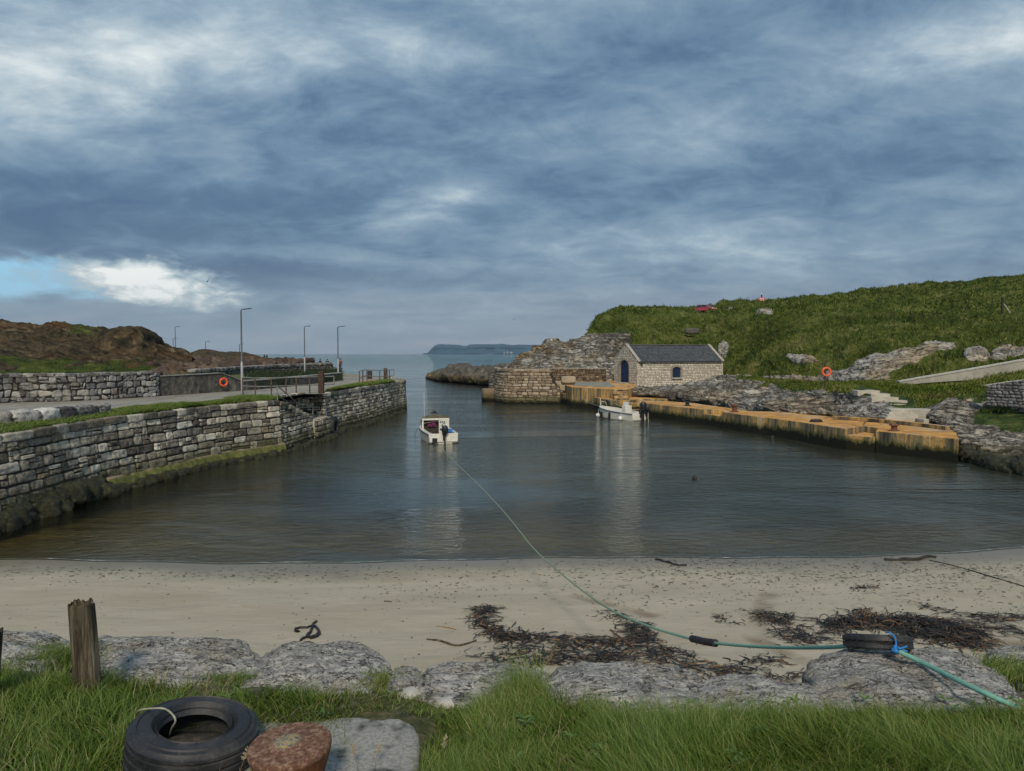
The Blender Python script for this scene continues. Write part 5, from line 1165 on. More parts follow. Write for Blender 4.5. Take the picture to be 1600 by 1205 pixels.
# truck tyre hung as fender on the quay wall
def tyre(name, R_, w_, rim, label, cat_='tyre', n=64, parent=None, tread=0, **k):
    """lathe about local z ; R_ outer radius, w_ section width, rim = bead radius"""
    m_ = (R_-rim)/2; prof = []
    sec = [(rim, -w_*.30), (rim+.02, -w_*.40), (rim+m_*.5, -w_*.50), (rim+m_*1.2, -w_*.50), (R_-m_*.28, -w_*.46), (R_-.012, -w_*.40)]
    tr = []
    ng = max(1, tread)
    zs = np.linspace(-w_*.38, w_*.38, 1+6*ng)
    for i_, z_ in enumerate(zs):
        g_ = .014 if (i_ % 6) in (3,) else 0; tr.append((R_+.004*math.cos(z_/w_*3)-g_, z_))
    sec = sec+tr+[(a, -b) for a, b in sec[::-1]]+[(rim+.02, w_*.24), (R_-m_*.5, w_*.30), (R_-m_*.35, 0), (R_-m_*.5, -w_*.30), (rim+.02, -w_*.24)]
    b_ = MB(); b_.lathe(sec, n, closed=True); return b_
def f_rub(t):
    n = t.noise(5, 7, .7); f = t.noise(60, 4, .7); c = t.ramp(n, [(.35, (.010, .011, .013)), (.6, (.026, .027, .031)), (.75, (.06, .06, .062))]); c = t.mix(t.rng(f, .60, .72, 0, .55), c, (.17, .16, .14)); c = t.mix(t.rng(t.noise(2.6, 8, .7), .54, .70, 0, .45), c, (.11, .10, .085))
    return {'Base Color': c, 'Roughness': t.rng(n, .3, .7, .42, .7), 'Normal': t.bump(f, .25, .01)}
M_RUB = mat('tyre_rubber', f_rub)
p = lend+nrm*.38; pt = PZ(517, 613, ZQ)
tf = tyre('t', .75, .42, .36, '').build('fender_tyre', M_RUB, None, True, label='big black tyre hung against the quay wall as a fender beside the stone steps', cat='tyre')
tf.location = (lend[0]+nrm[0]*.42+dirv[0]*.55, lend[1]+nrm[1]*.42+dirv[1]*.55, .75); tf.rotation_euler = (Matrix.Rotation(math.atan2(nrm[1], nrm[0]), 4, 'Z') @ Matrix.Rotation(PI/2, 4, 'Y')).to_euler()
# ================================================================ people
def person(loc, rz, label, jacket=(.05, .04, .04), trou=(.03, .03, .035), skin=(.42, .26, .19), hair=(.05, .03, .02), pose='stand', s=1.0, hood=False):
    t_ = thing('person', label, 'person', loc, rz); t_.scale = (s, s, s)
    def skinmesh(name, J, E_, m, par):
        me = bpy.data.meshes.new(name); me.from_pydata([j[0] for j in J], E_, []); o = bpy.data.objects.new(name, me); COL.objects.link(o); o.parent = par
        sk = o.modifiers.new('skin', 'SKIN')
        for i, j in enumerate(J):
            v = me.skin_vertices[0].data[i]; v.radius = j[1] if isinstance(j[1], tuple) else (j[1], j[1]); v.use_root = (i == 0)
        sb_ = o.modifiers.new('sub', 'SUBSURF'); sb_.levels = sb_.render_levels = 2; me.materials.append(m)
        sk.use_smooth_shade = True; return o
    st = pose == 'stand'
    kn = .50; 
    fx = 0 if st else -.42
    # joints: pelvis, chest, neck, head
    body = [((0, 0, .95), .085), ((0, 0, 1.2), .085), ((0, 0, 1.40), .085), ((0, 0, 1.52), .055), ((0, -.01, 1.62), (.075, .085)), ((0, -.01, 1.72), (.07, .08)),
            ((.19, 0, 1.41), .042), ((.25, -.02, 1.15), .038), ((.22, -.12, .93), .033), ((.20, -.17, .85), (.035, .018)),
            ((-.19, 0, 1.41), .042), ((-.25, -.02, 1.15), .038), ((-.22, -.12, .93), .033), ((-.20, -.17, .85), (.035, .018)),
            ((.09, 0, .88), .09), ((.10, -.02 if st else -.42, .50 if st else .9), .06), ((.11, .02 if st else -.44, .09 if st else .5), .04), ((.12, -.13 if st else -.58, .04 if st else .45), .035),
            ((-.09, 0, .88), .09), ((-.10, -.04 if st else -.42, .50 if st else .9), .06), ((-.11, 0 if st else -.44, .09 if st else .5), .04), ((-.12, -.15 if st else -.58, .04 if st else .45), .035)]
    E_ = [(0, 1), (1, 2), (2, 3), (3, 4), (4, 5), (2, 6), (6, 7), (7, 8), (8, 9), (2, 10), (10, 11), (11, 12), (12, 13), (0, 14), (14, 15), (15, 16), (16, 17), (0, 18), (18, 19), (19, 20), (20, 21)]
    skinmesh('body', body, E_, plain('skin_tone', skin, .6), t_)
    jk = [((0, 0, .90), .165), ((0, 0, 1.18), .17), ((0, 0, 1.38), .165), ((0, 0, 1.50), .085), ((.20, 0, 1.41), .075), ((.265, -.02, 1.15), .062), ((.23, -.11, .95), .05), ((-.20, 0, 1.41), .075), ((-.265, -.02, 1.15), .062), ((-.23, -.11, .95), .05)]
    skinmesh('jacket', jk, [(0, 1), (1, 2), (2, 3), (2, 4), (4, 5), (5, 6), (2, 7), (7, 8), (8, 9)], plain('cloth_%02d%02d%02d' % tuple(int(c*99) for c in jacket), jacket, .9), t_)
    tr_j = [((0, 0, .93), .14)]+[(b[0], (b[1] if isinstance(b[1], float) else .1)+.02) for b in body[14:17]]+[(b[0], (b[1] if isinstance(b[1], float) else .1)+.02) for b in body[18:21]]
    skinmesh('trousers', tr_j, [(0, 1), (1, 2), (2, 3), (0, 4), (4, 5), (5, 6)], plain('trousers_%02d%02d%02d' % tuple(int(c*99) for c in trou), trou, .9), t_)
    b_ = MB(); b_.ball((0, .015, 1.70), .112, 14, (1, 1.05, 1.05)); 
    b_.build('hood' if hood else 'hair', plain('hair_%02d%02d%02d' % tuple(int(c*99) for c in hair), hair, .9), t_, True)
    b_ = MB(); b_.ball((0, -.108, 1.665), .018, 8, (1, 1, 1.3)); b_.build('nose', plain('skin_tone', skin, .6), t_, True)
p = PD(531.5, 580.6, 108); person((p.x, p.y, p.z), R(180), 'person standing in a rust and dark jacket beside the lamp at the wall end', (.16, .06, .04), (.03, .03, .04), s=1.05)
p = PD(500.5, 577, 109); person((p.x, p.y, p.z), R(150), 'left one of two dark-clothed people showing only head and shoulders over the rubble wall', (.02, .018, .02), pose='stand', s=.85, hair=(.02, .015, .01), hood=True)
p = PD(511.5, 577, 109); person((p.x, p.y, p.z), R(200), 'right one of two dark-clothed people showing only head and shoulders over the rubble wall', (.025, .03, .022), pose='stand', s=.82, hair=(.02, .015, .01), hood=True)
p = PD(413.2, 562.8, 238); person((p.x, p.y, p.z), R(170), 'left one of a far pair of dark walkers standing on the breakwater', (.012, .012, .015), s=1.05)
p = PD(417.2, 562.8, 238); person((p.x, p.y, p.z), R(170), 'right one of a far pair of dark walkers standing on the breakwater', (.02, .016, .018), s=1.03)
# ================================================================ bird(s)
def bird(px_, py_, d_, sp, label, roll=0):
    p = PD(px_, py_, d_); t_ = thing('seabird', label, 'bird', tuple(p), R(35)); t_.rotation_euler = (R(10), roll, R(30))
    b_ = MB(); b_.tube([(0, -.55*sp, .02), (0, -.42*sp, .04), (0, -.15*sp, 0), (0, .15*sp, 0), (0, .4*sp, .02), (0, .6*sp, .03)], 1, 8, True, [.01, .06*sp, .12*sp, .11*sp, .05*sp, .03*sp])
    b_.add([(-.12*sp, -.2*sp, 0), (-.12*sp, .2*sp, 0), (-.6*sp, .05*sp, .35*sp), (-.6*sp, .28*sp, .33*sp), (-1.05*sp, .5*sp, -.05*sp)], [(0, 1, 3, 2), (2, 3, 4)])
    b_.add([(.12*sp, -.2*sp, 0), (.12*sp, .2*sp, 0), (.55*sp, .0*sp, .38*sp), (.55*sp, .25*sp, .36*sp), (.95*sp, .45*sp, .75*sp)], [(2, 3, 1, 0), (4, 3, 2)])
    b_.build('body', plain('bird_dark', (.018, .017, .017), .8), t_); s_ = t_.children[0].modifiers.new('thick', 'SOLIDIFY'); s_.thickness = .02*sp
bird(324, 440, 70, .40, 'dark seabird gliding low before the bright cloud on the left', R(-25))
bird(803, 500, 200, .40, 'tiny dark bird far out over the harbour mouth', R(15))
# ================================================================ boats
M_GEL = plain('white_gelcoat', (.66, .64, .58), .3, 0, .10, 2.5, .05); M_DECK = plain('cream_deck', (.58, .55, .47), .5, 0, .15, 4)
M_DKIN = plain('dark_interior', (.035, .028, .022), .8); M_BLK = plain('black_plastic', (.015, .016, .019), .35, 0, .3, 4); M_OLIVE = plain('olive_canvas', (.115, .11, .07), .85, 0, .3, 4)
M_NAVY = plain('navy_trim', (.012, .014, .03), .5); M_BLU = plain('blue_tarp', (.02, .13, .36), .6, 0, .35, 6); M_GLASS = mat('tinted_glass', lambda t: {'Base Color': (.02, .024, .026), 'Roughness': .08, 'Specular IOR Level': .6})
def hull(L_, B, fb, fbow, draft, floor, par, gun=.13, trim=M_NAVY):
    """stern at local y=0, bow at +y; z=0 is the waterline"""
    n = 26; V = []; sec = 15
    def st_(t):
        b = B/2*(1-.10*(1-t)*(1-t))*(1-max(0, (t-.45)/.55)**2.4)**.8 if t < 1 else .001
        zs = fb+(fbow-fb)*t**1.8; zk = -draft*(1-t**5)+ (fbow*.5)*max(0, (t-.75)/.25)**2
        return max(b, .012), zs, zk
    for i in range(n):
        t = i/(n-1); b, zs, zk = st_(t); y = L_*t*(1-.0)+.0; rake = .10*L_*max(0, t-.8)/.2
        g = min(gun, b*.8); fl = max(floor, zk+.08); yk = y-rake*.8*(t > .8)
        half = [(0, zk, yk), (b*.55, zk+.10, yk), (b*.90, max(zk+.25, .0)+.02*t, y-rake*.3), (b*.97, (zs+max(zk+.25, 0))*.5, y), (b, zs-.05, y), (b+.02, zs, y), (b-g, zs+.02, y), (b-g-.02 if b-g > .03 else .01, fl, y)]
        row = [(-x, yy, z) for x, z, yy in half[::-1]]+[(x, yy, z) for x, z, yy in half[1:]]
        V += row
    w_ = 15; F = [(i*w_+j, i*w_+j+1, (i+1)*w_+j+1, (i+1)*w_+j) for i in range(n-1) for j in range(w_-1)]
    F += [(i*w_, (i+1)*w_, (i+1)*w_+w_-1, i*w_+w_-1) for i in range(n-1)]        # cockpit sole
    b_ = MB(); b_.add(V, F); b_.add([V[k] for k in range(1, w_-1)], [tuple(range(w_-2))])
    o = b_.build('hull', M_GEL, par, True)
    # rubbing strake
    for s_ in (-1, 1):
        q = MB(); q.tube([(s_*(st_(t)[0]+.025), L_*t, st_(t)[1]-.07) for t in np.linspace(0, .985, 22)], .028, 6); q.build('rubbing_strake', trim, par, True)
    return o, st_
def outboard(par, x, s, z0, tilt=0, col=M_BLK, leg=M_BLK):
    """hung on the transom at y=0, pointing -y"""
    r_ = bpy.data.objects.new('outboard_motor', None)
    b_ = MB(); b_.tube([(x, -.16*s, z0+.30*s), (x, -.20*s, z0+.42*s), (x, -.22*s, z0+.60*s), (x, -.20*s, z0+.76*s), (x, -.17*s, z0+.82*s)], .2, 16, True, [.13*s, .19*s, .20*s, .15*s, .04*s])
    o = b_.build('outboard_motor', col, par, True)
    b_ = MB(); b_.prism([(-.05*s, -.05*s), (.05*s, -.05*s), (.04*s, .10*s), (-.04*s, .10*s)], z0-.55*s, z0+.32*s, Matrix.Translation((x, -.22*s, 0))); b_.box((x, -.06*s, z0+.1*s), (.2*s, .16*s, .34*s)); b_.build('leg', leg, o, bevel=.01)
    b_ = MB(); b_.tube([(x, -.42*s, z0-.52*s), (x, -.22*s, z0-.52*s), (x, -.08*s, z0-.52*s)], .1, 10, True, [.02*s, .07*s, .03*s]); 
    for k in range(3):
        a = k*2.094; b_.box((x+math.cos(a)*.09*s, -.44*s, z0-.52*s+math.sin(a)*.09*s), (.14*s, .02*s, .07*s), M=Matrix.Rotation(-a, 3, 'Y'))
    b_.build('propeller', M_DECK if leg is M_BLK else leg, o)
    return o
# -- cabin boat moored in the middle
pc = PZ(693, 693, 0)
b1 = thing('cabin_boat', 'white cabin boat with olive canopy and blue tarp moored stern-on in mid harbour', 'boat', (pc.x, pc.y, 0), R(17))
h1_, st1 = hull(5.2, 2.25, .66, 1.0, .28, .10, b1, gun=.24)
# cuddy deck
n = 14; V = []; 
for i in range(n):
    t = .52+.48*i/(n-1); b, zs, zk = st1(t); b = max(b-.06, .01); hgt = .42*max(0, 1-(i/(n-1))**1.6)
    V += [(-b, 5.2*t, zs+.02), (-b*.78, 5.2*t, zs+.05+hgt*.8), (0, 5.2*t, zs+.08+hgt), (b*.78, 5.2*t, zs+.05+hgt*.8), (b, 5.2*t, zs+.02)]
b_ = MB(); b_.add(V, [(i*5+j, i*5+j+1, (i+1)*5+j+1, (i+1)*5+j) for i in range(n-1) for j in range(4)]); b_.build('foredeck', M_DECK, b1, True)
# bulkhead with opening (port side) and helm console (starboard)
y0 = 5.2*.52; bb = st1(.52)[0]-.1
zt1 = 1.42
b_ = MB(); b_.box((-bb+.07, y0, .85), (.12, .06, 1.2)); b_.box((bb-.07, y0, .85), (.12, .06, 1.2)); b_.box((0, y0, zt1), (2*bb-.02, .10, .13)); b_.box((bb*.56, y0, .82), (bb*.66, .055, 1.1)); b_.build('bulkhead', M_GEL, b1, bevel=.02)
b_ = MB(); b_.box((-bb*.35, y0+.30, .75), (1.25*bb, .04, 1.25)); b_.build('cabin_shade_panel', M_DKIN, b1)  # near-black sheet standing in for the shade inside the cuddy
b_ = MB(); b_.box((-bb*.25, y0+.2, 1.06), (.62, .10, .40)); b_.ball((-.15, y0+.14, 1.06), .13); b_.ball((-.42, y0+.14, 1.0), .12); b_.build('magenta_bag', plain('magenta', (.16, .025, .09), .8, 0, .5, 12), b1, bevel=.03)
for k in range(3):
    b_ = MB(); b_.lathe([(.055, 0), (.055, .02), (.04, .025)], 12, (bb*.36+k*.14, y0-.03, 1.22), Matrix.Rotation(PI/2, 3, 'X')); b_.build('gauge', M_BLK, b1)
b_ = MB(); V = []
for i in range(13):
    a = PI*i/12; V += [(-math.cos(a)*bb*1.0, y0+.02, zt1+.05+math.sin(a)*.28), (-math.cos(a)*bb*.85, y0+.95, zt1-.10+math.sin(a)*.22)]
b_.add(V, [(2*i, 2*i+1, 2*i+3, 2*i+2) for i in range(12)]); b_.add([V[2*i] for i in range(13)], [tuple(range(13))]); b_.build('canopy', M_OLIVE, b1, True)
b_ = MB(); b_.add([V[1], V[7], V[17], V[25], (bb*.9, y0+1.35, 1.1), (-bb*.9, y0+1.35, 1.1)], [(0, 1, 2, 3, 4, 5)]); b_.build('windscreen', M_GLASS, b1)
b_ = MB(); b_.lathe([(.17, 0), (.19, .05), (.17, .09)], 20, (bb*.55, y0-.3, .95), Matrix.Rotation(R(70), 3, 'X')); b_.tube([(bb*.55, y0-.3, .95), (bb*.55, y0-.02, .85)], .03); b_.build('steering_wheel', M_BLK, b1, True)
b_ = MB(); b_.box((bb*.55, y0-.62, .55), (.42, .36, .5)); b_.box((bb*.55, y0-.84, .92), (.42, .08, .42)); b_.build('helm_seat', M_GEL, b1, bevel=.05)
b_ = MB(); b_.box((.42, 1.25, .74), (.75, .5, .16), M=Matrix.Rotation(R(14), 3, 'Y')); b_.box((.75, 1.35, .66), (.3, .6, .3), M=Matrix.Rotation(R(-20), 3, 'X')); tb = b_.build('blue_tarp', M_BLU, None, bevel=.04)
tb.parent = b1
b_ = MB(); b_.box((0, .55, .42), (1.7, .45, .06)); b_.box((-.5, .4, .3), (.6, .35, .3)); b_.build('stern_bench', M_DKIN, b1, bevel=.02)
b_ = MB(); b_.box((0, .09, .60), (2.0, .22, .09)); b_.box((0, -.03, .32), (1.95, .10, .42)); b_.build('transom', M_GEL, b1, bevel=.02)
b_ = MB(); b_.box((-.62, -.09, .22), (.34, .03, .32)); b_.build('dark_pad', M_BLK, b1)
for s_ in (-1, 1):
    b_ = MB(); b_.box((s_*.82, -.12, .02), (.45, .22, .05)); b_.build('trim_tab', M_BLK, b1)
outboard(b1, .05, 1.15, .32, leg=M_BLK)
b_ = MB(); b_.tube([(-.75, y0+.3, 1.4), (-.78, y0+.3, 3.3)], .012, 5); b_.build('aerial', M_GEL, b1)
b_ = MB(); b_.ball((0, y0+.5, 1.92), .10); b_.ball((-.16, y0+.5, 1.84), .07); b_.ball((.16, y0+.5, 1.84), .07); b_.tube([(0, y0+.5, 1.6), (0, y0+.5, 1.92)], .02); b_.build('roof_light', M_BLK, b1, True)
for s_ in (-1, 1):
    b_ = MB(); b_.tube([(s_*.8, .25, .66), (s_*.8, .33, .72), (s_*.8, .47, .72), (s_*.8, .55, .66)], .02, 6); b_.build('cleat', M_GALV, b1, True)
# -- open boat alongside the quay
p2 = PZ(991, 657.5, 0)
p2.x += .75
b2 = thing('open_boat', 'open white motor boat with two outboards and ball fenders lying off the orange quay', 'boat', (p2.x-.2, p2.y, 0), R(34))
b2.scale = (1.12, 1.12, 1.12)
h2_, st2 = hull(5.0, 2.0, .62, .95, .25, .25, b2)
b_ = MB(); b_.box((0, .12, .62), (1.75, .25, .10)); b_.box((0, -.03, .3), (1.7, .08, .5)); b_.build('transom', M_GEL, b2, bevel=.03)
b_ = MB(); b_.prism([(-.35, 0), (.35, 0), (.30, .55), (-.30, .55)], .3, 1.15, Matrix.Translation((0, 1.35, 0))); cs_ = b_.build('console', M_GEL, b2, bevel=.05)
b_ = MB(); b_.box((0, 1.7, 1.28), (.6, .03, .32), M=Matrix.Rotation(R(-15), 3, 'X')); b_.build('windscreen', plain('pale_screen', (.45, .50, .52), .2), cs_, bevel=.01)
for y_ in (2.4, 3.3): b_ = MB(); b_.box((0, y_, .5), (1.6, .26, .05)); b_.build('thwart', M_DECK, b2, bevel=.01)
b_ = MB(); b_.tube([(-.35, 4.55, 1.0), (-.3, 4.6, 1.25), (0, 4.85, 1.32), (.3, 4.6, 1.25), (.35, 4.55, 1.0)], .02, 6); b_.tube([(0, 4.85, 1.0), (0, 4.95, 1.6)], .03, 6); b_.build('bow_rail', M_GEL, b2, True)
outboard(b2, .0, 1.45, .38); o2 = outboard(b2, .55, .95, .42)
for t_f, nm in ((.93, 0), (.30, 1)):
    b, zs, zk = st2(t_f); b_ = MB(); b_.ball((b*1.0+.12 if nm == 0 else b+.15, 5.0*t_f, .18), .17); b_.tube([(b+.12, 5*t_f, .3), (b, 5*t_f, zs)], .012, 5); f_o = b_.build('ball_fender', plain('fender_white', (.75, .75, .72), .4), b2, True); f_o.location.x = 0
    # hung on the harbour-facing side
for k, t_f in enumerate((.76, .52)):
    b, zs, zk = st2(t_f); 
    for s_ in (-1,):
        b_ = MB(); b_.lathe([(.02, -.28), (.09, -.24), (.09, .2), (.02, .25)], 10, (s_*(b+.07), 5*t_f, .30)); b_.build('tube_fender', M_BLK, b2, True)
for t_f in (.93, .24):
    b, zs, zk = st2(t_f); b_ = MB(); b_.ball((-(b+.16), 5.0*t_f, .16), .18); b_.tube([(-(b+.14), 5*t_f, .3), (-b, 5*t_f, zs)], .012, 5); b_.build('ball_fender', plain('fender_white', (.75, .75, .72), .4), b2, True)
b_ = MB(); a = Vector((p2.x-.2, p2.y, 0))+Matrix.Rotation(R(34), 3, 'Z') @ Vector((0, 4.9, 1.0)); e_ = PZ(905, 618, LZ)
b_.tube([a.lerp(e_, f)+Vector((0, 0, -.3*math.sin(PI*f))) for f in np.linspace(0, 1, 10)], .018, 5); b_.build('mooring_line', plain('pale_rope', (.42, .40, .34)), None, True, label='thin pale line from the bow of the open boat to the far quay', cat='rope')
b_ = MB(); a = Vector((p2.x-.2, p2.y, 0))+Matrix.Rotation(R(34), 3, 'Z') @ Vector((.7, .3, .7)); e_ = PZ(948, 624, LZ)
b_.tube([a.lerp(e_, f)+Vector((0, 0, -.2*math.sin(PI*f))) for f in np.linspace(0, 1, 10)], .018, 5); b_.build('mooring_line', plain('pale_rope', (.42, .40, .34)), None, True, label='thin pale line from the stern of the open boat to the quay steps', cat='rope')
# black pick-up buoy
p = PZ(1085, 749, 0); b_ = MB(); b_.ball((p.x, p.y, .06), .12, 14); b_.tube([(p.x, p.y, .15), (p.x, p.y, .22)], .03); b_.build('mooring_buoy', M_DARKT, None, True, label='small dark round buoy floating alone in the middle of the harbour', cat='buoy')
# thin line off the bow quarter of the cabin boat
b_ = MB(); a = Vector((pc.x, pc.y, 0))+Matrix.Rotation(R(17), 3, 'Z') @ Vector((-1.1, 3.8, .7)); e_ = PZ(648, 679, 0); b_.tube([a.lerp(e_, f) for f in np.linspace(0, 1, 6)], .015, 5); b_.build('bow_line', M_NAVY, None, True, label='thin dark line dropping from the cabin boat into the water on its left', cat='rope')
# ================================================================ car, sign, post on the hill
HT = np.array([p for p in HILL_V])
def hill_z(px_, d_, tol=2.5):
    p = PD(px_, 490, d_); dd_ = (HT[:, 0]-p.x)**2+(HT[:, 1]-p.y)**2; i = np.argsort(dd_)[:8]; return HT[i, 2].mean()
p = PD(1103, 490, 141); z_ = hill_z(1103, 141)+.0
z_ = max(z_, PD(1103, 490.5, 141).z)+.05; z_ = PD(1103, 488.8, p.y).z
car = thing('parked_car', 'red hatchback parked on the skyline above the boathouse', 'car', (p.x, p.y, z_), R(-52))
def carbody():
    W_ = 1.68; prof = [(-2.0, .35), (-2.03, .62), (-1.93, .88), (-1.60, .95), (1.05, .97), (1.75, .86), (2.0, .72), (2.03, .35)]
    b_ = MB(); V = []
    for s_, w_ in ((-1, W_/2), (1, W_/2)):
        V += [(x, s_*(w_-(.06 if z > .8 else 0)), z) for x, z in prof]
    n_ = len(prof); b_.add(V, [tuple(range(n_))[::-1], tuple(range(n_, 2*n_))]+[(k, (k+1) % n_, n_+(k+1) % n_, n_+k) for k in range(n_)])
    return b_
M_RED = mat('red_paint', lambda t: {'Base Color': t.mix(t.noise(2), (.42, .03, .045), (.50, .05, .06)), 'Roughness': .3, 'Coat Weight': .6})
cb_ = carbody().build('body', M_RED, car, bevel=.06)
b_ = MB(); b_.add([(-1.75, -.74, .95), (1.0, -.74, .95), (1.0, .74, .95), (-1.75, .74, .95), (-1.45, -.58, 1.43), (.25, -.58, 1.45), (.25, .58, 1.45), (-1.45, .58, 1.43)], [(0, 1, 5, 4), (1, 2, 6, 5), (2, 3, 7, 6), (3, 0, 4, 7)]); b_.build('windows', M_GLASS, car)
b_ = MB(); b_.box((-.6, 0, 1.455), (1.75, 1.18, .05))
for s_ in (-1, 1):
    for (xa, xb) in ((1.0, .25), (-.55, -.5), (-1.75, -1.45)): b_.tube([(xa, s_*.745, .95), (xb, s_*.585, 1.45)], .035, 6)
b_.build('roof', M_RED, car, bevel=.02)
for x_ in (-1.25, 1.25):
    for s_ in (-1, 1):
        b_ = MB(); b_.lathe([(.31, -.1), (.33, -.05), (.33, .05), (.31, .1)], 20, (x_, s_*.76, .32), Matrix.Rotation(PI/2, 3, 'X')); wh = b_.build('wheel', M_RUB, car, True)
        b_ = MB(); b_.lathe([(.19, -.115), (.19, .115)], 14, (x_, s_*.76, .32), Matrix.Rotation(PI/2, 3, 'X')); b_.build('rim', M_GALV, wh)
for s_ in (-1, 1):
    b_ = MB(); b_.ball((1.93, s_*.58, .72), .13, 10, (.5, 1.3, .8)); b_.build('headlight', plain('headlight', (.8, .8, .8), .15), car, True)
    b_ = MB(); b_.box((.75, s_*.92, 1.0), (.12, .16, .12)); b_.build('wing_mirror', M_RED, car, bevel=.02)
p = PD(1120, 489, 143); V, F = rblock((0, 0, 0), (1.9, 1.4, 1.0), 0, 3, 8, .2, 3); b_o = mk('gorse_bush', V, F, M_DARKBUSH if 'M_DARKBUSH' in globals() else plain('dark_bush', (.02, .025, .012), .9, 0, .5, 8, .8, .1), label='dark low bush on the skyline just right of the red car', cat='bush'); b_o.location = (p.x, p.y, PD(1120, 487.5, 143).z)
p = PD(1141, 487, 142); t_ = thing('field_gate', 'small grey gate end on the skyline right of the red car', 'gate', (p.x, p.y, PD(1141, 488, 142).z))
b_ = MB(); 
for k in range(4): b_.box((0, 0, .2+.24*k), (1.0, .05, .06))
b_.build('bars', M_GALV, t_); b_ = MB(); b_.box((-.5, 0, .5), (.1, .1, 1.1)); b_.box((.5, 0, .5), (.1, .1, 1.1)); b_.build('posts', M_DARKT, t_)
# red warning sign with a white and black post behind
p = PD(1190, 470, 152); zb_ = PD(1190, 472.2, 152).z
t_ = thing('warning_sign', 'red and white notice board standing on the hill skyline', 'sign', (p.x, p.y, zb_))
b_ = MB(); b_.box((0, 0, .55), (1.25, .06, .72)); bd = b_.build('board', plain('sign_red', (.62, .035, .03), .5), t_, bevel=.02)
for k, w_ in enumerate((.95, .9)): b_ = MB(); b_.box((.02, -.036, .70-.26*k), (w_, .01, .13)); b_.build('lettering_band', plain('sign_white', (.75, .72, .7), .6), bd)
for s_ in (-1, 1): b_ = MB(); b_.box((s_*.5, .07, .0), (.07, .07, 1.2)); b_.build('leg', M_DARKT, t_)
t_ = thing('marker_post', 'thin dark and white post rising behind the red notice board', 'post', (p.x+.15, p.y+.5, zb_))
b_ = MB(); b_.lathe([(.09, 0), (.09, 1.0)], 10); b_.build('lower_post', plain('post_white', (.7, .7, .7)), t_); b_ = MB(); b_.lathe([(.13, 1.002), (.13, 1.55)], 10); b_.build('dark_band', M_NAVY, t_); b_ = MB(); b_.lathe([(.13, 1.552), (.10, 1.75), (.02, 1.82)], 10); b_.build('cap', plain('post_white', (.7, .7, .7)), t_)
# fence post with brace
p = PD(1566, 490, 100); zb_ = PD(1566, 491, 100).z; t_ = thing('strainer_post', 'dark weathered fence post with a pale slanting brace on the hill at far right', 'post', (p.x, p.y, zb_))
b_ = MB(); b_.box((0, 0, 1.0), (.26, .22, 2.5)); b_.build('post', M_DARKT, t_, bevel=.03)
b_ = MB(); b_.tube([(.12, -.1, 1.35), (1.0, -.3, -.1)], .075, 8); b_.build('brace', plain('pale_timber', (.42, .40, .36)), t_)
# thin stake on the hill's left shoulder
p = PD(951, 494, 131); b_ = MB(); b_.tube([(p.x, p.y, p.z-.6), (p.x, p.y, p.z+.55)], .05, 6); b_.build('stake', M_DARKT, None, label='thin stake on the left brow of the grassy hill', cat='post')
# dark flat boulder half buried in the slope
p = PD(1078, 518, 121); V, F = rblock((0, 0, 0), (2.2, 1.3, .9), 0, 4, 8, .12, 5); o = mk('slope_rock', V, F, M_DSTONE, attrs={'rnd': np.full(len(V), .1), 'edge': np.ones(len(V))}, label='dark squarish rock sticking out of the grass slope above the boathouse roof', cat='rock'); o.location = (p.x, p.y-1.5, p.z)
# red bush on the right slope
# ================================================================ grass blades
def blades(name, P_, h, w_, seed, m, lean=.5, seg=3, N=None, wind=(.3, 0, 0), hv=.35, swf=0, **tg):
    rs = np.random.RandomState(seed); n = len(P_); H_ = h*(1+rs.uniform(-hv, hv, n)) if np.isscalar(h) else h
    az = (fbm(P_*np.array([1, 1, 0]), swf, 2, seed+900)*7+rs.normal(0, 1.0, n)) if swf else rs.uniform(0, 2*PI, n); d_ = np.stack([np.cos(az), np.sin(az), 0*az], 1); fc = rs.uniform(0, 2*PI, n); sd = np.stack([np.cos(fc), np.sin(fc), 0*fc], 1)
    ln = lean*rs.uniform(.2, 1.3, n); wv = np.array(wind)
    Vs = []; al = []
    for k in range(seg+1):
        t = k/seg; c = P_+np.array([0, 0, 1])*(H_*(t-.25*ln*t*t))[:, None]+(d_*ln[:, None]+wv)*(H_*t**1.9)[:, None]
        wd_ = (w_*(1-t**1.6)+.0006)*(.75+.5*rs.rand(1)); ww_ = wd_ if np.isscalar(w_) else wd_
        Vs += [c-sd*(np.ones(n)*ww_)[:, None]/2, c+sd*(np.ones(n)*ww_)[:, None]/2]; al += [np.full(n, t)]*2
    V = np.stack(Vs, 1).reshape(-1, 3); A = np.stack(al, 1).ravel(); k2 = 2*(seg+1); base = np.arange(n)*k2
    F = np.concatenate([np.stack([base+2*k, base+2*k+1, base+2*k+3, base+2*k+2], 1) for k in range(seg)])
    return mk(name, V, F, m, attrs={'rnd': np.repeat(rs.rand(n), k2), 'along': A}, **tg)
def sample(V, wgt, n, seed):
    rs = np.random.RandomState(seed); p = wgt/wgt.sum(); i = rs.choice(len(V), n, p=p); return i
def f_brack(t):
    r = t.attr('rnd'); P = t.coord('Object'); n = t.noise(.22, 6, .7, P, .3)
    c = t.ramp(t.m('ADD', t.m('MULTIPLY', r, .4), t.m('MULTIPLY', n, .6)), [(.32, (.014, .036, .005)), (.45, (.050, .100, .012)), (.56, (.125, .175, .028)), (.70, (.27, .27, .09))])
    return {'Base Color': c, 'Roughness': .9, 'Specular IOR Level': .1}
M_BRACK = mat('bracken_leaf', f_brack)
M_STRAWB = mat('pale_grass', lambda t: {'Base Color': t.mix(t.attr('rnd'), (.12, .15, .04), (.34, .31, .15)), 'Roughness': .9})
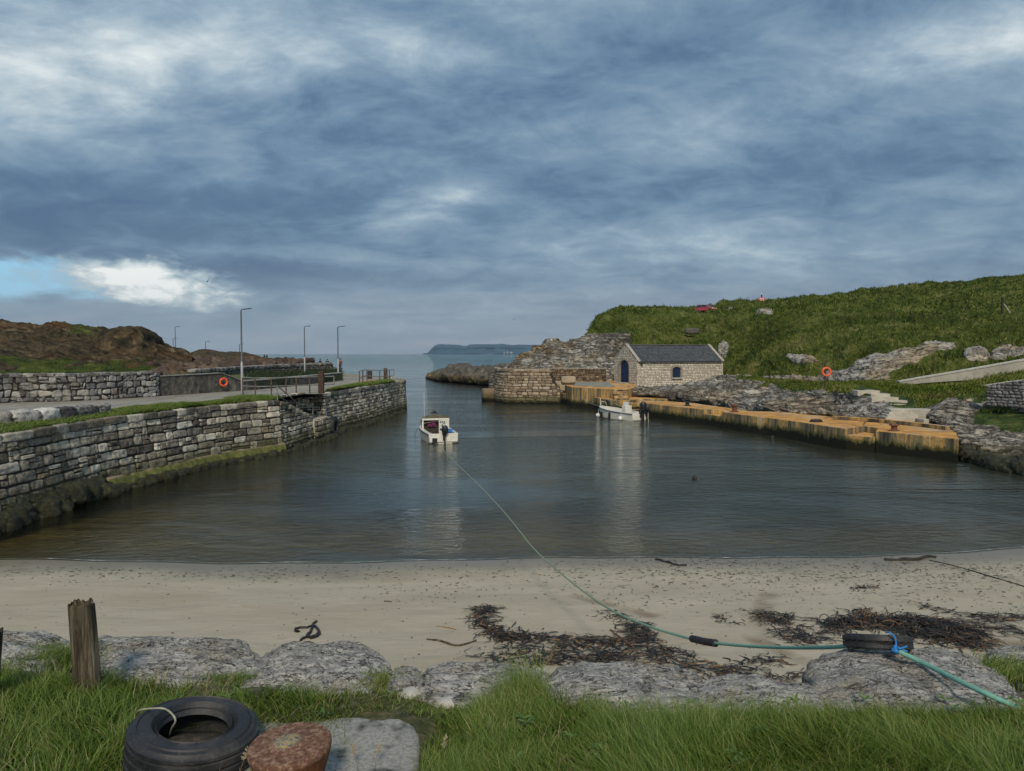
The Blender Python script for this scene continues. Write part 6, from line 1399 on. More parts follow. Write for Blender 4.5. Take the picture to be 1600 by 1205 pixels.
# the hill: shaggy tufts, denser where they show larger
pxh, pyh = proj(HILL_V); dh = HILL_V[:, 1]
wg = (1-HILL_R).clip(0, 1)**2*(pxh > 900)*(pxh < 1680)*(pyh < 606)*(dh < 166)*(pyh > 425)
ridx = np.repeat(np.arange(len(HILL_V)//NU), NU); wg = wg*(ridx < 5*44+8)
Gm = HILL_V.reshape(-1, NU, 3); ar = np.linalg.norm(np.cross(np.gradient(Gm, axis=0), np.gradient(Gm, axis=1)), axis=2).ravel()
i = sample(HILL_V, wg*ar, 150000, 1); rs = np.random.RandomState(2)
P_ = HILL_V[i]+rs.uniform(-.5, .5, (len(i), 3))*np.array([.6, .6, .0]); P_[:, 2] -= .08
cl = fbm(P_, .7, 3, 77); hh = (.24+.62*np.clip(cl+.15, 0, 1))*(1+rs.uniform(-.3, .3, len(i)))
up_ = ridx[i] >= 3*44+4; brow = (ridx[i] > 3*44-5) & ~up_; lo_ = ~up_ & ~brow
blades('hill_grass', P_[lo_], hh[lo_]*1.05, .085, 3, M_HBLADE, .75, 2, wind=(-.35, -.5, -.15), kind='stuff', label='long shaggy wind-combed grass on the steep lower face of the right hillside', cat='grass')
blades('brow_grass', P_[brow], hh[brow]*.45, .06, 4, M_STRAWB, .75, 2, wind=(-.35, -.3, -.1), kind='stuff', label='short pale grass along the brow where the right hillside flattens', cat='grass')
blades('bracken', P_[up_], hh[up_]*.95, .13, 5, M_BRACK, .8, 2, wind=(-.1, -.3, 0), kind='stuff', label='darker bushy bracken and grass on the upper slope below the skyline', cat='bracken')
pxs, pys = proj(SHORE_V); wg = SHORE_G**3*(SHORE_G > .55)*(pxs < 1680)*(pys < 645)
Gm = SHORE_V.reshape(-1, NU, 3); ar = np.linalg.norm(np.cross(np.gradient(Gm, axis=0), np.gradient(Gm, axis=1)), axis=2).ravel()
stepm = ~((pxs > 1337) & (pxs < 1432) & (np.abs(pys-(613+(pxs-1358)*.27)) < 8))
i = sample(SHORE_V, wg*ar*stepm, 45000, 5); P_ = SHORE_V[i]+rs.uniform(-.3, .3, (len(i), 3))*np.array([1, 1, 0]); P_[:, 2] -= .03
blades('shelf_grass', P_, .24, .05, 6, M_HBLADE, .7, 2, wind=(.1, -.25, 0), kind='stuff', label='rough grass on the ledge between the right-hand rocks and the cliff', cat='grass')
# verge
hh_ = np.clip(.25+fbm(VERGE, .5, 3, 5)*1.2, .05, 1); pv, qv = proj(VERGE); wv_ = np.clip((pv-150)/80, .25, 1)
i = sample(VERGE, wv_, 30000, 7); P_ = VERGE[i]+rs.uniform(-.12, .12, (len(i), 3))*np.array([1, 1, 0])
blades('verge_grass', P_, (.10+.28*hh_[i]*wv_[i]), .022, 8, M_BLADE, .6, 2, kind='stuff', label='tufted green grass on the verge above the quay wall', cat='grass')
i = sample(VERGE2, np.ones(len(VERGE2)), 7000, 9); P_ = VERGE2[i]+rs.uniform(-.12, .12, (len(i), 3))*np.array([1, 1, 0])
blades('pier_grass', P_, .22, .03, 10, M_BLADE, .6, 2, kind='stuff', label='grass tufts on the quay edge beneath the end railing', cat='grass')
# planting on the bank behind the low wall
pb_, qb_ = proj(BANK); i = sample(BANK, (pb_ > 385)*(pb_ < 530)*(BANK[:, 1] < 104)*np.clip(fbm(BANK, .35, 3, 9)+.35, 0, 1)+1e-9, 9000, 11); P_ = BANK[i]+rs.uniform(-.3, .3, (len(i), 3))*np.array([1, 1, 0])
blades('bank_plants', P_, .65, .07, 12, mat('dark_leaf', lambda t: {'Base Color': t.mix(t.attr('rnd'), (.008, .018, .006), (.03, .055, .014)), 'Roughness': .8}), .8, 2, kind='stuff', label='dark green plants on the bank in front of the rubble wall', cat='plants')
# ================================================================ foreground
def edge_y(x): return 5.06+.10*np.sin(x*1.3)+.06*np.sin(x*3.1+1)
def G(x, y):
    x = np.asarray(x, float); y = np.asarray(y, float); P = np.stack([x, y, 0*x], -1).reshape(-1, 3)
    z = 3.80+(fbm(P, .8, 4, 201)*.05+fbm(P, 4, 3, 202)*.012).reshape(x.shape)
    z = z+.10*np.clip((-x-1.9)/1.0, 0, 1)*np.clip((5.7-y)/1.0, 0, 1)
    z = z-.10*np.clip((y-4.62)/.35, 0, 1)*np.clip((x+.9)/.4, 0, 1)
    d = np.clip((y-edge_y(x))/1.9, 0, 1); d = d*d*(3-2*d)
    return z*(1-d)+(.9)*d
xs = np.linspace(-7.5, 7.5, 420); ys = np.linspace(1.5, 7.4, 210); X, Y = np.meshgrid(xs, ys); Z = G(X, Y)
V = np.stack([X.ravel(), Y.ravel(), Z.ravel()], 1); V = V+fbm(V, 3, 4, 203)[:, None]*np.array([.02, .02, .02])
def f_fground(t):
    P = t.coord('Object'); n = t.noise(2.6, 7, .7); f = t.noise(45, 5, .75); m = t.noise(9, 6, .7)
    c = t.ramp(m, [(.32, (.020, .028, .008)), (.46, (.055, .065, .016)), (.58, (.12, .11, .04)), (.72, (.22, .19, .11))])
    c = t.mix(t.rng(n, .54, .64, 0, .85), c, t.mix(t.rng(f, .35, .65), (.09, .075, .055), (.26, .23, .18)))
    return {'Base Color': c, 'Roughness': .95, 'Normal': t.bump(t.m('ADD', f, m), .9, .03)}
mk('grassy_bank', V, grid_faces(len(xs), len(ys)), mat('bank_soil', f_fground), kind='structure')
# ---- boulders edging the bank
def rock(label, outline_px, zt, seed, th=1.1, amp=.05, tilt=0.0, dome=.10, n=150, lay=.05):
    """slab of limestone: plan outline given where its top lies, domed and layered top, real sides"""
    pts = np.array([PZ(a, b, zt)[:2] for a, b in outline_px]); c = pts.mean(0)
    cl = crom(np.vstack([pts, pts[:1]]), n+1)[:-1]
    ang = np.linspace(0, 2*PI, n, endpoint=False); rel = cl-c
    jg = 1+.10*fbm(np.column_stack([np.cos(ang)*2, np.sin(ang)*2, 0*ang+seed]), 1.6, 6, seed, True)+.03*fbm(np.column_stack([np.cos(ang)*2, np.sin(ang)*2, 0*ang+seed]), 7, 3, seed)
    rel = rel*jg[:, None]
    rr = np.r_[np.linspace(0, .86, 46), [.89, .92, .945, .965, .98, .99, 1.0, 1.003, 1.004, 1.0, .99, .97, .93, .88, .80]]
    zz_ = np.r_[dome*(1-np.linspace(0, .86, 46)**2), dome*(1-np.array([.89, .92, .945, .965, .98, .99])**2)-np.array([.004, .010, .020, .035, .055, .08]), [-.12, -.18, -.26, -.38, -.5, -.65, -.8, -1.0, -th]]
    V = []
    for r_, z_ in zip(rr, zz_): V.append(np.column_stack([c[0]+rel[:, 0]*r_, c[1]+rel[:, 1]*r_, np.full(n, zt-dome*.5+z_)]))
    V = np.concatenate(V); V[:, 2] += (V[:, 1]-c[1])*tilt
    N = normals(V, n, len(rr)); Nn = np.where((N[:, 2:3].mean() < 0), -N, N)
    P = V*np.array([1, 1, 1.0]); q = np.column_stack([V[:, 0]*.8+V[:, 1]*.3, V[:, 1]*2.0, V[:, 2]*2.2])
    a1 = fbm(q+seed, 2.2, 7, seed, True, .55); a2 = fbm(P+seed, 1.1, 4, seed+1)
    a1 = a1+fbm(q+seed, 9, 5, seed+9, True)*.28; ter = np.abs(((q[:, 2]+q[:, 1]*.35+a2*.8)*4.5) % 1-.5)*2
    V[:, 2] += a1*amp*.7+a2*.03+(ter-.5)*lay*.4
    V[:, :2] += (Nn[:, :2])*(a1*amp*.8)[:, None]
    return mk('limestone_boulder', V, grid_faces(n, len(rr), 0, True), M_FGROCK, label=label, cat='boulder', group='limestone boulders edging the beach')
rock('low grey boulder at the far left edge behind the weathered post', [(-190, 1030), (-150, 992), (-60, 985), (20, 986), (80, 990), (112, 1000), (95, 1030), (0, 1050), (-100, 1060)], 3.80, 1)
rock('long flat-topped pale boulder just right of the weathered post', [(118, 1030), (130, 998), (200, 990), (290, 992), (370, 998), (402, 1016), (398, 1040), (345, 1062), (240, 1072), (150, 1068)], 3.80, 2, tilt=.03)
rock('biggest tilted grey boulder with ragged cracks behind the rusty bollard', [(366, 1080), (385, 1045), (430, 1012), (500, 1000), (560, 1004), (598, 1026), (602, 1060), (560, 1088), (480, 1106), (400, 1102)], 3.80, 3, tilt=.05, dome=.12, amp=.06)
rock('small dark-edged boulder right of the biggest boulder, half sunk in turf', [(598, 1056), (618, 1040), (650, 1040), (664, 1052), (655, 1072), (620, 1080)], 3.80, 4, dome=.05)
rock('low grey boulder in the middle with small white stones on it', [(650, 1050), (690, 1040), (760, 1036), (830, 1038), (860, 1050), (850, 1082), (780, 1096), (700, 1094), (655, 1078)], 3.80, 5, dome=.07)
rock('long low pale boulder below the central heap of seaweed, behind the tall grass', [(845, 1060), (880, 1040), (960, 1036), (1050, 1040), (1100, 1058), (1090, 1100), (1000, 1115), (900, 1110), (850, 1090)], 3.80, 6, dome=.07)
rock('whitish low boulder right of centre beneath straggling seaweed', [(1095, 1064), (1140, 1056), (1210, 1060), (1268, 1066), (1285, 1090), (1250, 1120), (1160, 1128), (1100, 1110)], 3.80, 7, dome=.06)
rock('broad sloping grey boulder carrying the black tyre fender', [(1268, 1030), (1300, 1010), (1400, 1004), (1490, 1008), (1560, 1040), (1592, 1080), (1560, 1110), (1450, 1118), (1340, 1110), (1280, 1075)], 3.82, 8, tilt=.0, dome=.10)
rock('grey boulder at the right edge behind the mossy turf', [(1535, 1026), (1580, 1010), (1680, 1008), (1760, 1020), (1740, 1060), (1620, 1058), (1560, 1044)], 3.66, 9, dome=.05)
# bits of loose pale stone
rs = np.random.RandomState(30)
for k, (a, b, s_, lab) in enumerate([(446, 1100, .10, 'small white stone at the foot of the biggest boulder'), (560, 1090, .17, 'grey stone in the turf right of the biggest boulder'), (585, 1105, .12, 'chalky stone lying in the turf above the concrete pad'), (660, 1064, .07, 'rounded white pebble on the middle boulder'), (673, 1058, .07, 'whiter of two pebbles resting on the middle boulder'), (640, 1086, .16, 'flat grey stone at the foot of the middle boulder'), (700, 1100, .13, 'pale stone half hidden by the start of the long grass'), (1188, 1085, .10, 'cream shell-like stone on the whitish boulder')]):
    p = PZ(a, b, 3.76); V, F = rblock((0, 0, 0), (s_, s_*.75, s_*.5), rs.uniform(0, 3), 300+k, 7, .02, 2.6, 9); o = mk('stone', V, F, mat('white_stone', lambda t: {'Base Color': t.mix(t.noise(12, 6), (.25, .24, .22), (.60, .58, .54)), 'Roughness': .9}), label=lab, cat='stone'); o.location = p
# concrete pad under the bollard
V, F = rblock((0, 0, 0), (1.25, 1.5, .3), .1, 77, 22, .03, 9, 2.5); 
p = PZ(520, 1185, 3.80); o = mk('concrete_pad', V, F, mat('pad_concrete', lambda t: (lambda n, f, g: {'Base Color': t.mix(t.rng(g, .52, .64), t.mix(t.rng(f, .35, .65), (.20, .195, .18), (.52, .505, .47)), (.05, .055, .04)), 'Roughness': .95, 'Normal': t.bump(t.m('ADD', f, n), .9, .02)})(t.noise(6, 7, .7), t.noise(40, 5, .8), t.noise(5, 7, .75))), label='rough grey concrete pad set in the turf beneath the rusty bollard', cat='concrete pad'); o.location = (p.x-.12, p.y-.30, 3.68)
# ---- rusty bollard
pt = PZ(457, 1158, 4.16); bt = thing('mooring_bollard', 'big rust-brown mushroom bollard with lichen on its crown beside the tractor tyre', 'bollard', (pt.x, pt.y+.02, 3.775)); bt.rotation_euler = (R(2.5), R(-2.5), 0)
prof = [(.165, .0), (.165, .02), (.155, .12), (.160, .20), (.185, .28), (.203, .335), (.206, .350), (.205, .366), (.198, .374), (.12, .378), (.078, .381), (.07, .386), (.001, .388)]
b_ = MB(); b_.lathe(prof, 72, wob=lambda th, z: 1+.006*math.sin(3*th)+.004*math.sin(7*th+z*9))
def f_boll(t):
    P = t.coord('Object'); x, y, z = t.sep(P); n = t.noise(34, 9, .78); f = t.noise(110, 4, .75); s_ = t.noise(6, 6, .65, t.mapv(P, (2, 2, .35)))
    top = t.ramp(n, [(.38, (.085, .040, .025)), (.5, (.17, .085, .052)), (.60, (.33, .21, .15))])
    top = t.mix(t.rng(f, .60, .72, 0, .5), top, (.45, .36, .33))
    sd_ = t.ramp(s_, [(.3, (.035, .016, .010)), (.5, (.11, .042, .018)), (.64, (.24, .10, .035)), (.75, (.30, .16, .06))])
    c = t.mix(t.rng(z, .335, .352), sd_, top)
    r = t.n('VectorMath', {0: t.mapv(P, (1, 1.0, 0), (.015, -.0, 0))}, operation='LENGTH').outputs['Value']
    li = t.rng(t.m('ADD', r, t.m('MULTIPLY', t.m('SUBTRACT', n, .5), .16)), .072, .058)
    c = t.mix(li, c, t.ramp(t.noise(40, 5, .8), [(.38, (.04, .04, .035)), (.5, (.25, .23, .18)), (.62, (.45, .33, .10))]))
    return {'Base Color': c, 'Roughness': .85, 'Normal': t.bump(t.m('ADD', n, t.m('MULTIPLY', f, .5)), .8, .008), 'Specular IOR Level': .3}
b_.build('bollard_head', mat('bollard_rust', f_boll), bt, True)
# ---- tractor tyre
pt = PZ(300, 1163, 3.94); R1 = 98/FPX*pt.y*1.0
ty = thing('tractor_tyre', 'large black ribbed tyre lying on its side in the grass beside the rusty bollard', 'tyre', (pt.x, pt.y+.01, 3.93)); ty.rotation_euler = (R(1), R(7), 0)
b_ = tyre('t', R1*1.0, .27, R1*.53, '', n=128, tread=4); b_.build('casing', M_RUB, ty, True)
for z_, rr_ in ((.134, R1*.86), (.135, R1*.65), (.124, R1*.575)):
    b_ = MB(); b_.lathe([(rr_-.006, z_-.006), (rr_, z_+.004), (rr_+.006, z_-.006)], 96, closed=True); b_.build('moulded_rib', M_RUB, ty, True)
# soil and litter lying in it
V, F = rblock((0, 0, -.06), (R1*1.02, R1*1.02, .12), 0, 88, 14, .03, 3, 4); mk('soil', V, F, mat('dark_soil', lambda t: {'Base Color': t.ramp(t.noise(25, 7, .8), [(.4, (.012, .010, .008)), (.6, (.06, .05, .035)), (.72, (.17, .15, .10))]), 'Roughness': .95}), ty, True)
b_ = MB(); O = PZ(303, 1150, 4.07)
cp = [PZ(212, 1118, 3.92), PZ(218, 1110, 4.08), PZ(240, 1107, 4.115), PZ(258, 1108, 4.12), PZ(270, 1117, 4.115), PZ(274, 1127, 4.085), PZ(268, 1139, 4.02), PZ(265, 1150, 3.92)]
b_.tube([Vector(v) for v in crom([tuple(c) for c in cp], 40)], .0052, 8); b_.build('thin_rope', plain('grey_cord', (.32, .32, .24), .85, 0, .3, 30), None, True, label='short grey-green cord looped over the rim of the tractor tyre', cat='rope')
# ---- weathered timber post
def f_wood(t):
    P = t.coord('Object'); g = t.noise(9, 8, .7, t.mapv(P, (3, 3, .22)), .4); n = t.noise(4, 6, .7)
    c = t.ramp(g, [(.36, (.010, .008, .005)), (.47, (.050, .038, .022)), (.57, (.125, .10, .065)), (.70, (.26, .23, .165))])
    c = t.mix(t.rng(n, .52, .66, 0, .6), c, (.10, .10, .05))
    return {'Base Color': c, 'Roughness': .92, 'Normal': t.bump(g, 1.0, .02)}
M_WOOD = mat('weathered_timber', f_wood)
def wpost(pxb, pyb, pxt, pyt, rad, label, seed, zb=3.86):
    b = PZ(pxb, pyb, zb); t_ = PD(pxt, pyt, b.y-.02); H_ = t_.z-b.z; n, m_ = 72, 70
    a = np.linspace(0, 2*PI, n, endpoint=False); V = []
    top_cut = 1-.06*np.clip(fbm(np.column_stack([np.cos(a)*1.5, np.sin(a)*1.5, 0*a]), 2.0, 3, seed)+.2, 0, 1)
    for k in range(m_):
        f_ = k/(m_-1); z_ = -.25+(H_+.25)*f_
        q = np.column_stack([np.cos(a)*2, np.sin(a)*2, np.full(n, z_*1.1)])
        r_ = rad*(1.03-.06*f_)*(1+.10*fbm(q, .8, 3, seed)-.11*np.clip(fbm(q*np.array([1, 1, .25]), 2.6, 4, seed+3, True)-.25, 0, 1)*1.6)
        V.append(np.column_stack([r_*np.cos(a)+(t_.x-b.x)*max(0, z_)/H_, r_*np.sin(a), np.minimum(z_, H_*top_cut)]))
    for r_ in (.86, .6, .3, .02):
        q = V[m_-1].copy(); c_ = q[:, :2].mean(0); q[:, :2] = c_+(q[:, :2]-c_)*r_; q[:, 2] = H_*.955-.02+fbm(np.column_stack([q[:, :2]*10, q[:, :1]*0]), 1.5, 4, seed)*.02; V.append(q)
    V = np.concatenate(V); o = mk('weathered_post', V, grid_faces(n, m_+4, 0, True), M_WOOD, label=label, cat='post'); o.location = b; return o, H_, b
wo_, H_, pb0 = wpost(138, 1090, 124, 941, .080, 'thick weathered timber post with split top standing in the grass', 5)
for k, (dx, dy, z0, dz, w_) in enumerate([(.070, -.02, H_*.93, .07, .022)]):
    b_ = MB(); ox = -.045; b_.tube([(dx+ox, dy, z0-.16), (dx*1.02+ox, dy, z0-.02), (dx*1.2+ox, dy, z0+dz)], w_, 6, True, [w_, w_*.8, .003]); b_.build('splinter', M_WOOD, wo_, True)
wpost(-22, 1120, -16, 985, .06, 'thin dark post cut off by the left edge of the photo', 9)
# ---- tyre fender on the rock with blue twine
fc = PZ(1371, 1001, 3.93); fd = thing('tyre_fender', 'small black treaded tyre lying on the broad grey boulder, tied with blue twine', 'tyre', (fc.x, fc.y, 3.92)); fd.rotation_euler = (R(-19), R(2.5), 0)
rf_ = 50/FPX*fc.y
b_ = tyre('t', rf_, .105, rf_*.62, '', n=72, tread=1); b_.build('casing', M_RUB, fd, True)
b_ = MB()
for k in range(26):
    a = 2*PI*k/26; pp = [(math.cos(a+.16*math.sin(u*3))*(rf_+.002), math.sin(a+.16*math.sin(u*3))*(rf_+.002), .040*u) for u in (-1, -.6, -.2, .2, .6, 1)]; b_.tube(pp, .0032, 4)
b_.build('tread_ridges', mat('tread_light', lambda t: {'Base Color': (.035, .035, .037), 'Roughness': .6}), fd)
M_BTW = plain('blue_twine', (.02, .22, .55), .6, 0, .25, 40)
b_ = MB(); fd_ = fc.y-rf_*.94-.02; tw = [PD(1384, 988, fd_+.06), PD(1391, 989, fd_+.02), PD(1398, 996, fd_), PD(1400, 1006, fd_-.01), PD(1399, 1016, fd_-.02)]
b_.tube([Vector(v) for v in crom([tuple(Vector(c)+Vector((0, 0, 0))) for c in tw], 24)], .006, 8)
kn = PD(1400, 1016, fd_-.03); rs = np.random.RandomState(6)
for k in range(9):
    e_ = kn+Vector((rs.uniform(-.07, .08), rs.uniform(-.05, .02), rs.uniform(-.02, .05))); m_ = (kn+e_)/2+Vector(rs.uniform(-.03, .03, 3)); b_.tube([kn, m_, e_], .006, 6)
b_.ball(kn, .028, 10, (1.2, 1, .8)); b_.build('blue_twine', M_BTW, None, True, label='knotted bright blue twine binding the small tyre to the rope', cat='twine')
# ---- the long rope
def f_rope(t):
    y = t.sep(t.coord('Object'))[1]; n = t.noise(60, 5, .7)
    c = t.mix(t.rng(y, 6.5, 14), (.18, .42, .34), (.24, .33, .22)); c = t.mix(t.rng(y, 14, 40), c, (.34, .32, .22))
    return {'Base Color': t.mix(t.rng(n, .3, .65, .45, 0), c, (.06, .13, .10)), 'Roughness': .8}
M_ROPE = mat('mint_rope', f_rope)
A = Vector((pc.x-.25, pc.y-.1, .42)); zpts = [(1.0, 51, .42), ]
ctrl = [(683.5, 691, 51.0), (700, 712, 42), (747, 757, 30), (790, 803, 24), (832, 855, 19.2), (873, 893, 16.2), (921, 931, 14), (962, 957, 12.2), (1012, 978, 10.6), (1060, 993, 9.7), (1100, 1002.5, 9.0), (1160, 1009, 8.15), (1230, 1012, 7.2), (1290, 1011.5, 6.3), (1334, 1009, 5.72)]
pr_ = np.array([tuple(PD(a, b, d_)) for a, b, d_ in ctrl])
def rope(name, ctrl_pts, r, label, par=None, tw_=.16, near=9):
    C = crom(ctrl_pts, 900); C, s_ = arclen(C, .012 if len(ctrl_pts) < 8 else .02)
    keep = [0]; 
    for i in range(1, len(C)):
        st = .014 if C[i, 1] < near else (.05 if C[i, 1] < 16 else .3)
        if s_[i]-s_[keep[-1]] >= st: keep.append(i)
    C = C[keep]; S_ = s_[keep]
    b_ = MB(); b_.tube([Vector(c) for c in C], r, 12, True, None, lambda i, th: (1+.13*abs(math.cos(1.5*(th)-S_[i]*2*PI/tw_*1.5*.5))-.06) if C[i, 1] < near else 1)
    return b_.build(name, M_ROPE, par, True, label=label, cat='rope')
rope('mooring_rope', pr_, .0165, 'long mint-green rope stretched from the stern of the cabin boat up to the small tyre')
pr2 = np.array([tuple(kn)]+[tuple(PZ(a, b, z)) for a, b, z in [ (1440, 1035, 3.92), (1500, 1065, 3.95), (1545, 1086, 3.95), (1578, 1101, 3.90), (1600, 1112, 3.80)]])
rope('mooring_rope', pr2, .0165, 'thick mint-green rope end running from the blue twine over the boulder into the grass')
b_ = MB(); i0 = [PD(a, b, d_) for a, b, d_ in [(1080, 997.8, 9.32), (1090, 1000, 9.17), (1100, 1002.5, 9.0), (1110, 1004, 8.86), (1118, 1005, 8.74)]]
cc = crom([tuple(v) for v in i0], 34); b_.tube([Vector(c) for c in cc], .03, 12, True, [.034+.012*abs(math.sin(i*.9)) for i in range(34)]); b_.build('black_wrap', plain('black_rubber_wrap', (.014, .014, .02), .7, 0, .4, 20), None, True, label='black binding wrapped round the mint rope over the sand', cat='binding')
b_ = MB(); b_.tube([PZ(696, 683, .7), PZ(697, 694, .35), PZ(698, 705, .3)], .012, 5); b_.build('stern_line', plain('pale_rope', (.42, .40, .34)), None, label='short pale line hanging from the stern of the cabin boat to the long rope', cat='rope')
# thin dark rope on the beach at right
b_ = MB(); cp = [ground(a, b)+Vector((0, 0, .012)) for a, b in [(1452, 876), (1480, 882), (1520, 893), (1560, 905), (1600, 917), (1660, 935)]]; b_.tube([Vector(v) for v in crom([tuple(c) for c in cp], 40)], .016, 6); b_.build('beach_rope', plain('dark_rope', (.05, .04, .03), .9), None, True, label='thin dark rope lying across the sand from the driftwood to the right edge', cat='rope')
# driftwood
def stick(pts, r, label, name='driftwood', m=None):
    b_ = MB(); cp = [ground(a, b)+Vector((0, 0, r*.8)) for a, b in pts]; c = crom([tuple(q) for q in cp], 14)+np.random.RandomState(len(label)).uniform(-r*.5, r*.5, (14, 3)); b_.tube([Vector(v) for v in c], r, 7, True, [r*(1-.6*abs(i/13-.4)) for i in range(14)]); return b_.build(name, m or M_WOOD, None, True, label=label, cat='driftwood')
stick([(1383, 876), (1410, 876), (1432, 876), (1452, 871), (1462, 872)], .05, 'dark branch of driftwood at the water edge on the right', m=M_DARKT)
stick([(1024, 875), (1045, 880), (1058, 884), (1072, 885)], .035, 'short dark stick on the wet sand near the rope', m=M_DARKT)
stick([(667, 1000), (690, 1003), (715, 1010), (745, 1002)], .022, 'thin forked brown stick lying on the sand left of the central seaweed')
stick([(682, 979), (697, 981), (712, 984)], .012, 'short straw-coloured twig lying on the bare sand', m=plain('straw', (.25, .16, .06)))
stick([(857, 1037), (862, 1024), (866, 1012)], .03, 'short reddish-brown stick poking up at the lower edge of the central seaweed', m=plain('reddish_wood', (.17, .08, .045)))
stick([(953, 985), (975, 1002), (995, 1018)], .022, 'reddish stick lying across the central seaweed heap', m=plain('reddish_wood', (.17, .08, .045)))
stick([(600, 940), (612, 941)], .015, 'tiny brown twig on bare sand in the middle distance')
# ---- seaweed
def f_kelp(t):
    r = t.attr('rnd'); c = t.ramp(r, [(.0, (.008, .007, .006)), (.6, (.028, .021, .014)), (.82, (.085, .042, .022)), (1.0, (.20, .11, .04))]); return {'Base Color': c, 'Roughness': .55}
M_KELP = mat('kelp', f_kelp)
def weed(name, spines, n, ln, w_, label, seed, spread=.25, lift=.07, **tg):
    """ribbons of wrack strewn along spine lines given on the sand"""
    rs = np.random.RandomState(seed); Vs, Fs, Rn = [], [], []; off = 0; kk = 9
    sp = []
    for s_ in spines:
        g_ = np.array([tuple(ground(a, b)) for a, b in s_[0]]); sp.append((crom(g_, 60), s_[1], s_[2] if len(s_) > 2 else 1.0))
    tot = sum(np.linalg.norm(np.diff(c, axis=0), axis=1).sum()*wt for c, sd_, wt in sp)
    for c, sd_, wt in sp:
        L_ = np.linalg.norm(np.diff(c, axis=0), axis=1).sum(); m_ = int(n*L_*wt/tot)
        for _ in range(m_):
            i = rs.randint(0, 59); tg_ = c[i+1]-c[i]; a = math.atan2(tg_[1], tg_[0])+rs.normal(0, .7); 
            x, y = c[i, 0]+rs.normal(0, sd_*spread), c[i, 1]+rs.normal(0, sd_*spread); l = rs.uniform(*ln); cur = rs.normal(0, 2.2); step = l/(kk-1); ww = w_*rs.uniform(.4, 1.5); hz_ = abs(rs.normal(0, lift))
            P1 = []
            for j in range(kk): P1.append((x, y)); x += math.cos(a)*step; y += math.sin(a)*step; a += cur/(kk-1)+rs.normal(0, .25)
            P1 = np.array(P1); zg = beach_z(P1[:, 0], P1[:, 1])+.006+hz_*np.sin(np.linspace(.2, PI-.1, kk))*rs.uniform(.3, 1)
            d_ = np.gradient(P1, axis=0); nn = np.stack([-d_[:, 1], d_[:, 0]], 1); nn /= np.linalg.norm(nn, axis=1, keepdims=True)+1e-9; wp_ = ww*np.sin(np.linspace(.35, PI-.15, kk))[:, None]
            tw = rs.uniform(-1, 1)*np.sin(np.linspace(0, rs.uniform(1, 6), kk))[:, None]
            A_ = np.column_stack([P1+nn*wp_/2, zg+.5*ww*tw[:, 0]+.004]); B_ = np.column_stack([P1-nn*wp_/2, zg-.3*ww*tw[:, 0]+.004]); C_ = np.column_stack([P1, zg+ww*.30])
            Vs.append(np.concatenate([A_, C_, B_])); Fs.append(grid_faces(kk, 3)+off); off += kk*3; Rn.append(np.full(kk*3, rs.rand()**1.3))
    o = mk(name, np.concatenate(Vs), np.concatenate(Fs), M_KELP, attrs={'rnd': np.concatenate(Rn)}, label=label, cat='seaweed', **tg); return o
K_ = {'kind': 'stuff'}
weed('seaweed_heap', [([(765, 948), (752, 958), (757, 975), (775, 992), (800, 1000)], .22, 2.2), ([(775, 990), (830, 996), (880, 1003), (930, 1003), (985, 1003), (1008, 995), (1000, 985), (985, 978)], .35, 2.0),
      ([(780, 1008), (830, 1020), (880, 1026), (930, 1026), (980, 1022), (1030, 1018)], .75, 1.9), ([(745, 1030), (790, 1026), (850, 1036), (930, 1036), (980, 1038)], .5, 1.2), ([(1010, 1005), (1020, 1020), (1040, 1040), (1060, 1050)], .35, .7)], 1500, (.12, .55), .022, 'large crescent heap of dark brown seaweed strewn on the sand in the centre', 1, .42, .05, **K_)
weed('seaweed_heap', [([(1035, 1020), (1070, 1030), (1110, 1045), (1150, 1052), (1190, 1048)], .4, 1.0), ([(1100, 1055), (1150, 1062), (1200, 1066), (1255, 1058)], .35, 1.0), ([(1150, 1040), (1180, 1035), (1210, 1030)], .3, .8)], 380, (.12, .5), .02, 'straggling dark seaweed reaching from the central heap towards the right boulders', 2, .42, .04, **K_)
weed('seaweed_heap', [([(1160, 955), (1185, 965), (1205, 970), (1228, 962)], .35, 1), ([(1195, 955), (1230, 975), (1262, 995), (1310, 985)], .4, 1), ([(1205, 985), (1240, 1002), (1270, 1004)], .35, 1)], 420, (.12, .5), .02, 'loose dark seaweed scattered on the sand left of the small tyre', 3, .45, .04, **K_)
weed('seaweed_heap', [([(1290, 978), (1350, 975), (1420, 972), (1470, 978), (1510, 990)], .35, 2.5), ([(1400, 985), (1450, 992), (1490, 1000), (1530, 1008)], .5, 2.2), ([(1320, 975), (1345, 962), (1355, 958)], .3, .5)], 1300, (.15, .6), .026, 'thick brown and rust-coloured heap of seaweed behind the small tyre', 4, .5, .08, **K_)
weed('seaweed_heap', [([(1510, 962), (1550, 968), (1600, 966), (1660, 970)], .4, 1), ([(1480, 970), (1540, 980), (1600, 992)], .4, .8)], 320, (.15, .6), .02, 'thin dark seaweed scattered on the sand at the right edge', 5, .5, .04, **K_)
weed('seaweed_tuft', [([(1335, 925), (1350, 918), (1360, 922)], .25, 1)], 45, (.1, .4), .02, 'small dark tuft of seaweed on the upper right sand', 6, .45, .05, **K_)
weed('seaweed_tuft', [([(1430, 940), (1450, 950), (1468, 954)], .25, 1)], 45, (.1, .4), .02, 'small tuft of seaweed beside the curved track on the sand', 7, .45, .05, **K_)
weed('seaweed_tuft', [([(1115, 962), (1128, 966), (1138, 975)], .2, 1)], 40, (.1, .3), .018, 'small sparse tuft of seaweed right of the rope', 8, .45, .04, **K_)
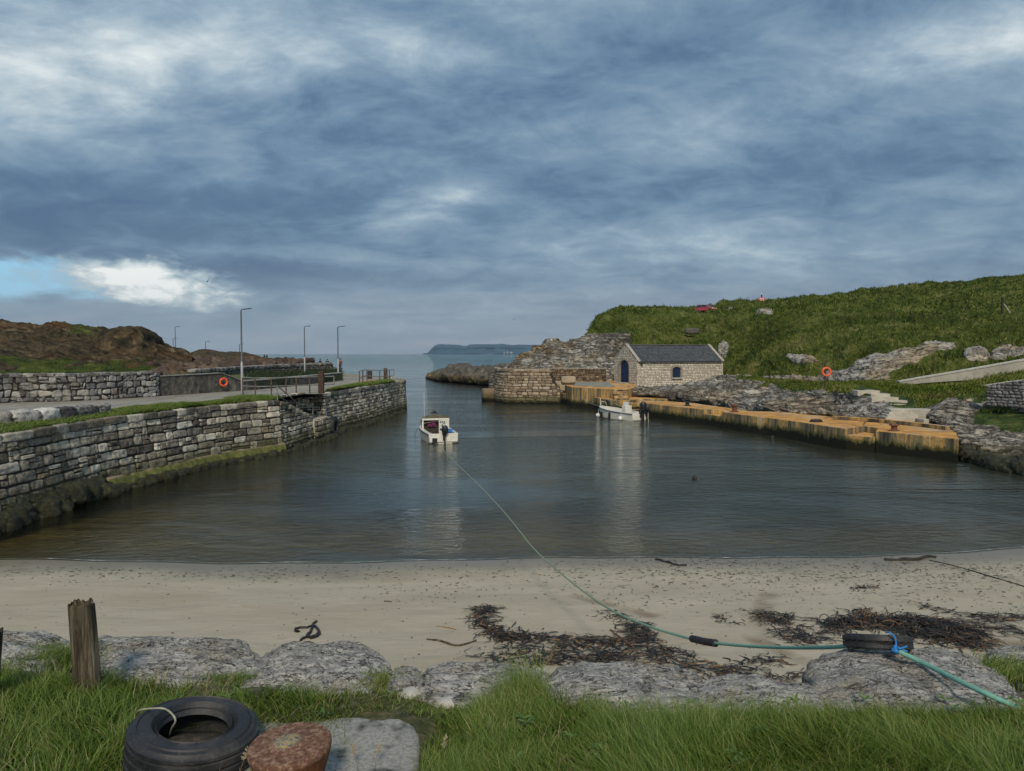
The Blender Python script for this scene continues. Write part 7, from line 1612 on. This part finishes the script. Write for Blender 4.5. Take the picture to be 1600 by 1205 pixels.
weed('seaweed_tuft', [([(940, 955), (965, 962), (975, 972)], .3, 1)], 60, (.1, .35), .018, 'small seaweed tuft just above the central heap', 14, .45, .04, **K_)
weed('seaweed_scraps', [([(-200, 898), (0, 893), (200, 897), (400, 897)], 1.0, 1.3), ([(400, 897), (600, 893), (900, 893), (1100, 895)], 1.4, 1.2), ([(1050, 885), (1250, 885), (1450, 890), (1650, 900)], 2.6, 2.4), ([(1050, 905), (1250, 915), (1450, 915), (1650, 925)], 3.0, 2.2), ([(540, 915), (680, 930), (800, 905)], 1.6, .8), ([(850, 905), (950, 930), (1000, 960)], 1.6, 1), ([(1000, 890), (1400, 895), (1650, 890)], 1.5, 1.5)], 3000, (.03, .18), .016, 'fine scraps of dark seaweed scattered along the tide line of the whole beach', 9, .5, .012, **K_)
weed('seaweed_scraps', [([(-100, 940), (300, 930), (700, 950), (1100, 960)], 6, 1), ([(1200, 930), (1600, 950)], 5, 1.6)], 420, (.015, .06), .014, 'sparse dark specks of weed over the bare sand', 10, .5, .008, **K_)
# kelp loop on the sand
b_ = MB(); 
for L_, r_ in (([(462, 984), (470, 982), (478, 982), (490, 979), (496, 984), (498, 993), (490, 998), (480, 996), (486, 988), (489, 978), (494, 972)], .028), ([(462, 984), (463, 988), (467, 988)], .024), ([(498, 990), (490, 995), (474, 999), (470, 1002)], .022)):
    cp = [ground(a, b)+Vector((0, 0, .02)) for a, b in L_]; c = crom([tuple(q) for q in cp], 30); c = c+np.random.RandomState(2).uniform(-.015, .015, c.shape); b_.tube([Vector(v) for v in c], r_, 7)
b_.build('kelp_stalk', mat('kelp_dark', lambda t: {'Base Color': (.010, .008, .006), 'Roughness': .5}), None, True, label='single dark looped kelp stalk alone on the sand above the biggest boulder', cat='seaweed')
# submerged wrack
# ---- grass of the foreground
rs = np.random.RandomState(50)
def scatter(n, x0, x1, y0, y1, dens):
    x = rs.uniform(x0, x1, n); y = rs.uniform(y0, y1, n); P_ = np.stack([x, y, G(x, y)], 1); q = np.stack([x, y, 0*x], 1); w_ = dens(x, y, q); k = rs.rand(n) < w_; return P_[k]
def pxof(P_): return proj(P_)
bollard_xy = (PZ(457, 1165, 4.14).x, PZ(457, 1165, 4.14).y); tyre_xy = (ty.location.x, ty.location.y)
def clear(x, y): return ((x-tyre_xy[0])**2+(y-tyre_xy[1])**2 > (R1*.97)**2)*((x-bollard_xy[0])**2+(y-bollard_xy[1])**2 > .26**2)
def long_d(x, y, q):
    left = -0.58+.28*(y-3.9)+.14*fbm(q, 1.6, 3, 7)
    top = 4.68+.40*np.exp(-((x-.15)/.3)**2)+.14*fbm(q, 1.2, 3, 8)+.12*np.clip((x-2.6)/.6, 0, 1)
    return np.clip((x-left)*6, 0, 1)*np.clip((top-y)*7, 0, 1)*(.7+.3*np.clip(fbm(q, 2.2, 3, 9)+.5, 0, 1))
P_ = scatter(170000, -.9, 5.2, 3.2, 5.7, long_d); cl = fbm(P_, 1.3, 3, 60); pk = np.exp(-((P_[:, 0]-.15)/.35)**2-((P_[:, 1]-5.1)/.3)**2)
hh = (.11+.13*np.clip(cl+.35, 0, 1)+.23*pk)*(1+rs.uniform(-.35, .35, len(P_)))
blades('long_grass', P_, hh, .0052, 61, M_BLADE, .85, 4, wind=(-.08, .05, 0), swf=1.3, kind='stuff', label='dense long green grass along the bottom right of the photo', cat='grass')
def left_d(x, y, q):
    a = np.clip((-x-1.05+.2*fbm(q, 1.5, 3, 2))*4, 0, 1)*np.clip((5.12+.2*fbm(q, 2, 2, 4)-y)*5, 0, 1)
    b = np.clip((-x-2.75)*3, 0, 1)*np.clip((5.12-y)*5, 0, 1)
    return np.maximum(a*(.35+.65*np.clip(fbm(q, 1.4, 3, 5)+.5, 0, 1)), b)*clear(x, y)
P_ = scatter(90000, -5.5, -.9, 3.0, 6.0, left_d); cl = fbm(P_, 1.6, 3, 63)
hh = (.07+.12*np.clip(cl+.3, 0, 1)+.05*(P_[:, 0] < -2.4))*(1+rs.uniform(-.35, .35, len(P_)))
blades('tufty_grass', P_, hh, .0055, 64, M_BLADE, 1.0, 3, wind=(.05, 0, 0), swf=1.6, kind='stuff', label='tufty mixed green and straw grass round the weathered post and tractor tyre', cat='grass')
def short_d(x, y, q):
    return np.clip((5.08-.15*(x < -1.9)+.1*fbm(q, 3, 2, 1)-y)*6, 0, 1)*(.15+.85*np.clip(fbm(q, 2.4, 4, 15)*1.6+.45, 0, 1))*clear(x, y)*(((x+.78)/.62)**2+((y-3.85)/.85)**2 > 1)
P_ = scatter(110000, -4.5, 5.2, 3.2, 6.0, short_d)
P_ = P_[:]; blades('short_turf', P_, .045, .0045, 66, M_BLADE, 1.1, 2, kind='stuff', label='short yellow-green turf between the boulders and the concrete pad', cat='grass')
# tufts growing in the gaps of the boulders and the mossy bit at far right
for k, (a, b, n_, r_, h_, lab) in enumerate([(350, 1062, 900, .12, .06, 'dark green tuft between the two left boulders'), (590, 1068, 1000, .13, .08, 'grass tuft growing at the right corner of the biggest boulder'), (668, 1078, 400, .09, .05, 'small tuft on the front of the middle boulder'), (1575, 1045, 2500, .25, .05, 'mossy yellow-green tuft at the right edge above the rope'), (72, 1030, 1500, .20, .10, 'leafy green clump left of the weathered post')]):
    p = PZ(a, b, 3.78); q = np.stack([rs.normal(p.x, r_, n_), rs.normal(p.y, r_*.5, n_), np.full(n_, 3.74)], 1); blades('grass_tuft', q, h_*1.3, .006, 70+k, M_BLADE, .9, 2, kind='stuff', label=lab, cat='grass')
# seed heads in front of tyre and pad
def seedhead(px_, py_, h_, lab, ln):
    p = PZ(px_, py_, 3.80); p.z = float(G(np.array([p.x]), np.array([p.y]))[0]); t_ = thing('seeding_grass', lab, 'grass stalk', tuple(p), 0, 'seeding grass stalks at the bottom of the photo'); b_ = MB(); q = [(ln*h_*f*f, 0, h_*f) for f in np.linspace(0, 1, 8)]; b_.tube(q, .0016, 5); b_.build('stem', plain('straw', (.25, .16, .06)), t_)
    b_ = MB(); r2 = np.random.RandomState(int(px_))
    for k in range(26):
        f = .72+.28*k/26; c = Vector((ln*h_*f*f, 0, h_*f)); d_ = Vector((r2.uniform(-.02, .02), r2.uniform(-.015, .015), .012)); b_.tube([c, c+d_], .0022, 4)
    b_.build('seed_head', plain('seed_straw', (.36, .31, .20)), t_)
for k, (a, b, h_, ln) in enumerate([(345, 1225, .20, -.15), (372, 1230, .22, .30), (322, 1225, .17, .1), (560, 1215, .2, -.2), (585, 1210, .18, .2), (395, 1235, .2, .25), (690, 1215, .24, .1)]):
    seedhead(a, b, h_, ['pale seeding grass stalk in front of the tractor tyre', 'pale seeding grass stalk in front of the concrete pad', 'pale seeding stalk standing in the long grass'][0 if a < 420 else 1 if a < 640 else 2], ln)

P_ = scatter(5200, -5.3, 5.2, 3.3, 5.2, lambda x, y, q: clear(x, y)*np.clip(fbm(q, 1.8, 3, 31)*2+.25, 0, 1)*(((x+.78)/.62)**2+((y-3.85)/.85)**2 > 1))
blades('dead_grass', P_, .17, .0038, 81, mat('straw_blade', lambda t: {'Base Color': t.mix(t.attr('rnd'), (.16, .11, .05), (.45, .38, .22)), 'Roughness': .8}), 1.1, 4, swf=1.2, kind='stuff', label='dry straw-coloured stalks mixed through the foreground grass', cat='dead grass')
rs = np.random.RandomState(90)
M_LEAF = mat('broad_leaf', lambda t: {'Base Color': t.mix(t.attr('rnd'), (.035, .10, .018), (.12, .20, .05)), 'Roughness': .6})
Vs, Fs, Rn = [], [], []; off = 0
for k in range(70):
    x0 = rs.uniform(-3.4, 3.6); y0 = rs.uniform(3.9, 4.9)
    if not clear(np.array([x0]), np.array([y0]))[0] or ((x0+.78)/.62)**2+((y0-3.85)/.85)**2 < 1.1: continue
    z0 = float(G(np.array([x0]), np.array([y0]))[0])+(.10 if x0 > -.3 else .03)
    for j in range(rs.randint(5, 10)):
        a = rs.uniform(0, 6.28); l = rs.uniform(.03, .065); w_ = l*.34; up = rs.uniform(.2, .9)
        dx, dy = math.cos(a), math.sin(a); q = []
        for u, ww_ in ((0, .15), (.35, .9), (.7, .8), (1, .05)):
            cx2, cy2, cz2 = x0+dx*l*u, y0+dy*l*u, z0+l*up*u*(1-.5*u); q += [(cx2-dy*w_*ww_/2, cy2+dx*w_*ww_/2, cz2+.004*ww_), (cx2, cy2, cz2), (cx2+dy*w_*ww_/2, cy2-dx*w_*ww_/2, cz2+.004*ww_)]
        Vs += q; Fs += [(off+3*i+c_, off+3*i+c_+1, off+3*i+c_+4, off+3*i+c_+3) for i in range(3) for c_ in range(2)]; off += 12; Rn += [rs.rand()]*12
mk('broad_weeds', np.array(Vs), np.array(Fs), M_LEAF, attrs={'rnd': Rn}, kind='stuff', label='small broad-leaved weeds dotted among the foreground grass', cat='weeds')

# pebbles and shell grit on the sand
rs = np.random.RandomState(140); parts = []
for k in range(260):
    px_, py_ = rs.uniform(-20, 1620), rs.uniform(892, 1035); g = ground(px_, py_); s_ = rs.uniform(.012, .04); V, F = rblock((g.x, g.y, g.z+s_*.15), (s_, s_*.8, s_*.5), rs.uniform(0, 6), k, 2, .004, 2.5, 9); parts.append((V, F, np.full(len(V), rs.rand())))
V, F, A = merge(parts); mk('pebbles', V, F, mat('pebble', lambda t: {'Base Color': t.ramp(t.attr('rnd'), [(0, (.03, .03, .03)), (.5, (.12, .10, .08)), (.9, (.3, .27, .22)), (1, (.6, .58, .52))]), 'Roughness': .8}), attrs={'rnd': A}, kind='stuff', label='tiny pebbles and shell grit sprinkled over the beach', cat='pebbles')
# ---- the air itself: closed box of even, thin haze
hb = MB(); hb.box((0, 4500, 200), (18100, 9400, 410)); hz_o = hb.build('haze', mat('haze_air', lambda t: None) if 0 else None, kind='stuff', label='thin pale sea haze over the far cliffs, which are painted haze-blue', cat='haze')
hm = bpy.data.materials.new('haze_air'); hm.use_nodes = True; hm.node_tree.nodes.clear(); ht = NT(hm.node_tree)
ho = ht.n('OutputMaterial'); hv = ht.n('VolumePrincipled', {'Color': (.62, .78, .95), 'Density': .00007, 'Anisotropy': .2}); ht.L.new(hv.outputs[0], ho.inputs['Volume']); hz_o.data.materials.append(hm)
